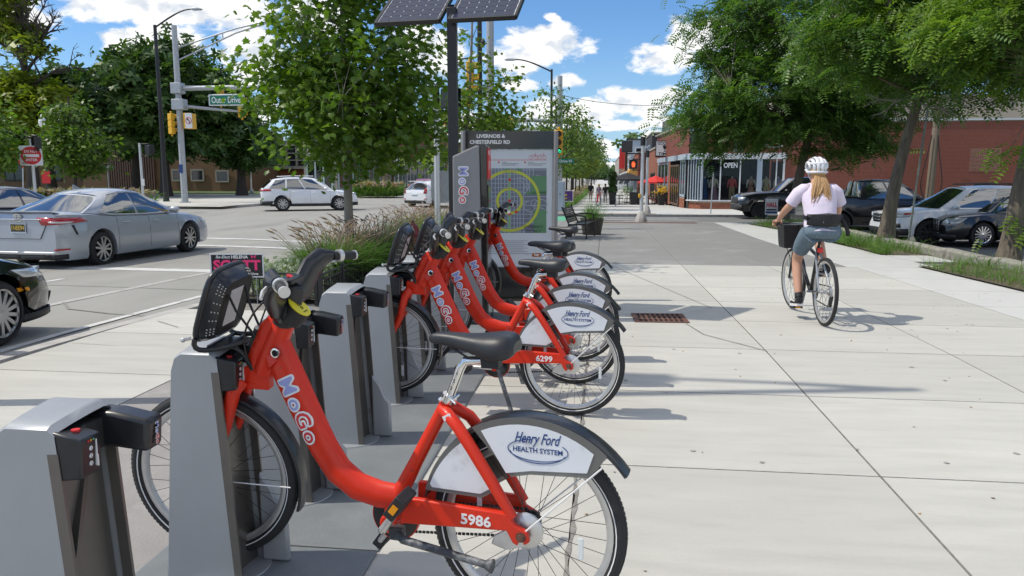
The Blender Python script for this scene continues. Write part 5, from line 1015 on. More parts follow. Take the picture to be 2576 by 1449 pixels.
# ---------------------------------------------------------------- ornamental grasses
def grass(name, P, h, mat, rng, sp=1., T=TB, yaw=None, wid=1., tiltr=.22):
    v, f = T; v = v.copy(); v[:, 0] *= wid; n = len(P); V, F = scatter(P, h, (v, f), rng, yaw=yaw, tiltr=tiltr); o = inst(name, np_mesh(name, V, F, mat)); return tag(o, kind='stuff')
def clumps(cs, nb, rng, r=.14):
    P = []; Y = []
    for x, y in cs:
        a = rng.uniform(0, 2 * np.pi, nb); q = r * np.sqrt(rng.random(nb)); P.append(np.stack([x + q * np.cos(a), y + q * np.sin(a), np.full(nb, gz(x, y) + .03)], -1)); Y.append(a - np.pi / 2 + rng.normal(0, .5, nb))
    return np.concatenate(P), np.concatenate(Y)
rng = np.random.default_rng(4)
c1 = [(kerbx(y) + .32 + rng.uniform(0, .50), y) for y in np.linspace(10.3, 13.3, 22)]
P, Y = clumps(c1, 430, rng); grass('ornamental_grass', P, .68, mGrass, rng, yaw=Y)
c2 = [(kerbx(y) + .4 + rng.uniform(0, .55), y) for y in np.linspace(15.8, 22, 18)]
P, Y = clumps(c2, 260, rng); grass('ornamental_grass', P, .78, mGrass, rng, yaw=Y)
def plumes(cs, nb, rng, h):
    P, Y = clumps(cs, nb, rng, .2); n = len(P); s = h * rng.uniform(.8, 1.2, n); lean = rng.uniform(.25, .75, n); dx, dy = -np.sin(Y), np.cos(Y); tip = P + np.stack([dx * s * lean * .8, dy * s * lean * .8, s * (1 - .25 * lean)], -1)
    d = np.stack([dx * .9, dy * .9, .5 * np.ones(n)], -1); V = []; F = []
    st = np.stack([P, P + (tip - P) * .5 + np.array([0, 0, .12]), tip], 1)
    for i in range(n):
        o = len(V); w_ = .004
        for q in st[i]: V += [q + (w_, 0, 0), q - (w_, 0, 0)]
        F += [(o, o + 1, o + 3, o + 2), (o + 2, o + 3, o + 5, o + 4)]
        for ax in ((.013, 0, .006), (0, .013, .006)):
            o = len(V); a = np.array(ax); b = tip[i]; e = b + d[i] * .17 - np.array([0, 0, .02]); V += [b - a * .4, b + (e - b) * .4 + a, e, b + (e - b) * .4 - a]; F += [(o, o + 1, o + 2, o + 3)]
    return np.array(V), np.array(F)
V, F = plumes(c1, 13, rng, .80); tag(inst('grass_plumes', np_mesh('grass_plumes', V, F, mPlume)), kind='stuff')
V, F = plumes(c2, 18, rng, .85); tag(inst('grass_plumes', np_mesh('grass_plumes', V, F, mPlume)), kind='stuff')
sp = np.array([(rng.uniform(-4.6, -3.6), rng.uniform(8.95, 10.2), rng.uniform(.02, .36)) for _ in range(1500)]); V, F = scatter(sp, .075, TL, rng, tiltr=.9); tag(inst('silver_foliage', np_mesh('silver_foliage', V, F, mSilver)), kind='stuff')
sp = np.array([(rng.uniform(-3.95, -3.6), rng.uniform(12.3, 13.4), rng.uniform(0, .38)) for _ in range(700)]); V, F = scatter(sp, .08, TL, rng, tiltr=.9); tag(inst('leafy_perennial', np_mesh('leafy_perennial', V, F, mGrass)), kind='stuff')
sp = np.array([(rng.uniform(-3.95, -3.6), rng.uniform(12.3, 13.4), rng.uniform(.28, .42)) for _ in range(60)]); V, F = scatter(sp, .07, TT, rng, tiltr=.5); tag(inst('yellow_flowers', np_mesh('yellow_flowers', V, F, mBloom)), kind='stuff')
# grasses across the street
def farbed(x0, x1, y0, y1, n, h, zo=0):
    P = np.array([(x, y, gz(x, y) + zo) for x, y in zip(rng.uniform(x0, x1, n), rng.uniform(y0, y1, n))]); grass('roadside_grass', P, h, mGrass, rng, wid=2.2, tiltr=.3)
    V, F = scatter(P[:n // 3] + np.array([0, 0, h * .75]), .35, TL, rng, tiltr=.5); tag(inst('grass_plumes', np_mesh('grass_plumes', V, F, mPlume)), kind='stuff')
farbed(-31.5, -24.2, 37.5, 39, 2600, 1.0); farbed(-19.4, -16.0, 57, 60.5, 1500, 1.3); farbed(-3.7, -2.4, 50, 120, 3600, 1.1)
# weedy strip between the pavement and the car park
soil = []
def strip(pts, n, h0, h1, seed):
    rng = np.random.default_rng(seed); (a, b, c, d) = [np.array(p, float) for p in pts]
    m = MB(); m.grid([[(q[0], q[1], gz(*q) + .008 + .02 * math.sin(i * 1.7 + j)) for q in (((a * (1 - i / 6) + b * i / 6) * (1 - j / 10) + (d * (1 - i / 6) + c * i / 6) * j / 10) for j in range(11))] for i in range(7)]); tag(m.obj('weedy_verge', mSoil), kind='structure')
    u, v = rng.random(n), rng.random(n); nz = np.sin(u * 9 + seed) * np.sin(v * 11 + 1.3 * seed); k = nz + rng.normal(0, .5, n) > -.35; u, v = u[k], v[k]; n = len(u)
    Q = (a[None] * (1 - u)[:, None] + b[None] * u[:, None]) * (1 - v)[:, None] + (d[None] * (1 - u)[:, None] + c[None] * u[:, None]) * v[:, None]
    P = np.stack([Q[:, 0], Q[:, 1], np.array([gz(x, y) + .01 for x, y in Q])], -1); hh = h0 + (h1 - h0) * np.clip(.5 + .5 * np.sin(Q[:, 0] * 4 + Q[:, 1] * 1.7) + rng.normal(0, .2, n), 0, 1)
    v_, f_ = TB; v_ = v_.copy(); v_[:, 0] *= 1.3
    for lo, hi in ((0, .5), (.5, 9)):
        t_ = (hh - h0) / (h1 - h0); q = (t_ >= lo) & (t_ < hi) if lo else (t_ < hi); V, F = scatter(P[q], (h0 + h1) / 2 * (.7 if lo == 0 else 1.3), (v_, f_), rng, tiltr=.45); tag(inst('weeds', np_mesh('weeds', V, F, mWeed if lo == 0 else mGrass)), kind='stuff')
strip(((5.80, 16.9), (6.9, 16.9), (7.3, 31), (6.0, 21.5)), 5200, .16, .42, 1)
strip(((5.75, 6), (7.2, 6), (6.9, 15.35), (5.55, 14.3)), 4200, .10, .34, 2)
strip(((5.9, 25.5), (6.95, 25.5), (7.2, 31.2), (5.4, 30.2)), 2200, .15, .40, 3)
# concrete wheel stops along the car park
mStop = M('old_concrete', (.30, .285, .25), .95, var=.25, scale=5, bump=.6, bscale=25, dirt=(.16, .15, .12), dsc=4)
LB = ['wheel stop nearest the camera, chipped concrete before the black sedan', 'second concrete wheel stop, before the black sedan', 'third concrete wheel stop, between the sedan and the white car', 'fourth concrete wheel stop, before the white car', 'fifth concrete wheel stop, behind the middle locust', 'last concrete wheel stop, nearest the pickup']
for i, y in enumerate((14.2, 16.6, 19.0, 21.4, 24.0, 26.6)):
    x = 7.35 + .035 * (y - 14); t = thing('wheel_stop', LB[i], 'wheel stop', (x, y, gz(x, y) + LOT), R(88 + i % 3), 'concrete wheel stops'); MB().grid([[(a, y_, z) for y_, z in ((-.16, 0), (-.14, .34), (-.10, .37), (.10, .37), (.14, .34), (.16, 0))] for a in (-1.12, -1.1, -.3, .4, 1.1, 1.12)]).obj('block', mStop, t, bevel=.015)
# fallen leaves and crumbs on the pavement
rng = np.random.default_rng(77); mDry = leafmat('dry_leaf', (.16, .09, .04), (.30, .20, .09), .1)
lp = [(rng.uniform(-.3, 5.2), rng.uniform(2.4, 13)) for _ in range(130)]; P = np.array([(x, y, gz(x, y) + .006) for x, y in lp]); v, f = TL; V, F = scatter(P, .028, (v, f), rng, tiltr=.12); tag(inst('leaf_litter', np_mesh('leaf_litter', V, F, mDry)), kind='stuff')
# ================================================================ VEHICLES
def paint(name, col, metal=.0, rough=.28, fl=0.): return M(name, col, rough, metal=metal, var=.03, scale=2, coat=.9, spec=.5)
mPSilver = paint('silver_car_paint', (.42, .45, .50), .35, .34); mPWhite = paint('white_car_paint', (.80, .81, .83)); mPBlack = paint('black_car_paint', (.007, .007, .009), 0, .2); mPNavy = paint('dark_blue_car_paint', (.012, .02, .045), .2, .22); mPRedC = paint('red_car_paint', (.36, .015, .02))
mGlass = M('car_glass', (.012, .016, .018), .04, var=.1, spec=.9, coat=.6)
mGlassT = M('tinted_glass', (.008, .009, .010), .05, var=.1, spec=.8)
for g_ in (mGlass, mGlassT): g_.node_tree.nodes['Principled BSDF'].inputs['IOR'].default_value = 2.2
mTrim = M('car_black_trim', (.018, .018, .019), .55, var=.2); mCTyre = M('car_tyre', (.02, .02, .021), .8, var=.2, scale=20)
mRimS = M('alloy_rim', (.50, .50, .50), .3, metal=.7, var=.08); mRimB = M('black_rim', (.022, .022, .024), .3, var=.1, coat=.3)
mTail = M('tail_lamp_red', (.42, .010, .015), .15, var=.1, coat=.8); mHead = M('head_lamp', (.55, .58, .60), .12, metal=.3, var=.25, scale=25, coat=.8); mClearL = M('reverse_lamp', (.62, .60, .60), .2, coat=.6)
mPlateK = M('number_plate_dark', (.03, .025, .015), .5); mPlateY = M('plate_gold', (.55, .38, .06), .5); mPlateW = M('number_plate_pale', (.55, .62, .68), .5)
def car(name, label, cat, loc, rz, P, col, group=None):
    L, Wd, H = P['L'], P['W'], P['H']; top, zb = P['top'], P.get('zb', .20); xf, xr, wr = P['xf'], P['xr'], P['wr']; hw = Wd / 2
    t = thing(name, label, cat, loc, rz, group)
    def plan(x):
        e = max(0, (abs(x) - (L / 2 - P.get('rnd', .75))) / P.get('rnd', .75)); k = P.get('nose', .20) if x > 0 else P.get('tail', .16); return hw * (1 - k * e ** 2.6)
    def arch(x):
        z = 0
        for xc in (xf, xr):
            d = abs(x - xc); ra = wr * 1.17
            if d < ra: z = max(z, wr + math.sqrt(ra * ra - d * d))
        return z
    def sect(x):
        w, tz = plan(x), lin(x, top); a = arch(x); e = max(0, (abs(x) - (L / 2 - .16)) / .16); b0 = zb + P.get('lift', .10) * e ** 1.5
        zz = [max(z, a + .004 * i) for i, z in enumerate((b0, b0 + .06, lin(.5, [(0, b0), (1, tz)]) - .02, tz * .80, tz - .05, tz - .015))]
        zz = [min(z, tz - .001 * (6 - i)) for i, z in enumerate(zz)]
        ww = [w - .05, w - .015, w, w - .015, w - .05, w - .11]
        pin = P.get('pinch', .0) * e
        return [(x, 0, zz[0])] + [(x, a_ - pin, b_) for a_, b_ in zip([w - .25] + ww, [zz[0]] + zz)] + [(x, w * .5, tz + .012), (x, 0, tz + .018)]
    xs = sorted(set([-L / 2, -L / 2 + .03, -L / 2 + .09, -L / 2 + .2, L / 2 - .2, L / 2 - .09, L / 2 - .03, L / 2] + [p[0] for p in top if abs(p[0]) < L / 2] + list(np.linspace(-L / 2 + .2, L / 2 - .2, 22)) + [xc + wr * 1.17 * math.sin(R(q)) for xc in (xf, xr) for q in range(-90, 91, 12)]))
    xs = [x for i, x in enumerate(xs) if i == 0 or x - xs[i - 1] > .004]
    secs = [sect(x) for x in xs]
    def full(s): return [(x, -y, z) for x, y, z in reversed(s[1:])] + s
    m = MB(); m.grid([full(s) for s in secs]); m.poly(full(secs[0])); m.poly(full(secs[-1]))
    body = m.obj('body', col, t, ang=32)
    def surfy(x, z):
        s = [(q[2], q[1]) for q in sect(x)[2:8]]; s.sort(); return lin(z, s)
    def outline(sg, z):     # from the middle of the end, round the corner and along the side
        pts = [(sg * L / 2, 0)]; d = 0
        for i in range(60):
            x = sg * (L / 2 - i * .02); pts.append((x, surfy(x, z)))
        return pts
    def perim(sg, q, z):
        pts = outline(sg, z); acc = 0
        for a, b in zip(pts, pts[1:]):
            l = math.hypot(b[0] - a[0], b[1] - a[1])
            if acc + l >= q: k = (q - acc) / max(l, 1e-6); return a[0] + (b[0] - a[0]) * k, a[1] + (b[1] - a[1]) * k, (b[1] - a[1], a[0] - b[0], l)
            acc += l
        return pts[-1][0], pts[-1][1], (0, 0, 1)
    def patch(nm, sg, corners, mat, sides=(1, -1), off=.008, nu=8, nv=2, par=None, lab=None):
        for s in sides:
            rows = []
            for i in range(nu + 1):
                row = []
                for j in range(nv + 1):
                    u, v = i / nu, j / nv; (a, b, c, d) = corners; q = [(a[k] * (1 - u) + b[k] * u) * (1 - v) + (d[k] * (1 - u) + c[k] * u) * v for k in (0, 1)]
                    x, y, n = perim(sg, abs(q[0]), q[1]); nl = math.hypot(n[0], n[1]) or 1; ny = -n[1] / nl * 1; nx = n[0] / nl * 1
                    nx = abs(nx) * sg; ny = abs(ny); row.append((x + nx * off, s * math.copysign(1, q[0] if q[0] else 1) * (y + ny * off), q[1]))
                rows.append(row)
            m = MB(); m.grid(rows); o = m.obj(nm, mat, par or body)
            so_ = o.modifiers.new('thickness', 'SOLIDIFY'); so_.thickness = .012; so_.offset = 0
    # ---- cabin
    if 'cab' in P:
        c = P['cab']; x0, x1, x2, x3 = c['x']; wr_ = c['wr'] / 2; wb = c.get('wb', Wd - .14) / 2
        def beltz(x): return lin(x, top) - .02
        def side(s, u, off=0.):
            a = Vector((x0 + (x3 - x0) * s, 0, 0)); a.z = beltz(a.x); xt = x1 + (x2 - x1) * s; zt = H - .05 - c.get('arc', .07) * abs(2 * s - 1) ** 2.2 - c.get('drop', 0) * s ** 2
            yb = min(wb, plan(a.x) - .06) ; yt = wr_ * (1 - .10 * abs(2 * s - 1) ** 3)
            return Vector((a.x + (xt - a.x) * u, yb + (yt - yb) * u + .035 * math.sin(math.pi * u) + off, a.z + (zt - a.z) * u + off * .3))
        ns = 20; us = [0, .12, .3, .5, .7, .88, 1.0]
        def crossrow(s):
            r = [side(s, u) for u in us]; e = r[-1]; return r + [Vector((e.x, e.y * .82, e.z + .032)), Vector((e.x, e.y * .45, e.z + .052)), Vector((e.x, 0, e.z + .058))]
        rows = []
        for i in range(ns + 1): r = crossrow(i / ns); rows.append([Vector((p.x, -p.y, p.z)) for p in reversed(r[:-1])][::1] + [r[-1]] + list(reversed(r[:-1])) if False else [Vector((p.x, -p.y, p.z)) for p in r[:-1]] + [r[-1]] + list(reversed(r[:-1])))
        m = MB(); m.grid(rows)
        for s in (0, 1):                                                # windscreen and backlight faces
            r = crossrow(s); bul = c.get('bulge', .10) * (1 if s == 0 else -1); gr = []
            for u in (0, .25, .5, .75, 1):
                p = side(s, u); gr.append([Vector((p.x + bul * (1 - (k / 6) ** 2) * 1 * (1 if x0 > x3 else -1), p.y * k / 6, p.z + (.055 * (1 - (k / 6) ** 2) if u == 1 else 0))) for k in range(-6, 7)])
            m.grid(gr)
            if not (s == 1 and c.get('noback')):
                wg = []
                for u in (.05, .3, .6, .93):
                    p = side(s, u); d = (1 if s == 0 else -1) * .014; wg.append([Vector((p.x + bul * (1 - (k / 6) ** 2) + d, p.y * .93 * k / 6, p.z + .008 + .055 * (1 - (k / 6) ** 2) * u)) for k in range(-6, 7)])
                MB().grid(wg).obj('windscreen' if s == 0 else 'rear_window', c.get('rg', mGlass) if s else mGlass, t)
        m.obj('cabin', col, t, ang=32)
        for a, b_ in c['win']:
            for sg in (1, -1):
                g = []
                for i in range(9):
                    s = a + (b_ - a) * i / 8; hi = .92; row = []
                    for u in (.07, .3, .6, hi):
                        p = side(s, u, .007); row.append((p.x, sg * p.y, p.z))
                    g.append(row)
                MB().grid(g).obj('side_window', c.get('sg', mGlass) if a > .3 else mGlass, t)
        if c.get('trim'):
            for sg in (1, -1):
                a, b_ = c['win'][0][0], c['win'][-1][1]; pts = [side(a + (b_ - a) * i / 16, .94, .010) for i in range(17)] + [side(b_ + (a - b_) * i / 16, .045, .010) for i in range(17)]
                MB().tube([(p.x, sg * p.y, p.z) for p in pts], .010, 5, closed=True).obj('window_trim', c['trim'], t)
        mx = x0 - .42 * (1 if x0 > x3 else -1) if 'mx' not in P else P['mx']
        for sg in (1, -1):
            m = MB(); m.ball((mx, sg * (hw + .09), lin(mx, top) + .06), .12, 12, (.75, 1, .62)); m.beam((mx, sg * (hw - .08), lin(mx, top) - .02), (mx, sg * (hw + .05), lin(mx, top) + .03), .06, .04); m.obj('mirror', P.get('mirror', col), t)
    # ---- wheels
    for xc in (xf, xr):
        for sg in (1, -1):
            rr = wr * P.get('rim', .70); tw = P.get('tw', .215)
            m = MB(); m.lathe([(rr, -.02), (rr + .01, tw * .0), (rr + .015, .0), (wr - .03, .0), (wr - .008, .025), (wr, .05), (wr, tw - .05), (wr - .01, tw - .02), (rr, tw)], (0, 0, 0), 'y', 32)
            o = m.obj('wheel', mCTyre, t); o.matrix_local = Matrix.Translation((xc, sg * (hw - .015), wr)) @ (Matrix.Rotation(math.pi, 4, 'Z') if sg > 0 else Matrix.Identity(4)) @ Matrix.Rotation(random.random(), 4, 'Y')
            MB().lathe([(0, .09), (rr, .08), (rr + .008, .03)], (0, 0, 0), 'y', 24).obj('rim_barrel', mTrim, o)
            m = MB(); n = P.get('spokes', 10); m.lathe([(rr * .93, .012), (rr + .006, .004), (rr + .008, .03), (rr * .94, .03)], (0, 0, 0), 'y', 32, True); m.lathe([(0, -.004), (rr * .24, .0), (rr * .26, .04)], (0, 0, 0), 'y', 16)
            for i in range(n):
                a = 2 * math.pi * (i + (.16 if P.get('pair') and i % 2 else 0)) / n; d = Vector((math.cos(a), 0, math.sin(a))); m.beam(d * rr * .18 + Vector((0, .012, 0)), d * rr * .97 + Vector((0, .016, 0)), P.get('sw', .045) * rr / .23, .026, (0, 1, 0))
            m.obj('rim', P.get('rimmat', mRimS), o)
    # ---- shut lines, handles, sill, floor
    for x in P.get('doors', ()):
        for sg in (1, -1):
            zt = lin(x, top) - .05; z0 = max(zb + .1, arch(x) + .02); MB().tube([(x, sg * (surfy(x, z0 + (zt - z0) * i / 6) - .001), z0 + (zt - z0) * i / 6) for i in range(7)], .005, 4).obj('door_gap', mTrim, body)
    for x in P.get('handles', ()):
        for sg in (1, -1): z = lin(x, top) * P.get('hz', .86); MB().tube([(x - .11, sg * (surfy(x, z) + .004), z), (x - .08, sg * (surfy(x, z) + .022), z), (x + .08, sg * (surfy(x, z) + .022), z), (x + .11, sg * (surfy(x, z) + .004), z)], .014, 8).obj('door_handle', P.get('hm', col), body)
    MB().box((0, 0, zb + .10), (L - .5, Wd - .46, .22)).obj('underbody', mTrim, t)
    for nm, sg, cor, mat, kw in P.get('patches', ()): patch(nm, sg, cor, mat, **kw)
    return t, patch, surfy, plan
def q4(q0, q1, z0, z1): return ((q0, z0), (q1, z0), (q1, z1), (q0, z1))
# --- silver saloon seen from behind
PC = dict(L=4.86, W=1.84, H=1.485, xf=1.42, xr=-1.405, wr=.335, zb=.19, rnd=.85, tail=.17, nose=.22, lift=.12, top=[(-2.43, .93), (-2.38, 1.075), (-2.2, 1.085), (-1.7, 1.06), (-1.0, .98), (0, .95), (.95, .95), (1.5, .90), (2.1, .78), (2.38, .66), (2.43, .58)],
          cab=dict(x=(1.15, .34, -1.02, -1.80), wr=1.20, wb=1.66, arc=.10, win=((.10, .46), (.49, .86)), trim=mAlu, bulge=.13), doors=(1.0, .02, -.95), handles=(.22, -.72), spokes=10, pair=1, sw=.036, rim=.72, hz=.84,
          patches=[('tail_lamp', -1, ((.50, .845), (1.42, .895), (1.24, .975), (.40, .99)), mTail, dict(nu=12)), ('lamp_insert', -1, ((.66, .888), (1.02, .875), (1.10, .905), (.64, .918)), mClearL, dict(off=.016)), ('boot_strip', -1, q4(0, .50, .945, .965), mChrome, dict(off=.012)), ('rear_diffuser', -1, q4(0, .78, .31, .36), mAlu, dict(off=.01)), ('rear_valance', -1, q4(0, .95, .22, .31), mTrim, dict(off=.006)), ('bumper_slot', -1, ((1.16, .66), (1.19, .66), (1.10, .84), (1.06, .84)), mTrim, {}), ('bumper_reflector', -1, q4(.72, 1.0, .385, .415), mTail, {}), ('head_lamp', 1, ((.45, .60), (1.15, .66), (1.25, .74), (.5, .66)), mHead, {}), ('boot_gap', -1, ((.60, .86), (.585, .86), (.44, .60), (.455, .60)), mTrim, dict(off=.002)), ('boot_gap', -1, q4(0, .44, .595, .602), mTrim, dict(off=.002))])
cx, cy = -10.5, 15.25; zc = gz(cx, cy) + RD
t, patch, surfy, plan = car('silver_saloon', 'silver saloon car waiting at the junction, number plate 1NEE94', 'car', (cx, cy, zc), R(86), PC, mPSilver)
bx = -2.444
def onrear(fn):  # flat items mounted on the boot lid
    return fn
e_ = MB(); 
for rx, rz_, dz in ((.075, .050, 0), (.030, .048, .0), (.058, .022, .018)): e_.tube([(bx - .006, rx * math.cos(2 * math.pi * i / 24), 1.005 + dz + rz_ * math.sin(2 * math.pi * i / 24)) for i in range(24)], .0075, 6, closed=True)
e_.obj('badge', mChrome, t)
MB().box((bx - .004, 0, .79), (.012, .33, .175)).obj('number_plate', mPlateW, t); MB().box((bx - .0115, 0, .798), (.004, .30, .135)).obj('plate_field', mPlateK, t); text('1NEE94', .1, mPlateY, t, (bx - .0142, 0, .80), (0, -1, 0), Zv, .0004, .002, wid=.27, hei=.085, name='plate_lettering')
text('CAMRY', .05, mChrome, t, (bx - .012, .0, .915), (0, -1, 0), Zv, .002, .001, wid=.36, hei=.026, name='boot_lettering')
m = MB(); m.prism([(-1.62, 0), (-1.52, .0), (-1.58, .012), (-1.75, 0)], (0, .0, 1.0), Xv, Zv, .01); MB().prism([(.10, 0), (-.10, 0), (-.10, .085), (-.06, .08)], (-.92, .008, 1.482), Xv, Zv, .016).obj('roof_aerial', mPSilver, t)
for y in (-.55, -.66, .55, .66): MB().lathe([(.045, 0), (.045, .12), (.036, .12), (.034, .02)], (-2.46, y, .285), 'x', 16).obj('exhaust_tip', mChrome, t)
m = MB(); m.grid([[(-2.40 - .03 * (1 - (k / 8) ** 2) + dx, .72 * k / 8, 1.078 + dz) for k in range(-8, 9)] for dx, dz in ((.16, .006), (.0, .030), (-.035, .022), (.0, -.002))]); m.obj('boot_spoiler', mPSilver, t)
# --- black car at the left edge
PB = dict(PC, H=1.42, wr=.315, L=4.65, W=1.76, xf=1.42, xr=-1.26, rim=.74, spokes=14, pair=0, sw=.035, top=[(-2.3, .9), (-2.2, 1.0), (-1.2, .98), (0, .93), (.9, .92), (1.5, .86), (2.0, .74), (2.25, .62), (2.325, .52)], cab=dict(PC['cab'], x=(1.0, .2, -1.0, -1.8)), patches=[('head_lamp', 1, ((.42, .56), (1.25, .62), (1.38, .71), (.5, .66)), mHead, dict(nu=12)), ('front_lip', 1, q4(0, 1.30, .17, .25), mTrim, dict(off=.025, nu=14)), ('air_intake', 1, q4(0, .70, .28, .40), mTrim, {}), ('side_marker', 1, q4(1.22, 1.36, .48, .52), mAmber, {})])
car('black_car', 'black car cut by the left edge, parked at the kerb beside the docks', 'car', (-6.52, 5.08, gz(-6, 5) + RD), R(91), PB, mPBlack)
# --- dark blue saloon beyond the silver one
car('dark_blue_car', 'dark blue car partly hidden behind the boot of the silver saloon', 'car', (-15.35, 18.1, gz(-15, 17) + RD), R(84), dict(PC, patches=[]), mPNavy)
# --- white crossover crossing the junction
PE = dict(L=4.65, W=1.84, H=1.66, xf=1.40, xr=-1.32, wr=.365, zb=.24, rnd=.7, tail=.16, nose=.22, lift=.12, top=[(-2.325, .95), (-2.28, 1.12), (-1.6, 1.10), (0, 1.05), (.95, 1.04), (1.6, .98), (2.1, .88), (2.28, .74), (2.325, .62)],
          cab=dict(x=(1.15, .28, -1.75, -2.2), wr=1.22, wb=1.66, arc=.07, drop=.05, win=((.10, .40), (.42, .67), (.70, .92)), trim=mChrome, bulge=.07, sg=mGlassT, rg=mGlassT), doors=(.95, .0, -.95), handles=(.16, -.78), rimmat=mRimS, rim=.66, sw=.05, spokes=10, pair=1,
          patches=[('tail_lamp', -1, ((.48, .96), (1.25, .98), (1.18, 1.08), (.5, 1.04)), mTail, {}), ('number_plate', -1, q4(0, .16, .80, .93), mPlateW, {}), ('rear_bumper', -1, q4(0, 1.6, .28, .50), mTrim, dict(nu=14, off=.012)), ('head_lamp', 1, ((.5, .78), (1.25, .84), (1.3, .92), (.5, .86)), mHead, {}), ('front_bumper', 1, q4(0, 1.35, .26, .42), mTrim, dict(nu=14, off=.012))])
t, *_ = car('white_crossover', 'white crossover turning across the junction beyond the maple trunk', 'car', (-14.8, 37.2, gz(-14.4, 37) + RD), R(26), PE, mPWhite)
for sg in (1, -1):
    MB().box((.04, sg * .905, .30), (1.85, .06, .14)).obj('sill_cladding', mTrim, t, bevel=.01)
    MB().tube([(.2, sg * .52, 1.70), (-.7, sg * .55, 1.715), (-1.5, sg * .50, 1.68)], .016, 6).obj('roof_rail', mPWhite, t)
# --- small white hatchback and red car on the far side of the junction
PH = dict(L=4.0, W=1.72, H=1.48, xf=1.25, xr=-1.24, wr=.30, zb=.22, rnd=.7, tail=.14, nose=.22, lift=.10, top=[(-2.0, .82), (-1.96, .98), (-1.4, 1.0), (0, .94), (.8, .92), (1.4, .84), (1.85, .70), (2.0, .55)], cab=dict(x=(1.0, .15, -1.45, -1.86), wr=1.10, wb=1.56, arc=.08, drop=.03, win=((.10, .45), (.48, .86)), bulge=.10), doors=(.85, -.15), handles=(.0,), spokes=8, patches=[('tail_lamp', -1, ((.58, .80), (.80, .78), (.84, 1.08), (.70, 1.08)), mTail, {}), ('number_plate', -1, q4(0, .18, .66, .78), mPlateW, {}), ('rear_bumper', -1, q4(0, .75, .26, .42), mTrim, dict(off=.012)), ('bumper_reflector', -1, q4(.62, .82, .47, .51), mTail, {})])
t, *_ = car('white_hatchback', 'small white hatchback driving away, beside the silver signal post', 'car', (-9.75, 43.6, gz(-9.7, 43.6) + RD), R(68), PH, mPWhite); MB().box((-1.72, 0, 1.455), (.3, 1.0, .03)).obj('roof_spoiler', mPWhite, t, bevel=.01)
car('red_car', 'small red car just left of the white hatchback', 'car', (-13.3, 55.5, gz(-13, 55) + RD), R(-82), dict(PH, patches=[('head_lamp', 1, ((.45, .62), (1.0, .70), (1.0, .82), (.5, .72)), mHead, {}), ('bumper_trim', 1, q4(0, .8, .28, .40), mTrim, {}), ('bumper_bar', 1, q4(.2, .7, .42, .46), mPWhite, {})]), mPRedC)
for i, (x, y, c, l, P) in enumerate(((-8.2, 62, mPSilver, 'silver car beyond the hatchback, by the kiosk edge', PC), (-7.6, 74, mPNavy, 'dark car in the traffic beyond the kiosk', PC), (-7.3, 92, mPWhite, 'white car parked along the kerb behind the street trees', PE), (-6.9, 68, mPBlack, 'black car parked behind the grasses left of the far pavement', PE), (-6.9, 80.5, mPWhite, 'white car parked behind the grasses left of the far pavement', PH), (-42.5, 47.5, mPWhite, 'pale car behind the reddish grasses at far left', PC))):
    car('far_car', l, 'car', (x, y, gz(x, y) + RD), R(90 if i < 5 else 10), dict(P, patches=[], doors=(), handles=()), c)
# --- parked on the right: two pickups, white SUV, black saloon
PT = dict(L=5.85, W=2.05, H=1.97, xf=1.95, xr=-1.75, wr=.415, zb=.36, rnd=.55, tail=.05, nose=.16, lift=.10, top=[(-2.92, 1.28), (-2.9, 1.36), (-1.2, 1.36), (-1.0, 1.30), (.9, 1.28), (1.2, 1.30), (2.2, 1.24), (2.75, 1.14), (2.92, 1.0)],
          cab=dict(x=(1.15, .40, -.95, -1.06), wr=1.42, wb=1.86, arc=.05, win=((.10, .48), (.52, .90)), bulge=.06), doors=(1.02, .02, -.98), handles=(.2, -.72), rimmat=mRimB, spokes=12, pair=1, rim=.64, mirror=mPBlack, mx=.85,
          patches=[('grille', 1, q4(0, .62, .72, 1.02), mTrim, {}), ('head_lamp', 1, ((.66, .88), (1.08, .88), (1.10, 1.04), (.66, 1.03)), mHead, {}), ('front_bumper', 1, q4(0, 1.05, .42, .66), mTrim, dict(off=.03)), ('tail_lamp', -1, q4(.84, 1.06, .86, 1.26), mTail, {})])
def pickup(label, loc, rz):
    t, *_ = car('black_pickup', label, 'pickup truck', loc, rz, PT, mPBlack)
    MB().box((-1.98, 0, 1.372), (1.66, 1.66, .012)).obj('bed_cover', mTrim, t); MB().box((.2, 1.03, .43), (2.2, .10, .05)).obj('step', mTrim, t); MB().box((.2, -1.03, .43), (2.2, .10, .05)).obj('step', mTrim, t)
    for xc in (PT['xf'], PT['xr']):
        for sg in (1, -1): MB().tube([(xc + .50 * math.cos(R(a)), sg * 1.02, .415 + .50 * math.sin(R(a))) for a in range(0, 181, 15)], .03, 6).obj('arch_trim', mTrim, t)
    return t
t = pickup('black pickup facing left at the kerb before the shop window', (9.1, 37.9, gz(9, 37.9) + RD), R(183))
p2 = pickup('black pickup facing right behind the cyclist, dark cab above her shoulder', (9.95, 29.3, gz(10, 29.3) + LOT), R(2))
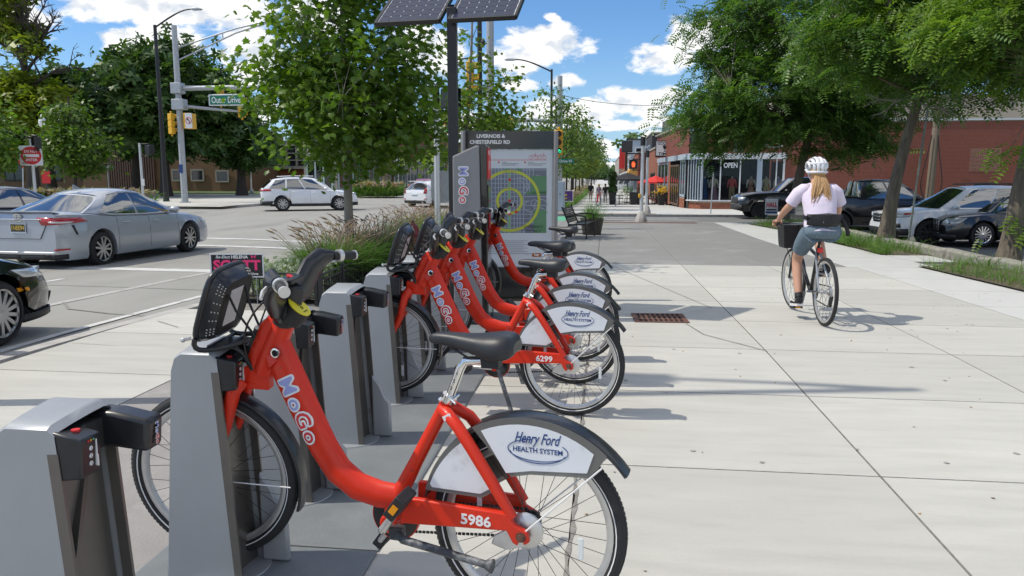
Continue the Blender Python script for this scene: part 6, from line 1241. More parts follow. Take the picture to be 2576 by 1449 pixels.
PX = dict(L=5.0, W=2.0, H=1.78, xf=1.46, xr=-1.40, wr=.385, zb=.28, rnd=.7, tail=.12, nose=.20, lift=.12, top=[(-2.5, 1.0), (-2.46, 1.16), (-1.6, 1.14), (0, 1.10), (1.0, 1.10), (1.6, 1.06), (2.2, .98), (2.42, .82), (2.5, .66)], cab=dict(x=(1.22, .30, -1.95, -2.38), wr=1.32, wb=1.80, arc=.06, drop=.05, win=((.09, .38), (.40, .66), (.69, .92)), trim=mChrome, bulge=.07, sg=mGlassT, rg=mGlassT), doors=(1.02, .0, -1.0), handles=(.16, -.8), rimmat=mRimB, rim=.68, spokes=10, pair=1, hz=.80,
          patches=[('grille', 1, q4(0, .50, .66, .92), mTrim, {}), ('chrome_bar', 1, q4(0, .50, .71, .74), mChrome, dict(off=.018)), ('chrome_bar', 1, q4(0, .50, .80, .83), mChrome, dict(off=.018)), ('chrome_bar', 1, q4(0, .50, .89, .92), mChrome, dict(off=.018)), ('head_lamp', 1, ((.52, .80), (1.22, .86), (1.30, .98), (.55, .93)), mHead, {}), ('turn_lamp', 1, ((1.05, .92), (1.28, .93), (1.34, .985), (1.05, .965)), mTail, dict(off=.014)), ('front_bumper', 1, q4(0, 1.25, .30, .50), mTrim, dict(off=.012, nu=14)), ('fog_lamp', 1, ((.75, .54), (1.05, .54), (1.0, .66), (.85, .66)), mTrim, {})])
t, *_ = car('white_suv', 'white SUV nosed in to the verge between two locust trunks', 'car', (10.95, 25.0, gz(11, 25) + LOT), R(184), PX, mPWhite)
for sg in (1, -1): MB().tube([(.1, sg * .60, 1.80), (-.9, sg * .62, 1.83), (-1.9, sg * .56, 1.78)], .022, 6).obj('roof_rail', mTrim, t)
PD = dict(L=4.87, W=1.84, H=1.46, xf=1.46, xr=-1.42, wr=.345, zb=.19, rnd=.75, tail=.12, nose=.17, lift=.10, top=[(-2.43, .95), (-2.3, 1.06), (-1.2, 1.02), (0, .97), (.9, .97), (1.5, .93), (2.1, .86), (2.36, .74), (2.43, .60)], cab=dict(x=(1.10, .28, -1.0, -1.82), wr=1.18, wb=1.66, arc=.08, win=((.10, .46), (.49, .86)), trim=mChrome, bulge=.12), doors=(.98, .0, -.95), handles=(.2, -.75), hm=mChrome, rim=.70, spokes=14, sw=.034, rimmat=mChrome,
          patches=[('grille', 1, q4(0, .40, .42, .76), mTrim, {})] + [('grille_bar', 1, q4(0, .40, z, z + .014), mChrome, dict(off=.02)) for z in (.45, .525, .60, .675, .745)] + [('grille_bar', 1, q4(q, q + .014, .45, .75), mChrome, dict(off=.02)) for q in (.12, .26, .39)] + [('head_lamp', 1, ((.50, .60), (.98, .60), (1.22, .82), (.70, .80)), mHead, dict(nu=10)), ('front_bumper', 1, q4(0, 1.0, .22, .34), mTrim, dict(off=.01)), ('chrome_bar', 1, q4(0, .4, .355, .375), mChrome, {})])
car('black_saloon', 'black saloon with a bright grille and silver wheels behind the weeds', 'car', (12.05, 24.2, gz(12, 24) + LOT + .05), R(186), PD, mPBlack)
# pale delivery van far down the pavement
PV = dict(L=5.6, W=2.0, H=2.35, xf=1.9, xr=-1.6, wr=.36, zb=.3, rnd=.4, tail=.03, nose=.2, top=[(-2.8, 1.2), (1.2, 1.2), (2.3, 1.1), (2.7, .9), (2.8, .7)], cab=dict(x=(1.75, .95, -2.66, -2.78), wr=1.66, wb=1.9, arc=.03, win=((.05, .20), (.24, .4)), bulge=.08), patches=[])
car('white_van', 'pale delivery van far down the street behind the black parasol', 'van', (3.3, 121, gz(2, 120) + RD), R(185), PV, mPWhite)
# ================================================================ BUILDINGS
mBrick = M('red_brick', (.245, .072, .050), .9, var=.25, scale=9, bump=.3, rnd=.16, dirt=(.20, .065, .045), dsc=1.2)
mBrickO = M('orange_brick', (.29, .10, .055), .9, var=.22, scale=8, bump=.3, rnd=.2)
mTan = M('tan_brick', (.18, .105, .06), .9, var=.2, scale=8, bump=.3, rnd=.15)
mMort = M('mortar', (.34, .27, .22), .95, var=.15, scale=10); mMortD = M('mortar_dark', (.22, .16, .12), .95, var=.15)
mStone = M('pale_stone', (.36, .34, .30), .9, var=.15, scale=4, dirt=(.22, .21, .19), dsc=1.5); mRoofG = M('grey_shingles', (.13, .12, .12), .9, var=.2, scale=10, bump=.3)
mRib = M('brown_ribbed_metal', (.125, .068, .050), .6, var=.15, scale=4); mBlueG = M('shopfront_blue_grey', (.36, .43, .50), .55, var=.08); mSoff = M('white_trim', (.62, .64, .66), .6, var=.06)
mShopGl = glassmat('shop_glass', (.015, .018, .02), .42, .02); mDarkIn = M('shop_interior', (.035, .03, .028), .9, var=.5, scale=1.5); mWinDk = M('dark_window', (.015, .018, .022), .08, var=.3, spec=.8)
mCharc = M('charcoal_render', (.035, .037, .042), .8, var=.12); mBeige = M('beige_wall', (.50, .43, .34), .9, var=.08); mAwnY = M('yellow_awning', (.58, .36, .10), .8, var=.08); mAwnR = M('red_cloth', (.62, .035, .03), .75, var=.08); mBlkCl = M('black_cloth', (.018, .018, .022), .85, var=.2)
def bricks(par, o, ux, uz, w, h, bl, bh, mat, mort, j=.012, proud=.012, name='brick', stuff=True, rng=None, th=.05, skip=None):
    """running-bond facing: mortar bed behind, every brick its own block standing proud"""
    rng = rng or random.Random(1); o, ux, uz = Vector(o), Vector(ux).normalized(), Vector(uz); n = ux.cross(uz); m = MB(); objs = []; rows = int(h / bh)
    MB().poly([o, o + ux * w, o + ux * w + uz * h, o + uz * h]).obj('mortar_bed', mort, par, smooth=False)
    bm_ = {}
    for r in range(rows):
        x = -(bl / 2 if r % 2 else 0)
        while x < w - .02:
            a, b = max(0, x + j / 2), min(w, x + bl - j / 2); x += bl
            if b - a < .04 or (skip and skip((a + b) / 2, (r + .5) * bh)): continue
            d = proud + rng.uniform(-.002, .003); z0 = r * bh + j / 2; z1 = (r + 1) * bh - j / 2
            p = [o + ux * u + uz * z + n * d * k for k in (0, 1) for u, z in ((a, z0), (b, z0), (b, z1), (a, z1))]; fs = [(4, 5, 6, 7), (0, 1, 5, 4), (1, 2, 6, 5), (2, 3, 7, 6), (3, 0, 4, 7)]
            if stuff: m.add(p, fs)
            else:
                key = round(b - a, 3)
                if key not in bm_:
                    bm_[key] = MB().box((0, 0, 0), (b - a, proud * 2, z1 - z0)).mesh(name, mat, False)
                q = o + ux * (a + b) / 2 + uz * (z0 + z1) / 2 + n * (d - proud); inst(name, bm_[key], par, Matrix.Translation(q) @ Matrix((ux, -n if False else uz.cross(ux), uz)).transposed().to_4x4())
    if stuff: x = m.obj(name, mat, par, smooth=False); x['kind'] = 'stuff'
def window(par, o, ux, w, h, fr=.08, mat=None, gl=None, nx=1, ny=1, dep=.06, name='window'):
    o, ux = Vector(o), Vector(ux).normalized(); n = ux.cross(Zv); m = MB()
    for i in range(nx + 1): x = (w - fr) * i / nx + fr / 2; m.beam(o + ux * x, o + ux * x + Zv * h, fr, dep, n)
    for j in range(ny + 1): z = (h - fr) * j / ny + fr / 2; m.beam(o + Zv * z + n * .002, o + ux * w + Zv * z + n * .002, dep, fr, Zv)
    f = m.obj(name, mat or mBlueG, par, smooth=False); MB().poly([o - n * .01, o + ux * w - n * .01, o + ux * w + Zv * h - n * .01, o + Zv * h - n * .01]).obj('pane', gl or mWinDk, f, smooth=False); return f
# ---------------------------------------------------------------- corner clothes shop with its long brick side wall
zs = -.74
b = thing('corner_shop', 'red brick corner shop with wide OPEN windows and a long brick side wall', 'shop building', (6.2, 51.0, zs))
MB().box((14.4, 6.2, 2.85), (28.8 - .06, 12.2, 5.6)).obj('core', mDarkIn, b) if False else None
sk = lambda x, z: False
bricks(b, (5.05, 0, 0), Xv, Zv, 24, 5.55, .215, .081, mBrick, mMort, rng=random.Random(4))
bricks(b, (.25, -.02, 3.62), Xv, Zv, 4.78, 1.93, .215, .081, mBrick, mMort, rng=random.Random(5))
MB().box((17, 3.2, 2.76), (23.9, 6.2, 5.5)).obj('inner_wall', mBrick, b); MB().box((17.1, .10, 5.62), (24.2, .36, .12)).obj('coping', mSoff, b); MB().box((2.6, .12, 5.62), (5.0, .40, .14)).obj('coping', mStone, b)
m = MB(); px, pz = 12.0, 2.5
pb = 0
for r in range(14):
    for c_ in range(6): pass
# pale repointed patch in the wall
bricks(b, (16.2, -.016, 2.45), Xv, Zv, 1.75, 1.38, .215, .081, mBrick, M('fresh_mortar', (.62, .48, .38), .9), proud=.014, name='patch_brick', j=.024, rng=random.Random(8), stuff=False)
m = MB(); m.cyl((21.0, -.12, 5.75), (20.95, -.14, 5.0), .05); m.ball((21.2, -.2, 5.75), .16, 8); m.obj('wall_floodlight', mGalv, b)
# brick plinth of individually laid bricks, sill, window bays
bricks(b, (-.10, -.55, 0), Xv, Zv, 5.15, .56, .26, .094, mBrickO, mMort, rng=random.Random(6), stuff=False)
bricks(b, (-.75, .55, 0), Vector((.65, -1.1, 0)), Zv, 1.27, .56, .26, .094, mBrickO, mMort, rng=random.Random(7), stuff=False)
MB().box((2.45, -.42, .60), (5.25, .40, .07)).obj('sill', mSoff, b); MB().beam((-.78, .6, .60), (-.10, -.52, .60), .36, .068, Zv).obj('sill', mSoff, b)
MB().box((2.45, -.30, 3.42), (5.35, .55, .38)).obj('fascia', mSoff, b, bevel=.01); MB().beam((-.80, .75, 3.42), (-.12, -.40, 3.42), .55, .379, Zv).obj('fascia', mBlueG, b)
for x, wd in ((-.06, .13), (1.10, .07), (2.32, .07), (3.52, .32), (4.55, .06), (5.0, .12)): MB().box((x, -.42, 1.93), (wd, .12, 2.60)).obj('mullion', mSoff if wd < .3 else mBlueG, b, smooth=False)
for x0, x1 in ((.0, 1.07), (1.13, 2.29), (2.35, 3.36), (3.68, 4.52), (4.58, 4.95)): MB().poly([(x0, -.40, .64), (x1, -.40, .64), (x1, -.40, 3.23), (x0, -.40, 3.23)]).obj('shop_window', mShopGl, b, smooth=False)
for i in range(6): p = Vector((-.78, .62, 0)).lerp(Vector((-.10, -.52, 0)), i / 5); MB().box((p.x, p.y, 1.93), (.06, .07, 2.6), R(-58)).obj('mullion', mBlueG, b, smooth=False)
MB().poly([(-.76, .66, .64), (-.08, -.48, .64), (-.08, -.48, 3.23), (-.76, .66, 3.23)]).obj('shop_window', mWinDk, b, smooth=False)
m = MB(); m.box((2.4, 3.4, 2.2), (5.0, .1, 4.4)); m.obj('back_wall', mDarkIn, b); MB().box((2.4, 1.5, .55), (5.0, 3.8, .1)).obj('shop_floor', M('shop_floor', (.10, .07, .06), .6), b); MB().box((2.4, 1.5, 3.3), (5.0, 3.8, .08)).obj('shop_ceiling', mDarkIn, b)
MB().box((-.9, .5, 2.2), (.1, .1, .1)).obj('bracket', mBlkM, b)
text('OPEN', .42, mSignW, b, (1.72, -.41, 2.85), Xv, Zv, .002, .012, wid=.86, hei=.34, name='open_lettering')
MB().box((2.1, -.66, 4.15), (.62, .30, .95)).obj('projecting_sign', M('sign_slate', (.20, .22, .25), .5), b, bevel=.02); text('CO', .34, mSignW, b, (2.1, -.82, 4.1), Xv, Zv, .004, .006)
text('Velvet', .66, mSignW, b, (4.0, -.08, 4.25), Xv, Zv, .03, .012, .35, wid=1.9, name='wall_lettering') if False else text('l ecco', .6, mSignW, b, (4.05, -.08, 4.2), Xv, Zv, .03, .01, .3, wid=1.8, name='wall_lettering')
# street side of the shop: recessed door bay, small window, piers, second bay
def sx(y): return -.82 - .055 * (y - .6)
bricks(b, (sx(18) + .02, 18, 3.62), Vector((.055, -1, 0)), Zv, 17.4, 1.9, .30, .10, mBrick, mMort, rng=random.Random(9))
for y0, y1 in ((9.0, 9.9), (16.6, 18)): bricks(b, (sx(y1), y1, 0), Vector((.055, -1, 0)), Zv, y1 - y0, 3.62, .26, .094, mBrickO, mMort, rng=random.Random(int(y0)))
bricks(b, (sx(3.9) - .02, 3.9, 0), Vector((.055, -1, 0)), Zv, 2.2, .72, .26, .094, mBrickO, mMort, rng=random.Random(2), stuff=False); window(b, (sx(3.9), 3.9, .76), (.055, -1, 0), 2.2, 2.5, .16, nx=2)
window(b, (sx(8.9), 8.9, .08), (.055, -1, 0), 4.4, 2.9, .14, M('timber_door', (.13, .08, .05), .6), nx=4, ny=2); window(b, (sx(16.5), 16.5, .2), (.055, -1, 0), 6.4, 3.0, .16, nx=3)
for y in (3.0, 6.4, 13): MB().beam((sx(y + 2.6) - .05, y + 2.6, 3.42), (sx(y - 2.6) - .05, y - 2.6, 3.42), .35, .36, Zv).obj('fascia', mBlueG, b)
MB().box((-.62, 9.3, 2.2), (.3, 17.6, 4.3)).obj('side_backing', mDarkIn, b); MB().beam((sx(18), 18, 5.58), (sx(.6), .6, 5.58), .3, .12, Zv).obj('coping', mStone, b)
rl = thing('roof_railing', 'black roof railing on the corner shop above the bar sign', 'railing', (5.2, 60.2, zs + 5.62), R(95)); MB().beam((0, 0, .95), (6, 0, .95), .05, .05).obj('rail', mPoleB, rl)
pk = MB().box((0, 0, .47), (.03, .03, .95)).mesh('baluster', mPoleB, False)
for i in range(25): inst('baluster', pk, rl, Matrix.Translation((i * .25, 0, 0)))
# mannequins in the windows
mSkinP = M('mannequin_white', (.62, .60, .57), .5); CLO = {k: M('cloth_' + k, c, .85, var=.2, scale=9) for k, c in dict(blue=(.02, .10, .30), mauve=(.28, .15, .22), cream=(.55, .50, .40), coral=(.62, .09, .10), khaki=(.33, .24, .14), floral=(.40, .20, .14), tan=(.42, .35, .19), violet=(.22, .20, .32)).items()}
def mannequin(x, y, top, bot, label, skirt=True):
    t = thing('mannequin', label, 'mannequin', (6.2 + x, 51 + y, zs + .60), 0, 'mannequins in the shop window')
    MB().lathe([(.05, 1.38), (.06, 1.48), (.055, 1.52), (0, 1.54)], (0, 0, 0), 'z', 10).obj('neck', mSkinP, t)
    MB().grid([[(a * math.cos(q), a * .62 * math.sin(q), z) for q in [2 * math.pi * i / 14 for i in range(14)]] for z, a in ((.85, .17), (.95, .14), (1.05, .145), (1.2, .18), (1.3, .20), (1.38, .17), (1.42, .06))], cv=True).obj('top', CLO[top], t)
    for s in (-1, 1): m = MB(); m.tube([(s * .19, 0, 1.34), (s * .25, -.02, 1.08), (s * .27, -.08, .82)], [.055, .045, .03], 8); m.obj('arm', mSkinP if top != 'coral' else CLO[top], t)
    m = MB()
    if skirt: m.lathe([(.17, .88), (.20, .7), (.26, .4), (.32, .06), (.0, .06)], (0, 0, 0), 'z', 16)
    else:
        for s in (-1, 1): m.tube([(s * .08, 0, .90), (s * .10, 0, .48), (s * .11, 0, .04)], [.10, .08, .06], 10)
    m.obj('skirt' if skirt else 'trousers', CLO[bot], t); MB().lathe([(.2, 0), (.2, .02), (0, .025)], (0, 0, 0), 'z', 14).obj('stand', mGalv, t); return t
mannequin(.22, .35, 'blue', 'blue', 'headless mannequin in a blue dress at the left end of the shop window'); mannequin(.78, .05, 'cream', 'mauve', 'mannequin in a cream top and long mauve skirt left of the OPEN sign'); mannequin(1.92, .05, 'coral', 'khaki', 'mannequin in a coral shirt and khaki trousers under the OPEN sign', False)
mannequin(3.12, .1, 'floral', 'floral', 'mannequin in a patterned dress beside the wide window post'); mannequin(4.05, .05, 'tan', 'tan', 'mannequin in a tan tee shirt above the pickup bonnet', False); mannequin(4.80, .1, 'violet', 'violet', 'mannequin in a violet blouse at the right end of the shop window')
# ---------------------------------------------------------------- buildings further down the right side
def block(name, label, x0, x1, y0, y1, h, mat, z=-1.0, cat='building', para=.25):
    b = thing(name, label, cat, (x0, y0, z)); MB().box(((x1 - x0) / 2, (y1 - y0) / 2, h / 2), (x1 - x0, y1 - y0, h)).obj('wall', mat, b, smooth=False); MB().box(((x1 - x0) / 2, (y1 - y0) / 2, h + .07), (x1 - x0 + .2, y1 - y0 + .2, .14)).obj('coping', mStone, b, smooth=False); return b
b = block('bar_building', 'orange brick bar building with a cocktail sign beside its corner', 4.55, 12, 70.5, 84, 4.9, mBrickO)
window(b, (.9, -.04, .1), Xv, 2.4, 2.6, .12, mCharc, nx=2); window(b, (-.04, 8, .3), (0, -1, 0), 6, 2.4, .12, mCharc, nx=4); m = MB(); m.prism([(0, 2.75), (-.6, 2.5), (-.6, 2.3), (0, 2.4)], (.8, 0, 0), Yv, Zv, 2.7); m.obj('awning', mBlkCl, b)
for x in (.2, 1.6, 3.0): MB().ball((x, -.25, 3.6), .10, 8).obj('wall_lamp', mSignW, b)
s_ = thing('bar_sign', 'square white bar sign with a black cocktail glass, hung from the corner', 'hanging sign', (3.95, 62.9, 0)); sb = MB().box((.73, 0, 3.55), (1.46, .14, 1.26)).obj('sign_board', mSignW, s_, bevel=.01); MB().box((.73, -.072, 2.97), (1.46, .006, .12)).obj('black_band', mBlkInk, sb)
m = MB()
for a, b_ in (((0, 2.93), (0, 4.17)), ((1.46, 2.93), (1.46, 4.17)), ((0, 4.17), (1.46, 4.17)), ((0, 2.93), (1.46, 2.93))): m.beam((a[0], -.06, a[1]), (b_[0], -.06, b_[1]), .05, .05, Yv)
m.obj('frame', mBlkInk, sb); text('GOOD', .3, mBlkInk, sb, (.60, -.073, 3.98), Xv, Zv, .001, .004, wid=.9, hei=.22); text('TIMES', .3, mBlkInk, sb, (.73, -.073, 3.17), Xv, Zv, .001, .008, wid=1.05, hei=.22)
m = MB(); m.prism([(.55, 3.85), (.95, 3.75), (.80, 3.55), (.74, 3.52), (.76, 3.40), (.84, 3.34), (.60, 3.34), (.70, 3.40), (.70, 3.52), (.60, 3.58)], (0, -.072, 0), Xv, Zv, .002); m.tube([(.62, -.074, 3.8), (.95, -.074, 4.1)], .02, 5); m.obj('cocktail_glass', mBlkInk, sb); MB().beam((1.46, 0, 4.05), (2.1, 0, 4.05), .06, .06).obj('bracket', mPoleB, s_)
b = block('dark_building', 'charcoal two storey building rising behind the bar sign', 4.9, 14, 84.5, 96, 6.9, mCharc); window(b, (-.05, 9, 3.8), (0, -1, 0), 7, 2.0, .1, mBlueG, nx=5)
b = block('awning_shop', 'narrow brick shop with two mustard yellow awnings', 4.0, 12, 96.5, 112, 5.2, mBrick)
for y in (1.5, 7.5): m = MB(); m.grid([[(-.02 - 1.15 * math.sin(R(a)), yy, 2.4 + 1.3 * math.cos(R(a))) for a in range(0, 91, 15)] for yy in (y, y + 4.6)]); m.poly([(-.02 - 1.15 * math.sin(R(a)), y, 2.4 + 1.3 * math.cos(R(a))) for a in range(0, 91, 15)] + [(-.02, y, 2.4)]); m.obj('awning', mAwnY, b, ang=80)
window(b, (-.04, 14, .2), (0, -1, 0), 12, 2.0, .12, nx=6)
b = block('blue_grey_building', 'pale blue-grey two storey building with a white awning', 3.6, 11, 112.5, 128, 7.4, mBlueG); window(b, (-.05, 14, 4), (0, -1, 0), 12, 2.4, .12, mSoff, nx=5, ny=2); window(b, (.6, -.05, 4.2), Xv, 4, 2.2, .12, mSoff, nx=3); MB().prism([(0, 3.2), (-1.4, 2.6), (-1.4, 2.4), (0, 2.5)], (0, 1, 0), Xv, Zv, -9).obj('awning', mSoff, b)
b = block('red_sign_building', 'brick building with a tall red sign blade', 3.2, 11, 130, 160, 6.6, mTan); MB().box((-.5, -.2, 5.2), (.9, .3, 3.4)).obj('red_blade', mAwnR, b)
b = block('far_shop', 'low grey shops at the far end of the right pavement', 2.8, 11, 165, 230, 6.2, mStone); window(b, (-.05, 50, .4), (0, -1, 0), 40, 2.4, .2, nx=10)
b = block('beige_building', 'plain beige building showing above the brick wall through the leaves', 13, 34, 64, 80, 8.2, mBeige, -.7)
# ---------------------------------------------------------------- left side: church, ribbed wall, low brick hall, shops
b = thing('church_hall', 'tan brick hall with a sloping grey shingle roof, far left', 'building', (-66, 74.3, -.13)); MB().box((8.2, 6, 1.85), (16.4, 12, 3.7)).obj('wall', mTan, b, smooth=False)
m = MB(); m.grid([[(x, y, z) for x in np.linspace(-.6, 16.9, 8)] for y, z in ((-.6, 3.45), (-.55, 3.75), (2.6, 6.0), (9, 6.0))]); m.obj('roof', mRoofG, b); MB().box((8.2, -.62, 3.5), (17.6, .10, .34)).obj('fascia', M('ochre_fascia', (.30, .20, .06), .7), b)
for x, w_ in ((3.2, 2.2), (8.0, 1.7), (11.8, 1.6)): window(b, (x, -.05, 1.0), Xv, w_, 2.1, .12, mTrim, nx=2, ny=1)
for z in (1.0, 1.7, 2.4): MB().box((6.6, -.03, z), (.42, .08, .42)).obj('vent', mRust, b)
MB().box((15.4, -.03, 1.15), (.95, .08, 2.3)).obj('door', mRib, b); MB().box((15.3, -.08, 2.0), (.4, .03, .16)).obj('door_sign', mSignW, b)
b = thing('ribbed_hall', 'brown hall with vertical ribbed cladding and a brick corner', 'building', (-49.9, 72.3, -.13)); bricks(b, (-2.6, -.02, 0), Xv, Zv, 2.9, 6.1, .3, .10, mTan, mMortD, rng=random.Random(3)); MB().box((6, 5, 3.04), (17, 9.9, 6.08)).obj('wall', mTan, b, smooth=False)
rm = MB().box((0, 0, 0), (.15, .16, 6.1)).mesh('rib', mRib, False); MB().box((2.75, -.02, 3.05), (4.9, .06, 6.1)).obj('cladding', mRib, b)
for i in range(20): inst('rib', rm, b, Matrix.Translation((.38 + i * .252, -.10, 3.05)))
for x, z in ((7.0, 2.2), (9.0, 2.2), (11.6, 2.1)): window(b, (x, -.05, z - 1.2), Xv, 1.4, 1.2, .14, mStone)
MB().box((6, 4, 6.15), (17.2, 8.4, .14)).obj('coping', mStone, b)
b = thing('screen_hall', 'long low brick hall with a grey concrete grid screen over its wall', 'building', (-41.5, 80.0, -.13), R(6)); bricks(b, (0, 0, 0), Xv, Zv, 18, 2.3, .42, .14, mBrickO, mMortD, rng=random.Random(12)); MB().box((9, 5.06, 2.45), (18, 10, 4.9)).obj('wall', mStone, b, smooth=False)
MB().box((5.0, -.3, 2.42), (9.0, .7, .3)).obj('ledge', mStone, b); MB().box((5.0, -.3, 5.0), (9.2, .9, .55)).obj('cornice', mStone, b)
for i in range(9): MB().box((.7 + i * 1.08, -.30, 3.65), (.16, .55, 2.2)).obj('fin', mStone, b, smooth=False)
for z in (3.2, 3.95): MB().box((5.0, -.28, z), (8.8, .44, .13)).obj('shelf', mStone, b, smooth=False)
MB().box((5.0, -.03, 3.65), (8.9, .04, 2.2)).obj('recess', mCharc, b); MB().box((14, -.03, 3.0), (7.6, .04, .9)).obj('faded_sign', mSoff, b)
def shop(x, y0, y1, h, mat, label, cols):
    b = thing('street_shop', label, 'shop building', (x, y0, gz(x, y0))); L = y1 - y0; MB().box((-1.54, L / 2, h / 2), (3, L, h)).obj('wall', mat, b, smooth=False); MB().box((-1.5, L / 2, h + .1), (3.3, L + .2, .2)).obj('coping', mStone, b)
    n = len(cols); sp = L / n
    for i, c in enumerate(cols): window(b, (.03, i * sp + .25, .25), Yv, sp - .5, 2.7, .14, c, nx=3); MB().box((.06, i * sp + sp / 2, 3.2), (.14, sp - .3, .4)).obj('fascia', c, b, smooth=False)
    window(b, (-2.8, -.03, .2), Xv, 2.4, 2.8, .14, cols[0], nx=3)
    return b
mTeal = M('pale_teal_frame', (.40, .52, .55), .6); mOrg = M('orange_door', (.50, .22, .03), .6); mGrn = M('green_panel', (.05, .30, .08), .6)
shop(-23.6, 66, 84, 5.6, mStone, 'pale stone shop across the road with green and orange panels', (mTeal, mGrn, mTeal, mOrg)); shop(-23.6, 84.3, 112, 7.6, mBrick, 'two storey red brick shop across the road with pale window frames', (mTeal, mSoff, mTeal, mSoff, mTeal)); shop(-23.6, 114, 190, 6.6, mTan, 'far row of tan shops across the road', (mSoff,) * 8)
rng = np.random.default_rng(6); P = np.array([(-.38 + rng.normal(0, .1), 23.3 + rng.normal(0, .1), gz(0, 23) + .44) for _ in range(420)]); grass('planter_grass', P, .55, mGrass, rng, tiltr=.5)
p = post(-18.6, 61.6, 6, .14, .09, mPoleB, 'street_lamp', 'black lamp column across the road before the brick shops', 'street lamp'); MB().lathe([(.3, 0), (.3, .1), (.16, .2), (.16, .5)], (0, 0, 0), 'z', 12).obj('base', mPoleB, p)
p = post(-17.2, 63, 3.0, .04, .04, mGalv, 'sign_post', 'slim post with a small white sign before the brick shops', 'post'); MB().box((0, -.05, 2.8), (.3, .02, .45)).obj('sign_plate', mSignW, p)
# ---------------------------------------------------------------- pavement cafe and far pavement details
def parasol(x, y, r, h, mat, label, rim=.45):
    t = thing('parasol', label, 'parasol', (x, y, gz(x, y))); MB().cyl((0, 0, 0), (0, 0, h + .1), .03).obj('pole', mGalv if mat == mAwnR else mWood, t); m = MB(); n = 8
    m.grid([[(q * math.cos(2 * math.pi * i / n), q * math.sin(2 * math.pi * i / n), z) for i in range(n)] for q, z in ((.03, h), (r * .5, h - rim * .55), (r, h - rim), (r, h - rim - .12))], cv=True); m.obj('canopy', mat, t, ang=10); MB().lathe([(.3, 0), (.3, .06), (.05, .1)], (0, 0, 0), 'z', 12).obj('base', mBlkM, t); return t
parasol(4.15, 65.0, 1.45, 2.35, mAwnR, 'red cafe parasol before the orange brick bar', .5); parasol(1.95, 68.6, 2.1, 2.65, mBlkCl, 'wide black cafe parasol at the left of the terrace', .55); parasol(5.6, 78.5, 1.7, 2.6, mBlkCl, 'second black parasol half hidden behind the silver signal posts', .5)
def ctable(x, y, label, col=mBlkM):
    t = thing('cafe_table', label, 'table', (x, y, gz(x, y)), 0, 'cafe tables'); MB().cyl((0, 0, .70), (0, 0, .73), .42, n=18).obj('table_top', col, t); MB().cyl((0, 0, 0), (0, 0, .7), .03).obj('leg', mBlkM, t); MB().lathe([(.28, 0), (.28, .03), (.04, .06)], (0, 0, 0), 'z', 12).obj('foot', mBlkM, t)
def cchair(x, y, rz, label):
    t = thing('cafe_chair', label, 'chair', (x, y, gz(x, y)), rz, 'black cafe chairs'); MB().box((0, 0, .45), (.44, .44, .03)).obj('seat', mBlkM, t)
    for a in (-1, 1):
        for c_ in (-1, 1): MB().cyl((a * .19, c_ * .19, 0), (a * .19, c_ * .19, .44), .014, n=6).obj('leg', mBlkM, t)
    m = MB(); m.tube(bez((-.21, .2, .45), (-.22, .27, 1.0), (.22, .27, 1.0), (.21, .2, .45), n=10), .016, 6)
    for i in range(-3, 4): m.cyl((i * .055, .215, .46), (i * .055, .245, .80 - .004 * i * i), .007, n=5)
    m.obj('backrest', mBlkM, t)
k = 0; TLAB = ['cafe table under the black parasol', 'cafe table behind the first dark planter', 'cafe table between the two signal posts', 'cafe table below the red parasol', 'cafe table by the bar wall']
for i, (x, y) in enumerate(((1.2, 64.5), (2.6, 65.8), (3.5, 62.8), (4.35, 64.2), (5.3, 67))):
    ctable(x, y, TLAB[i], mBlkM)
    for dx, dy, r_, w_ in ((-.62, .1, 90, 'left'), (.62, -.1, -90, 'right'), (.1, .62, 0, 'far')): cchair(x + dx, y + dy, R(r_), 'black metal cafe chair on the %s side of the %s' % (w_, TLAB[i][5:]))
for x, y, l in ((.60, 62.6, 'tall dark planter holding a three-ball topiary, left end of the terrace'), (2.25, 62.2, 'tall dark planter right of the black parasol pole'), (2.75, 62.4, 'tall dark planter just behind the silver signal posts'), (4.4, 61.2, 'dark planter with yellow flowers beside the brick pier'), (4.95, 61.2, 'rightmost dark planter against the brick pier')): planter(x, y, 0, 1.0, l, .42, .62)
t = thing('topiary', 'topiary of three clipped green balls in the tall dark planter', 'topiary', (.60, 62.6, gz(0, 62.6) + 1.0)); rng = np.random.default_rng(3)
for i, (z, r) in enumerate(((.22, .36), (.82, .32), (1.36, .30))):
    d = rng.normal(size=(520, 3)); d /= np.linalg.norm(d, axis=1)[:, None]; V, F = scatter(d * r + np.array([0, 0, z]), .12, TL, rng, d); inst('clipped_ball', np_mesh('clipped_ball', V, F, mOak), t); MB().ball((0, 0, z), r * .9, 10).obj('core', mOak, t)
MB().cyl((0, 0, 0), (0, 0, 1.3), .03).obj('stem', mBarkD, t)
for x, y, mt, nm in ((4.4, 61.2, mBloom, 'yellow_flowers'), (2.0, 66.8, mGrass, 'potted_shrub'), (3.4, 70, mOak, 'potted_shrub')):
    sp = rng.normal(size=(260, 3)) * np.array([.28, .25, .2]) + np.array([x, y, gz(x, y) + 1.15]); V, F = scatter(sp, .14, TL, rng); tag(inst(nm, np_mesh(nm, V, F, mt)), kind='stuff')
rk = thing('bicycle_rack', 'round bicycle rack shaped like a big wheel on the far pavement', 'bicycle rack', (-.50, 57.0, gz(-.5, 57)), R(70)); MB().lathe([(.46 + .04 * math.cos(a), .04 * math.sin(a)) for a in [2 * math.pi * i / 8 for i in range(8)]], (0, 0, .50), 'y', 36, True).obj('hoop', mGalv, rk)
bn = thing('small_bench', 'small dark bench beside the wheel-shaped rack', 'bench', (.25, 57.2, gz(.2, 57)), R(8)); MB().box((0, 0, .45), (1.2, .35, .05)).obj('seat', mBlkM, bn)
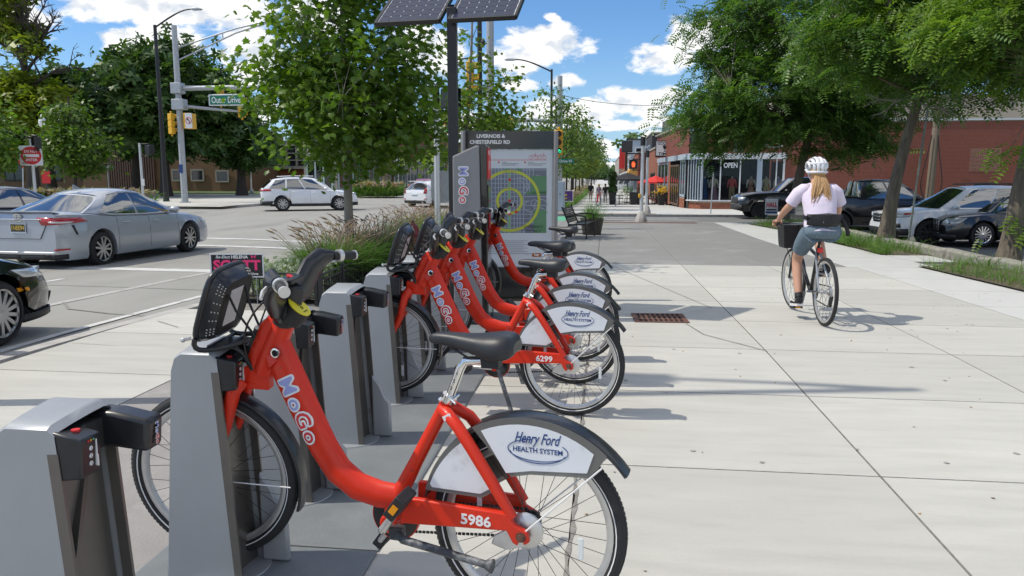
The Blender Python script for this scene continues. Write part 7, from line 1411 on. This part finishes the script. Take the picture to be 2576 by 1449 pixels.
for a in (-1, 1): MB().tube([(a * .55, -.15, 0), (a * .55, 0, .75), (a * .55, .15, 0)], .03, 6).obj('leg', mGalv, bn)
def ysign(x, y, rz, w_, h_, f1, txt, col, label, z0=.45):
    t = thing('yard_sign', label, 'yard sign', (x, y, gz(x, y)), rz); MB().box((0, 0, z0 + h_ / 2), (w_, .01, h_)).obj('board', mSignW, t); MB().box((0, -.006, z0 + h_ / 2), (w_ * .94, .004, h_ * .9)).obj('colour_field', f1, t)
    for i, s in enumerate(txt): text(s, .2, col, t, (0, -.0095, z0 + h_ * (.78 - .3 * i)), Xv, Zv, .0006, .004, wid=w_ * .8, hei=h_ * .22)
    for a in (-1, 1): MB().cyl((a * w_ * .3, .01, 0), (a * w_ * .3, .01, z0 + .1), .008, n=5).obj('wire_leg', mGalv, t)
    return t
ysign(-2.55, 50.0, R(-6), 1.0, .72, M('purple_field', (.06, .02, .16), .5), ['', 'Cassin'], mPlateY, 'purple yard sign with yellow lettering at the far pavement bed') if False else ysign(-2.55, 50.0, R(-6), 1.0, .72, M('purple_field', (.06, .02, .16), .5), [], mPlateY, 'purple yard sign at the grasses of the far pavement')
for q in (.66, .88): MB().box((-2.55, 49.985, gz(-2.5, 50) + q), (.62, .008, .12)).obj('yellow_lettering', mPlateY)['kind'] = 'structure'
ysign(-3.15, 46.0, R(5), .95, .6, mSignW, [], mRedInk, 'pale yard sign beside the utility cabinet')
ht = ysign(6.6, 31.6, R(4), .50, .64, mSignW, [], mRedInk, 'white campaign sign with red capitals in the grass before the pickup', .30); text('HALL', .2, mRedInk, ht, (0, -.011, .70), Xv, Zv, .0006, .008, wid=.42, hei=.20); MB().box((0, -.0105, .50), (.40, .003, .06)).obj('small_print', mBlkInk, ht); MB().box((0, -.0105, .40), (.44, .003, .07)).obj('blue_strip', mNavy, ht)
railing((-3.3, 43.5, gz(-3.3, 43.5)), (-3.3, 47.5, gz(-3.3, 47.5)), 'low black railing beside the utility cabinet', .6, 4); railing((-3.3, 49.6, gz(-3.3, 49.6)), (-3.3, 54.0, gz(-3.3, 54)), 'low black railing by the purple yard sign', .6, 4)
p = post(-3.0, 48.8, 3.2, .06, .055, mPostW, 'sign_post', 'white post with a small grey sign beside the utility cabinet', 'post'); MB().box((0, -.08, 2.0), (.34, .02, .5)).obj('sign_plate', mGalv, p)
# ================================================================ PEOPLE
mSkin = M('skin', (.56, .31, .21), .5, var=.06, scale=6); mSkinD = M('brown_skin', (.16, .075, .045), .5, var=.08)
mTee = M('lavender_tee', (.70, .62, .74), .85, var=.05, scale=5, bump=1., bscale=9, sheen=.2); mShorts = M('heather_shorts', (.135, .19, .235), .9, var=.28, scale=55, bump=.1)
mPack = M('black_nylon', (.016, .016, .018), .6, var=.3, scale=20, bump=.2); mHair = M('blonde_hair', (.42, .25, .11), .5, var=.4, scale=40, stretch=(6, 6, .6)); mHelm = M('helmet_white', (.70, .71, .73), .35, var=.04, coat=.3); mHelmG = M('helmet_grey', (.23, .25, .28), .4)
mShoe = M('shoe_black', (.018, .018, .02), .7, var=.2); mSole = M('shoe_sole', (.70, .70, .70), .6)
def skin_body(name, V, E_, rad, mat, parent, sub=2):
    me = bpy.data.meshes.new(name); me.from_pydata(V, E_, []); me.materials.append(mat); o = bpy.data.objects.new(name, me); COL.objects.link(o); o.parent = parent
    sk = o.modifiers.new('skin', 'SKIN'); sk.use_smooth_shade = True
    for i, r in enumerate(rad): d = me.skin_vertices[0].data[i]; d.radius = r if isinstance(r, tuple) else (r, r); d.use_root = i == 0
    s = o.modifiers.new('sub', 'SUBSURF'); s.levels = 1; s.render_levels = sub; return o
def rings(parent, name, mat, R_, n=24, wob=0., seed=1):
    rg = random.Random(seed); m = MB(); m.grid([[(x + b * math.cos(t) + wob * rg.uniform(-1, 1), y + a * math.sin(t) + wob * rg.uniform(-1, 1), z + wob * rg.uniform(-1, 1)) for t in [2 * math.pi * i / n for i in range(n)]] for x, y, z, a, b in R_], cv=True); o = m.obj(name, mat, parent, ang=75); s = o.modifiers.new('sub', 'SUBSURF'); s.levels = 1; s.render_levels = 2; return o
def hand(parent, c, fwd, side, mat, s=1.):
    """palm with four curled fingers of different length and a thumb, closed round a grip"""
    c, f = Vector(c), Vector(fwd).normalized(); u = Vector(side).normalized(); d = f.cross(u); m = MB(); m.ball(c, .036 * s, 10, (1.1, .95, .55))
    for i, ln in enumerate((.068, .078, .074, .058)):
        b = c + f * .022 * s + u * (-.030 + .020 * i) * s; m.tube([b, b + f * ln * .45 * s + d * .004, b + f * ln * .75 * s - Zv * ln * .35 * s, b + f * ln * .45 * s - Zv * ln * .75 * s], [.0095 * s, .009 * s, .008 * s, .007 * s], 8)
    b = c - f * .01 * s - u * .034 * s; m.tube([b, b - u * .018 * s + f * .02 * s - Zv * .012 * s, b - u * .012 * s + f * .05 * s - Zv * .022 * s], [.011 * s, .0105 * s, .008 * s], 8); return m.obj('hand', mat, parent)
def face(parent, c, s, skin, rz=0.):
    """ears, nose, eyes and mouth on the front (+x) of the head"""
    c = Vector(c); m = MB(); m.ball(c + Vector((.092 * s, 0, -.012)), .017 * s, 8, (1, .8, 1.4))
    for y in (-1, 1): m.ball(c + Vector((-.005, y * .086 * s, -.005)), .024 * s, 8, (.7, .4, 1.2))
    m.obj('nose_and_ears', skin, parent)['kind'] = 'stuff'
    for y in (-1, 1): MB().ball(c + Vector((.080 * s, y * .034 * s, .018)), .011 * s, 8).obj('eye', mWht, parent); MB().ball(c + Vector((.0895 * s, y * .034 * s, .018)), .005 * s, 6).obj('pupil', mBlkM, parent)
    MB().tube([c + Vector((.080 * s, y * .026 * s, -.055)) for y in (-1, -.4, .4, 1)], .006 * s, 6).obj('mouth', mRedInk, parent)
# ---------------------------------------------------------------- the cyclist and her bicycle, riding away
RB = ((2.22, 7.93, gz(2.2, 7.9) + .003), R(93.5))
b = thing('hybrid_bicycle', 'black hybrid bicycle with a front basket, ridden by the woman in the helmet', 'bicycle', *RB)
mBF = M('black_bike_paint', (.014, .015, .018), .3, var=.1, coat=.4); mSilv = M('silver_bike_paint', (.42, .44, .46), .3, metal=.5)
bb = Vector((.44, 0, .285)); stp = Vector((.265, 0, .78)); hd0 = Vector((.93, 0, .66)); hd1 = Vector((.885, 0, .84)); fh = Vector((1.05, 0, .345)); rh = Vector((0, 0, .345))
MB().tube([bb, stp], .017, 10).obj('seat_tube', mBF, b); MB().tube([bb, hd0], .021, 10).obj('down_tube', mBF, b); MB().tube([Vector((.30, 0, .68)), hd1 - Vector((0, 0, .03))], .018, 10).obj('top_tube', mBF, b); MB().tube([hd0, hd1], .022, 10).obj('head_tube', mBF, b)
for s in (-1, 1):
    MB().tube([bb + Vector((0, s * .03, 0)), rh + Vector((0, s * .062, 0))], [.013, .010], 8).obj('chainstay', mBF, b); MB().tube([Vector((.285, s * .02, .71)), Vector((.10, s * .05, .48)), rh + Vector((0, s * .062, 0))], [.011, .010, .009], 8).obj('seat_stay', mSilv, b)
    MB().tube([hd0 + Vector((.01, s * .045, -.01)), fh + Vector((-.04, s * .05, .10)), fh + Vector((0, s * .05, 0))], [.017, .014, .011], 8).obj('fork_leg', mBF, b)
    MB().tube([hd1 + Vector((.01, 0, .12)), (.90, s * .12, .985), (.80, s * .27, .985), (.70, s * .31, .975)], .012, 8).obj('handlebar', mBF, b); MB().tube([(.80, s * .265, .985), (.70, s * .31, .975)], .017, 10).obj('grip', mBlkM, b)
    c = MB().tube([bb + Vector((0, s * .06, 0)), bb + Vector((.02, s * .08, -.17 * s))], [.014, .011], 8).obj('crank', mSilv, b); MB().box(bb + Vector((.02, s * .13, -.17 * s)), (.09, .10, .022)).obj('pedal', mBlkM, c)
    MB().box(bb + Vector((-.03, s * .13, -.17 * s)), (.012, .05, .018)).obj('pedal_reflector', mAmber, c)
MB().tube([hd1, hd1 + Vector((-.01, 0, .13))], .016, 8).obj('stem', mBF, b)
MB().lathe([(0, -.052), (.09, -.052), (.092, -.046), (0, -.045)], bb, 'y', 24).obj('chainring', mBlkM, b); MB().lathe([(0, -.058), (.055, -.058), (.03, -.035), (0, -.034)], rh, 'y', 20).obj('cassette', mSilv, b)
MB().beam(rh + Vector((.01, -.07, -.05)), rh + Vector((.05, -.07, -.16)), .03, .03).obj('derailleur', mBlkM, b); m = MB(); m.beam(bb + Vector((0, -.05, -.088)), rh + Vector((.05, -.055, -.16)), .01, .008); m.beam(bb + Vector((0, -.05, .088)), rh + Vector((0, -.055, .05)), .01, .008); m.obj('chain', mBlkM, b)['kind'] = 'stuff'
MB().tube([stp - Vector((-.01, 0, .03)), (.235, 0, .89)], .0135, 8).obj('seat_post', mBlkM, b)
rows = [[(u, hw * a, .945 - th * q) for a, q in ((0, 0), (.6, .05), (1, .45), (.8, 1), (0, .8), (-.8, 1), (-1, .45), (-.6, .05))] for u, hw, th in ((.40, .012, .02), (.36, .025, .04), (.28, .04, .05), (.20, .075, .06), (.13, .085, .065), (.09, .06, .05))]
m = MB().grid(rows, cv=True); m.poly(rows[0]); m.poly(rows[-1]); m.obj('saddle', mSeat, b, ang=70)
MB().box((.215, 0, .745), (.03, .055, .05)).obj('rear_light', M('red_rear_light', (.75, .01, .01), .3, coat=.4), b, bevel=.008)
bk = MB().grid([[(1.02 + a * .13 * k, .02 + c * .165 * k, z) for a, c in ((-1, -1), (-1, 1), (1, 1), (1, -1))] for z, k in ((.70, .82), (.73, .88), (.965, 1), (.965, .93), (.74, .82))], cv=True).obj('basket', mPack, b, smooth=False, bevel=.01); MB().poly([(1.02 + a * .11, .02 + c * .14, .735) for a, c in ((-1, -1), (-1, 1), (1, 1), (1, -1))]).obj('basket_floor', mPack, bk); MB().tube([(1.02 + a * .131, .02 + c * .166, .968) for a, c in ((-1, -1), (-1, 1), (1, 1), (1, -1))], .008, 6, closed=True).obj('basket_rim', mHelmG, bk)
MB().tube(bez((.88, .05, .96), (.95, .25, .90), (1.0, .10, .70), (1.0, .05, .55)), .004, 5).obj('brake_cable', mBlkM, b)
wheel('rear_wheel', b, rh, False, .2, .345, .019, 32, False); wheel('front_wheel', b, fh, False, .7, .345, .019, 32, False, steer=R(4))
p = thing('person', 'woman cyclist with a white helmet, blonde ponytail, pale tee shirt and grey shorts', 'person', *RB)
V = [(.215, 0, .99), (.28, 0, 1.12), (.35, 0, 1.27), (.40, 0, 1.385), (.425, 0, 1.45), (.455, 0, 1.53), (.475, 0, 1.60), (.37, .145, 1.345), (.44, .225, 1.23), (.55, .275, 1.14), (.70, .305, 1.02), (.37, -.145, 1.345), (.44, -.225, 1.23), (.55, -.275, 1.14), (.70, -.305, 1.02), (.235, .095, .955), (.42, .115, .78), (.565, .125, .62), (.50, .125, .42), (.405, .13, .215), (.235, -.095, .96), (.46, -.115, .90), (.66, -.125, .84), (.55, -.125, .68), (.425, -.13, .545)]
E_ = [(0, 1), (1, 2), (2, 3), (3, 4), (4, 5), (5, 6), (3, 7), (7, 8), (8, 9), (9, 10), (3, 11), (11, 12), (12, 13), (13, 14), (0, 15), (15, 16), (16, 17), (17, 18), (18, 19), (0, 20), (20, 21), (21, 22), (22, 23), (23, 24)]
rad = [.135, .105, .115, .07, .052, .082, .083, .046, .044, .041, .026, .046, .044, .041, .026, .088, .074, .056, .054, .034, .088, .076, .056, .054, .034]
skin_body('body', V, E_, rad, mSkin, p)
face(p, (.48, 0, 1.56), .95, mSkin)
sh = rings(p, 'tee_shirt', mTee, [(.205, 0, .955, .175, .155), (.225, 0, 1.0, .176, .148), (.255, 0, 1.07, .162, .130), (.285, 0, 1.14, .160, .120), (.325, 0, 1.23, .172, .118), (.36, 0, 1.31, .186, .112), (.382, 0, 1.355, .190, .098), (.398, 0, 1.392, .168, .086), (.41, 0, 1.425, .105, .072), (.415, 0, 1.435, .064, .060), (.415, 0, 1.43, .056, .052)], 28, .0035)
for s in (-1, 1):
    m = MB(); m.tube([(.385, s * .085, 1.375), (.380, s * .14, 1.358), (.398, s * .19, 1.318), (.435, s * .235, 1.245), (.448, s * .25, 1.215), (.446, s * .247, 1.222)], [.050, .070, .074, .066, .066, .056], 16); o = m.obj('sleeve', mTee, sh, ang=80)
so_ = rings(p, 'shorts', mShorts, [(.225, 0, 1.04, .150, .125), (.215, 0, .99, .176, .148), (.205, 0, .94, .188, .158), (.215, 0, .90, .182, .148), (.23, 0, .87, .15, .12)], 26, .001)
for pts in ([(.20, .085, .93), (.29, .100, .885), (.42, .115, .78), (.475, .12, .72), (.47, .12, .725)], [(.20, -.085, .935), (.31, -.10, .93), (.46, -.115, .905), (.535, -.12, .885), (.53, -.12, .887)]): MB().tube(pts, [.112, .106, .090, .080, .07], 18).obj('short_leg', mShorts, so_, ang=80)
for s, c in ((1, (.735, .30, 1.015)), (-1, (.735, -.30, 1.015))): hand(p, c, (.9, 0, -.15), (0, s, 0), mSkin)
def shoe(c, pitch):
    M4 = Matrix.Translation(c) @ Matrix.Rotation(pitch, 4, 'Y'); prof = [(-.09, .030, .075), (-.07, .036, .085), (-.02, .037, .075), (.05, .045, .055), (.12, .043, .042), (.16, .028, .032)]
    m = MB(); rows = [[tuple(M4 @ Vector((x, w_ * math.cos(t), max(0, .5 + .5 * math.sin(t)) * h))) for t in [2 * math.pi * i / 12 for i in range(12)]] for x, w_, h in prof]; m.grid(rows, cv=True); m.poly(rows[0]); m.poly(rows[-1]); o = m.obj('shoe', mShoe, p, ang=70)
    m = MB(); m.prism([(x, s_ * w_ * 1.06) for s_, q in ((1, prof), (-1, prof[::-1])) for x, w_, _ in q], M4 @ Vector((0, 0, -.022)), M4.to_3x3() @ Xv, M4.to_3x3() @ Yv, .026); m.obj('sole', mSole, o)
    MB().tube([M4 @ Vector(q) for q in ((-.055, .038, .052), (-.02, .040, .030), (.03, .044, .040), (.07, .046, .045))], [.003, .008, .006, .002], 6).obj('white_shoe_mark', mSole, o)
    MB().tube([M4 @ Vector((-.045, 0, .07)), M4 @ Vector((-.03, 0, .115))], [.042, .040], 14).obj('sock', mShoe, o)
shoe(Vector((.425, .135, .150)), R(8)); shoe(Vector((.435, -.135, .480)), R(4))
m = MB(); rows = []
for t in range(9): a = -1 + t / 4; rows.append([(.095 - .055 * math.cos(a * 1.4) + .06 * a * a - (.045 if k in (1, 2) else 0) * math.cos(a * 1.5), .175 * a, z) for k, z in enumerate((1.135 - .02 * abs(a), 1.12, 1.03, .995 + .015 * abs(a)))])
m.grid(rows); o = m.obj('waist_bag', mPack, p, ang=60); sd_ = o.modifiers.new('thickness', 'SOLIDIFY'); sd_.thickness = .045; sd_.offset = -1
MB().tube([(.245 + .150 * math.cos(t), .178 * math.sin(t), 1.085 + .012 * math.cos(t)) for t in [2 * math.pi * i / 24 for i in range(24)]], .016, 6, closed=True, sq=(.4, 1.3), up=Zv).obj('strap', mPack, o); MB().tube(bez((.14, -.165, 1.07), (.10, -.22, 1.0), (.12, -.235, .90)), .013, 6, sq=(.5, 1.5)).obj('strap_tail', mPack, o); MB().box((.012, .03, 1.045), (.006, .05, .018)).obj('bag_label', mHelmG, o)
rg = random.Random(8); m = MB()
for i in range(110):
    y = rg.uniform(-.05, .05); e = rg.uniform(-.095, .105); w_ = rg.uniform(.7, 1); m.tube(bez((.395, y * .5, 1.53), (.30 + rg.uniform(-.02, .01), y * 1.6, 1.46), (.265 + rg.uniform(-.02, .02), y * 1.8 + e * .4, 1.30), (.225 + rg.uniform(-.02, .02), e, 1.13 + rg.uniform(-.03, .10) + abs(e) * .5), n=7), [.009, .010, .010, .009, .0075, .006, .004, .001], 5)
m.ball((.425, 0, 1.545), .084, 14, (1, .98, 1)); m.obj('hair', mHair, p, ang=80)
hc = Vector((.475, 0, 1.575)); m = MB(); m.ball(hc, .099, 18, (1.24, .92, 1.0)); hi = m.obj('helmet', mHelmG, p)
ribs = MB()
for i, y in enumerate((-.92, -.60, -.22, .22, .60, .92)):
    pts = []
    for k in range(13):
        a = R(-12 + 204 * k / 12); q = math.sqrt(max(.05, 1 - (y * .97) ** 2)); pts.append(hc + Vector((.135 * q * math.cos(math.pi - a), .101 * y * (1 - .12 * abs(math.cos(a))), .118 * q * math.sin(a) + (.0 if abs(y) < .8 else .012))))
    MB().tube(pts, [.009] + [.0165] * 11 + [.010], 8, sq=(.75, 1.15)).obj('helmet_rib', mHelm, hi)
for a0, z, r_ in ((0, -.012, 1.0), (1, .052, .92)): MB().tube([hc + Vector((.133 * r_ * math.cos(t), .101 * r_ * math.sin(t), z - .022 * (1 if math.cos(t) < 0 and a0 == 0 else 0))) for t in [2 * math.pi * i / 28 for i in range(28)]] if a0 == 0 else [hc + Vector((.133 * r_ * math.cos(t), .101 * r_ * math.sin(t), z)) for t in [R(115 + 130 * i / 14) for i in range(15)]], .0135, 8, closed=a0 == 0).obj('helmet_band', mHelm, hi)
MB().tube(bez((.47, .088, 1.56), (.49, .082, 1.48), (.51, .03, 1.445), (.51, 0, 1.445)), .005, 5).obj('chin_strap', mWht, hi); MB().tube(bez((.47, -.088, 1.56), (.49, -.082, 1.48), (.51, -.03, 1.445), (.51, 0, 1.445)), .005, 5).obj('chin_strap', mWht, hi)
# ---------------------------------------------------------------- people far down the pavement
def walker(x, y, rz, h, label, top, legs, skin, hair, shorts=False, hat=None, stride=.22):
    s = h / 1.72; p = thing('person', label, 'person', (x, y, gz(x, y) + .02), rz)
    V = [(0, 0, .92), (0, 0, 1.1), (.01, 0, 1.28), (.0, 0, 1.40), (.01, 0, 1.46), (.02, 0, 1.57), (.02, 0, 1.63), (0, .17, 1.38), (-.02, .23, 1.12), (.08, .24, .90), (.10, .24, .82), (0, -.17, 1.38), (.02, -.23, 1.12), (-.06, -.24, .90), (-.08, -.24, .82), (0, .09, .88), (stride * .6, .09, .48), (stride * .7, .09, .07), (stride * .7 + .12, .09, .03), (0, -.09, .88), (-.02, -.09, .48), (-stride * .7, -.09, .07), (-stride * .7 + .12, -.09, .03)]
    E_ = [(0, 1), (1, 2), (2, 3), (3, 4), (4, 5), (5, 6), (3, 7), (7, 8), (8, 9), (9, 10), (3, 11), (11, 12), (12, 13), (13, 14), (0, 15), (15, 16), (16, 17), (17, 18), (0, 19), (19, 20), (20, 21), (21, 22)]
    skin_body('body', [tuple(c * s for c in v) for v in V], E_, [r * s for r in (.125, .105, .12, .07, .052, .085, .082, .055, .043, .034, .028, .055, .043, .034, .028, .085, .058, .04, .03, .085, .058, .04, .03)], skin, p, 1)
    rings(p, 'top', top, [tuple(c * s for c in q) for q in ((0, 0, .88, .165, .12), (0, 0, 1.0, .155, .115), (0, 0, 1.2, .165, .12), (0, 0, 1.34, .185, .11), (0, 0, 1.41, .14, .08), (0, 0, 1.45, .06, .06))], 18)
    for q in (V[7:9], V[11:13]): MB().tube([Vector(c) * s for c in q], [.07 * s, .06 * s], 10).obj('sleeve', top, p)
    for hp, kn, an in ((15, 16, 17), (19, 20, 21)):
        a, k, f = Vector(V[hp]) * s, Vector(V[kn]) * s, Vector(V[an]) * s; MB().tube([a + Vector((0, 0, .06)), a.lerp(k, .5), k, f] if not shorts else [a + Vector((0, 0, .06)), a.lerp(k, .45), a.lerp(k, .7)], [.105 * s, .095 * s, .075 * s, .062 * s][:4 if not shorts else 3], 12).obj('trouser_leg', legs, p)
    MB().ball(Vector((.005, 0, 1.625)) * s, .092 * s, 12, (1, .95, .95)).obj('hair', hair, p); face(p, Vector((.025, 0, 1.585)) * s, s, skin)
    for c in (V[10], V[14]): hand(p, Vector(c) * s - Vector((0, 0, .05)), (.2, 0, -1), (1, 0, 0), skin, s)
    if hat: MB().lathe([(0, 1.73 * s), (.09, 1.72 * s), (.10, 1.66 * s), (.23, 1.645 * s), (.23, 1.635 * s), (0, 1.64 * s)], (0, 0, 0), 'z', 18).obj('sun_hat', hat, p)
    return p
mNavyC = M('navy_cloth', (.012, .014, .022), .85); mGreyC = M('grey_trousers', (.30, .30, .29), .85); mRedT = M('red_trousers', (.58, .02, .03), .8); mStraw = M('straw', (.45, .34, .14), .85); mFlor = M('patterned_top', (.30, .22, .30), .85, var=.6, scale=25); mHairD = M('dark_hair', (.012, .010, .010), .6); mShortT = M('tan_shorts', (.36, .26, .22), .85)
walker(-1.35, 74, R(-92), 1.78, 'man in a black tee shirt and short trousers walking towards the camera', mNavyC, mShortT, mSkinD, mHairD, True)
walker(-.55, 69, R(-70), 1.66, 'woman in a straw sun hat and bright red trousers', mRedT if False else mFlor, mRedT, mSkinD, mHairD, False, mStraw)
walker(.02, 66.5, R(95), 1.70, 'person in a dark jacket and grey trousers walking away past the topiary', mNavyC, mGreyC, mSkinD, mHairD, False)
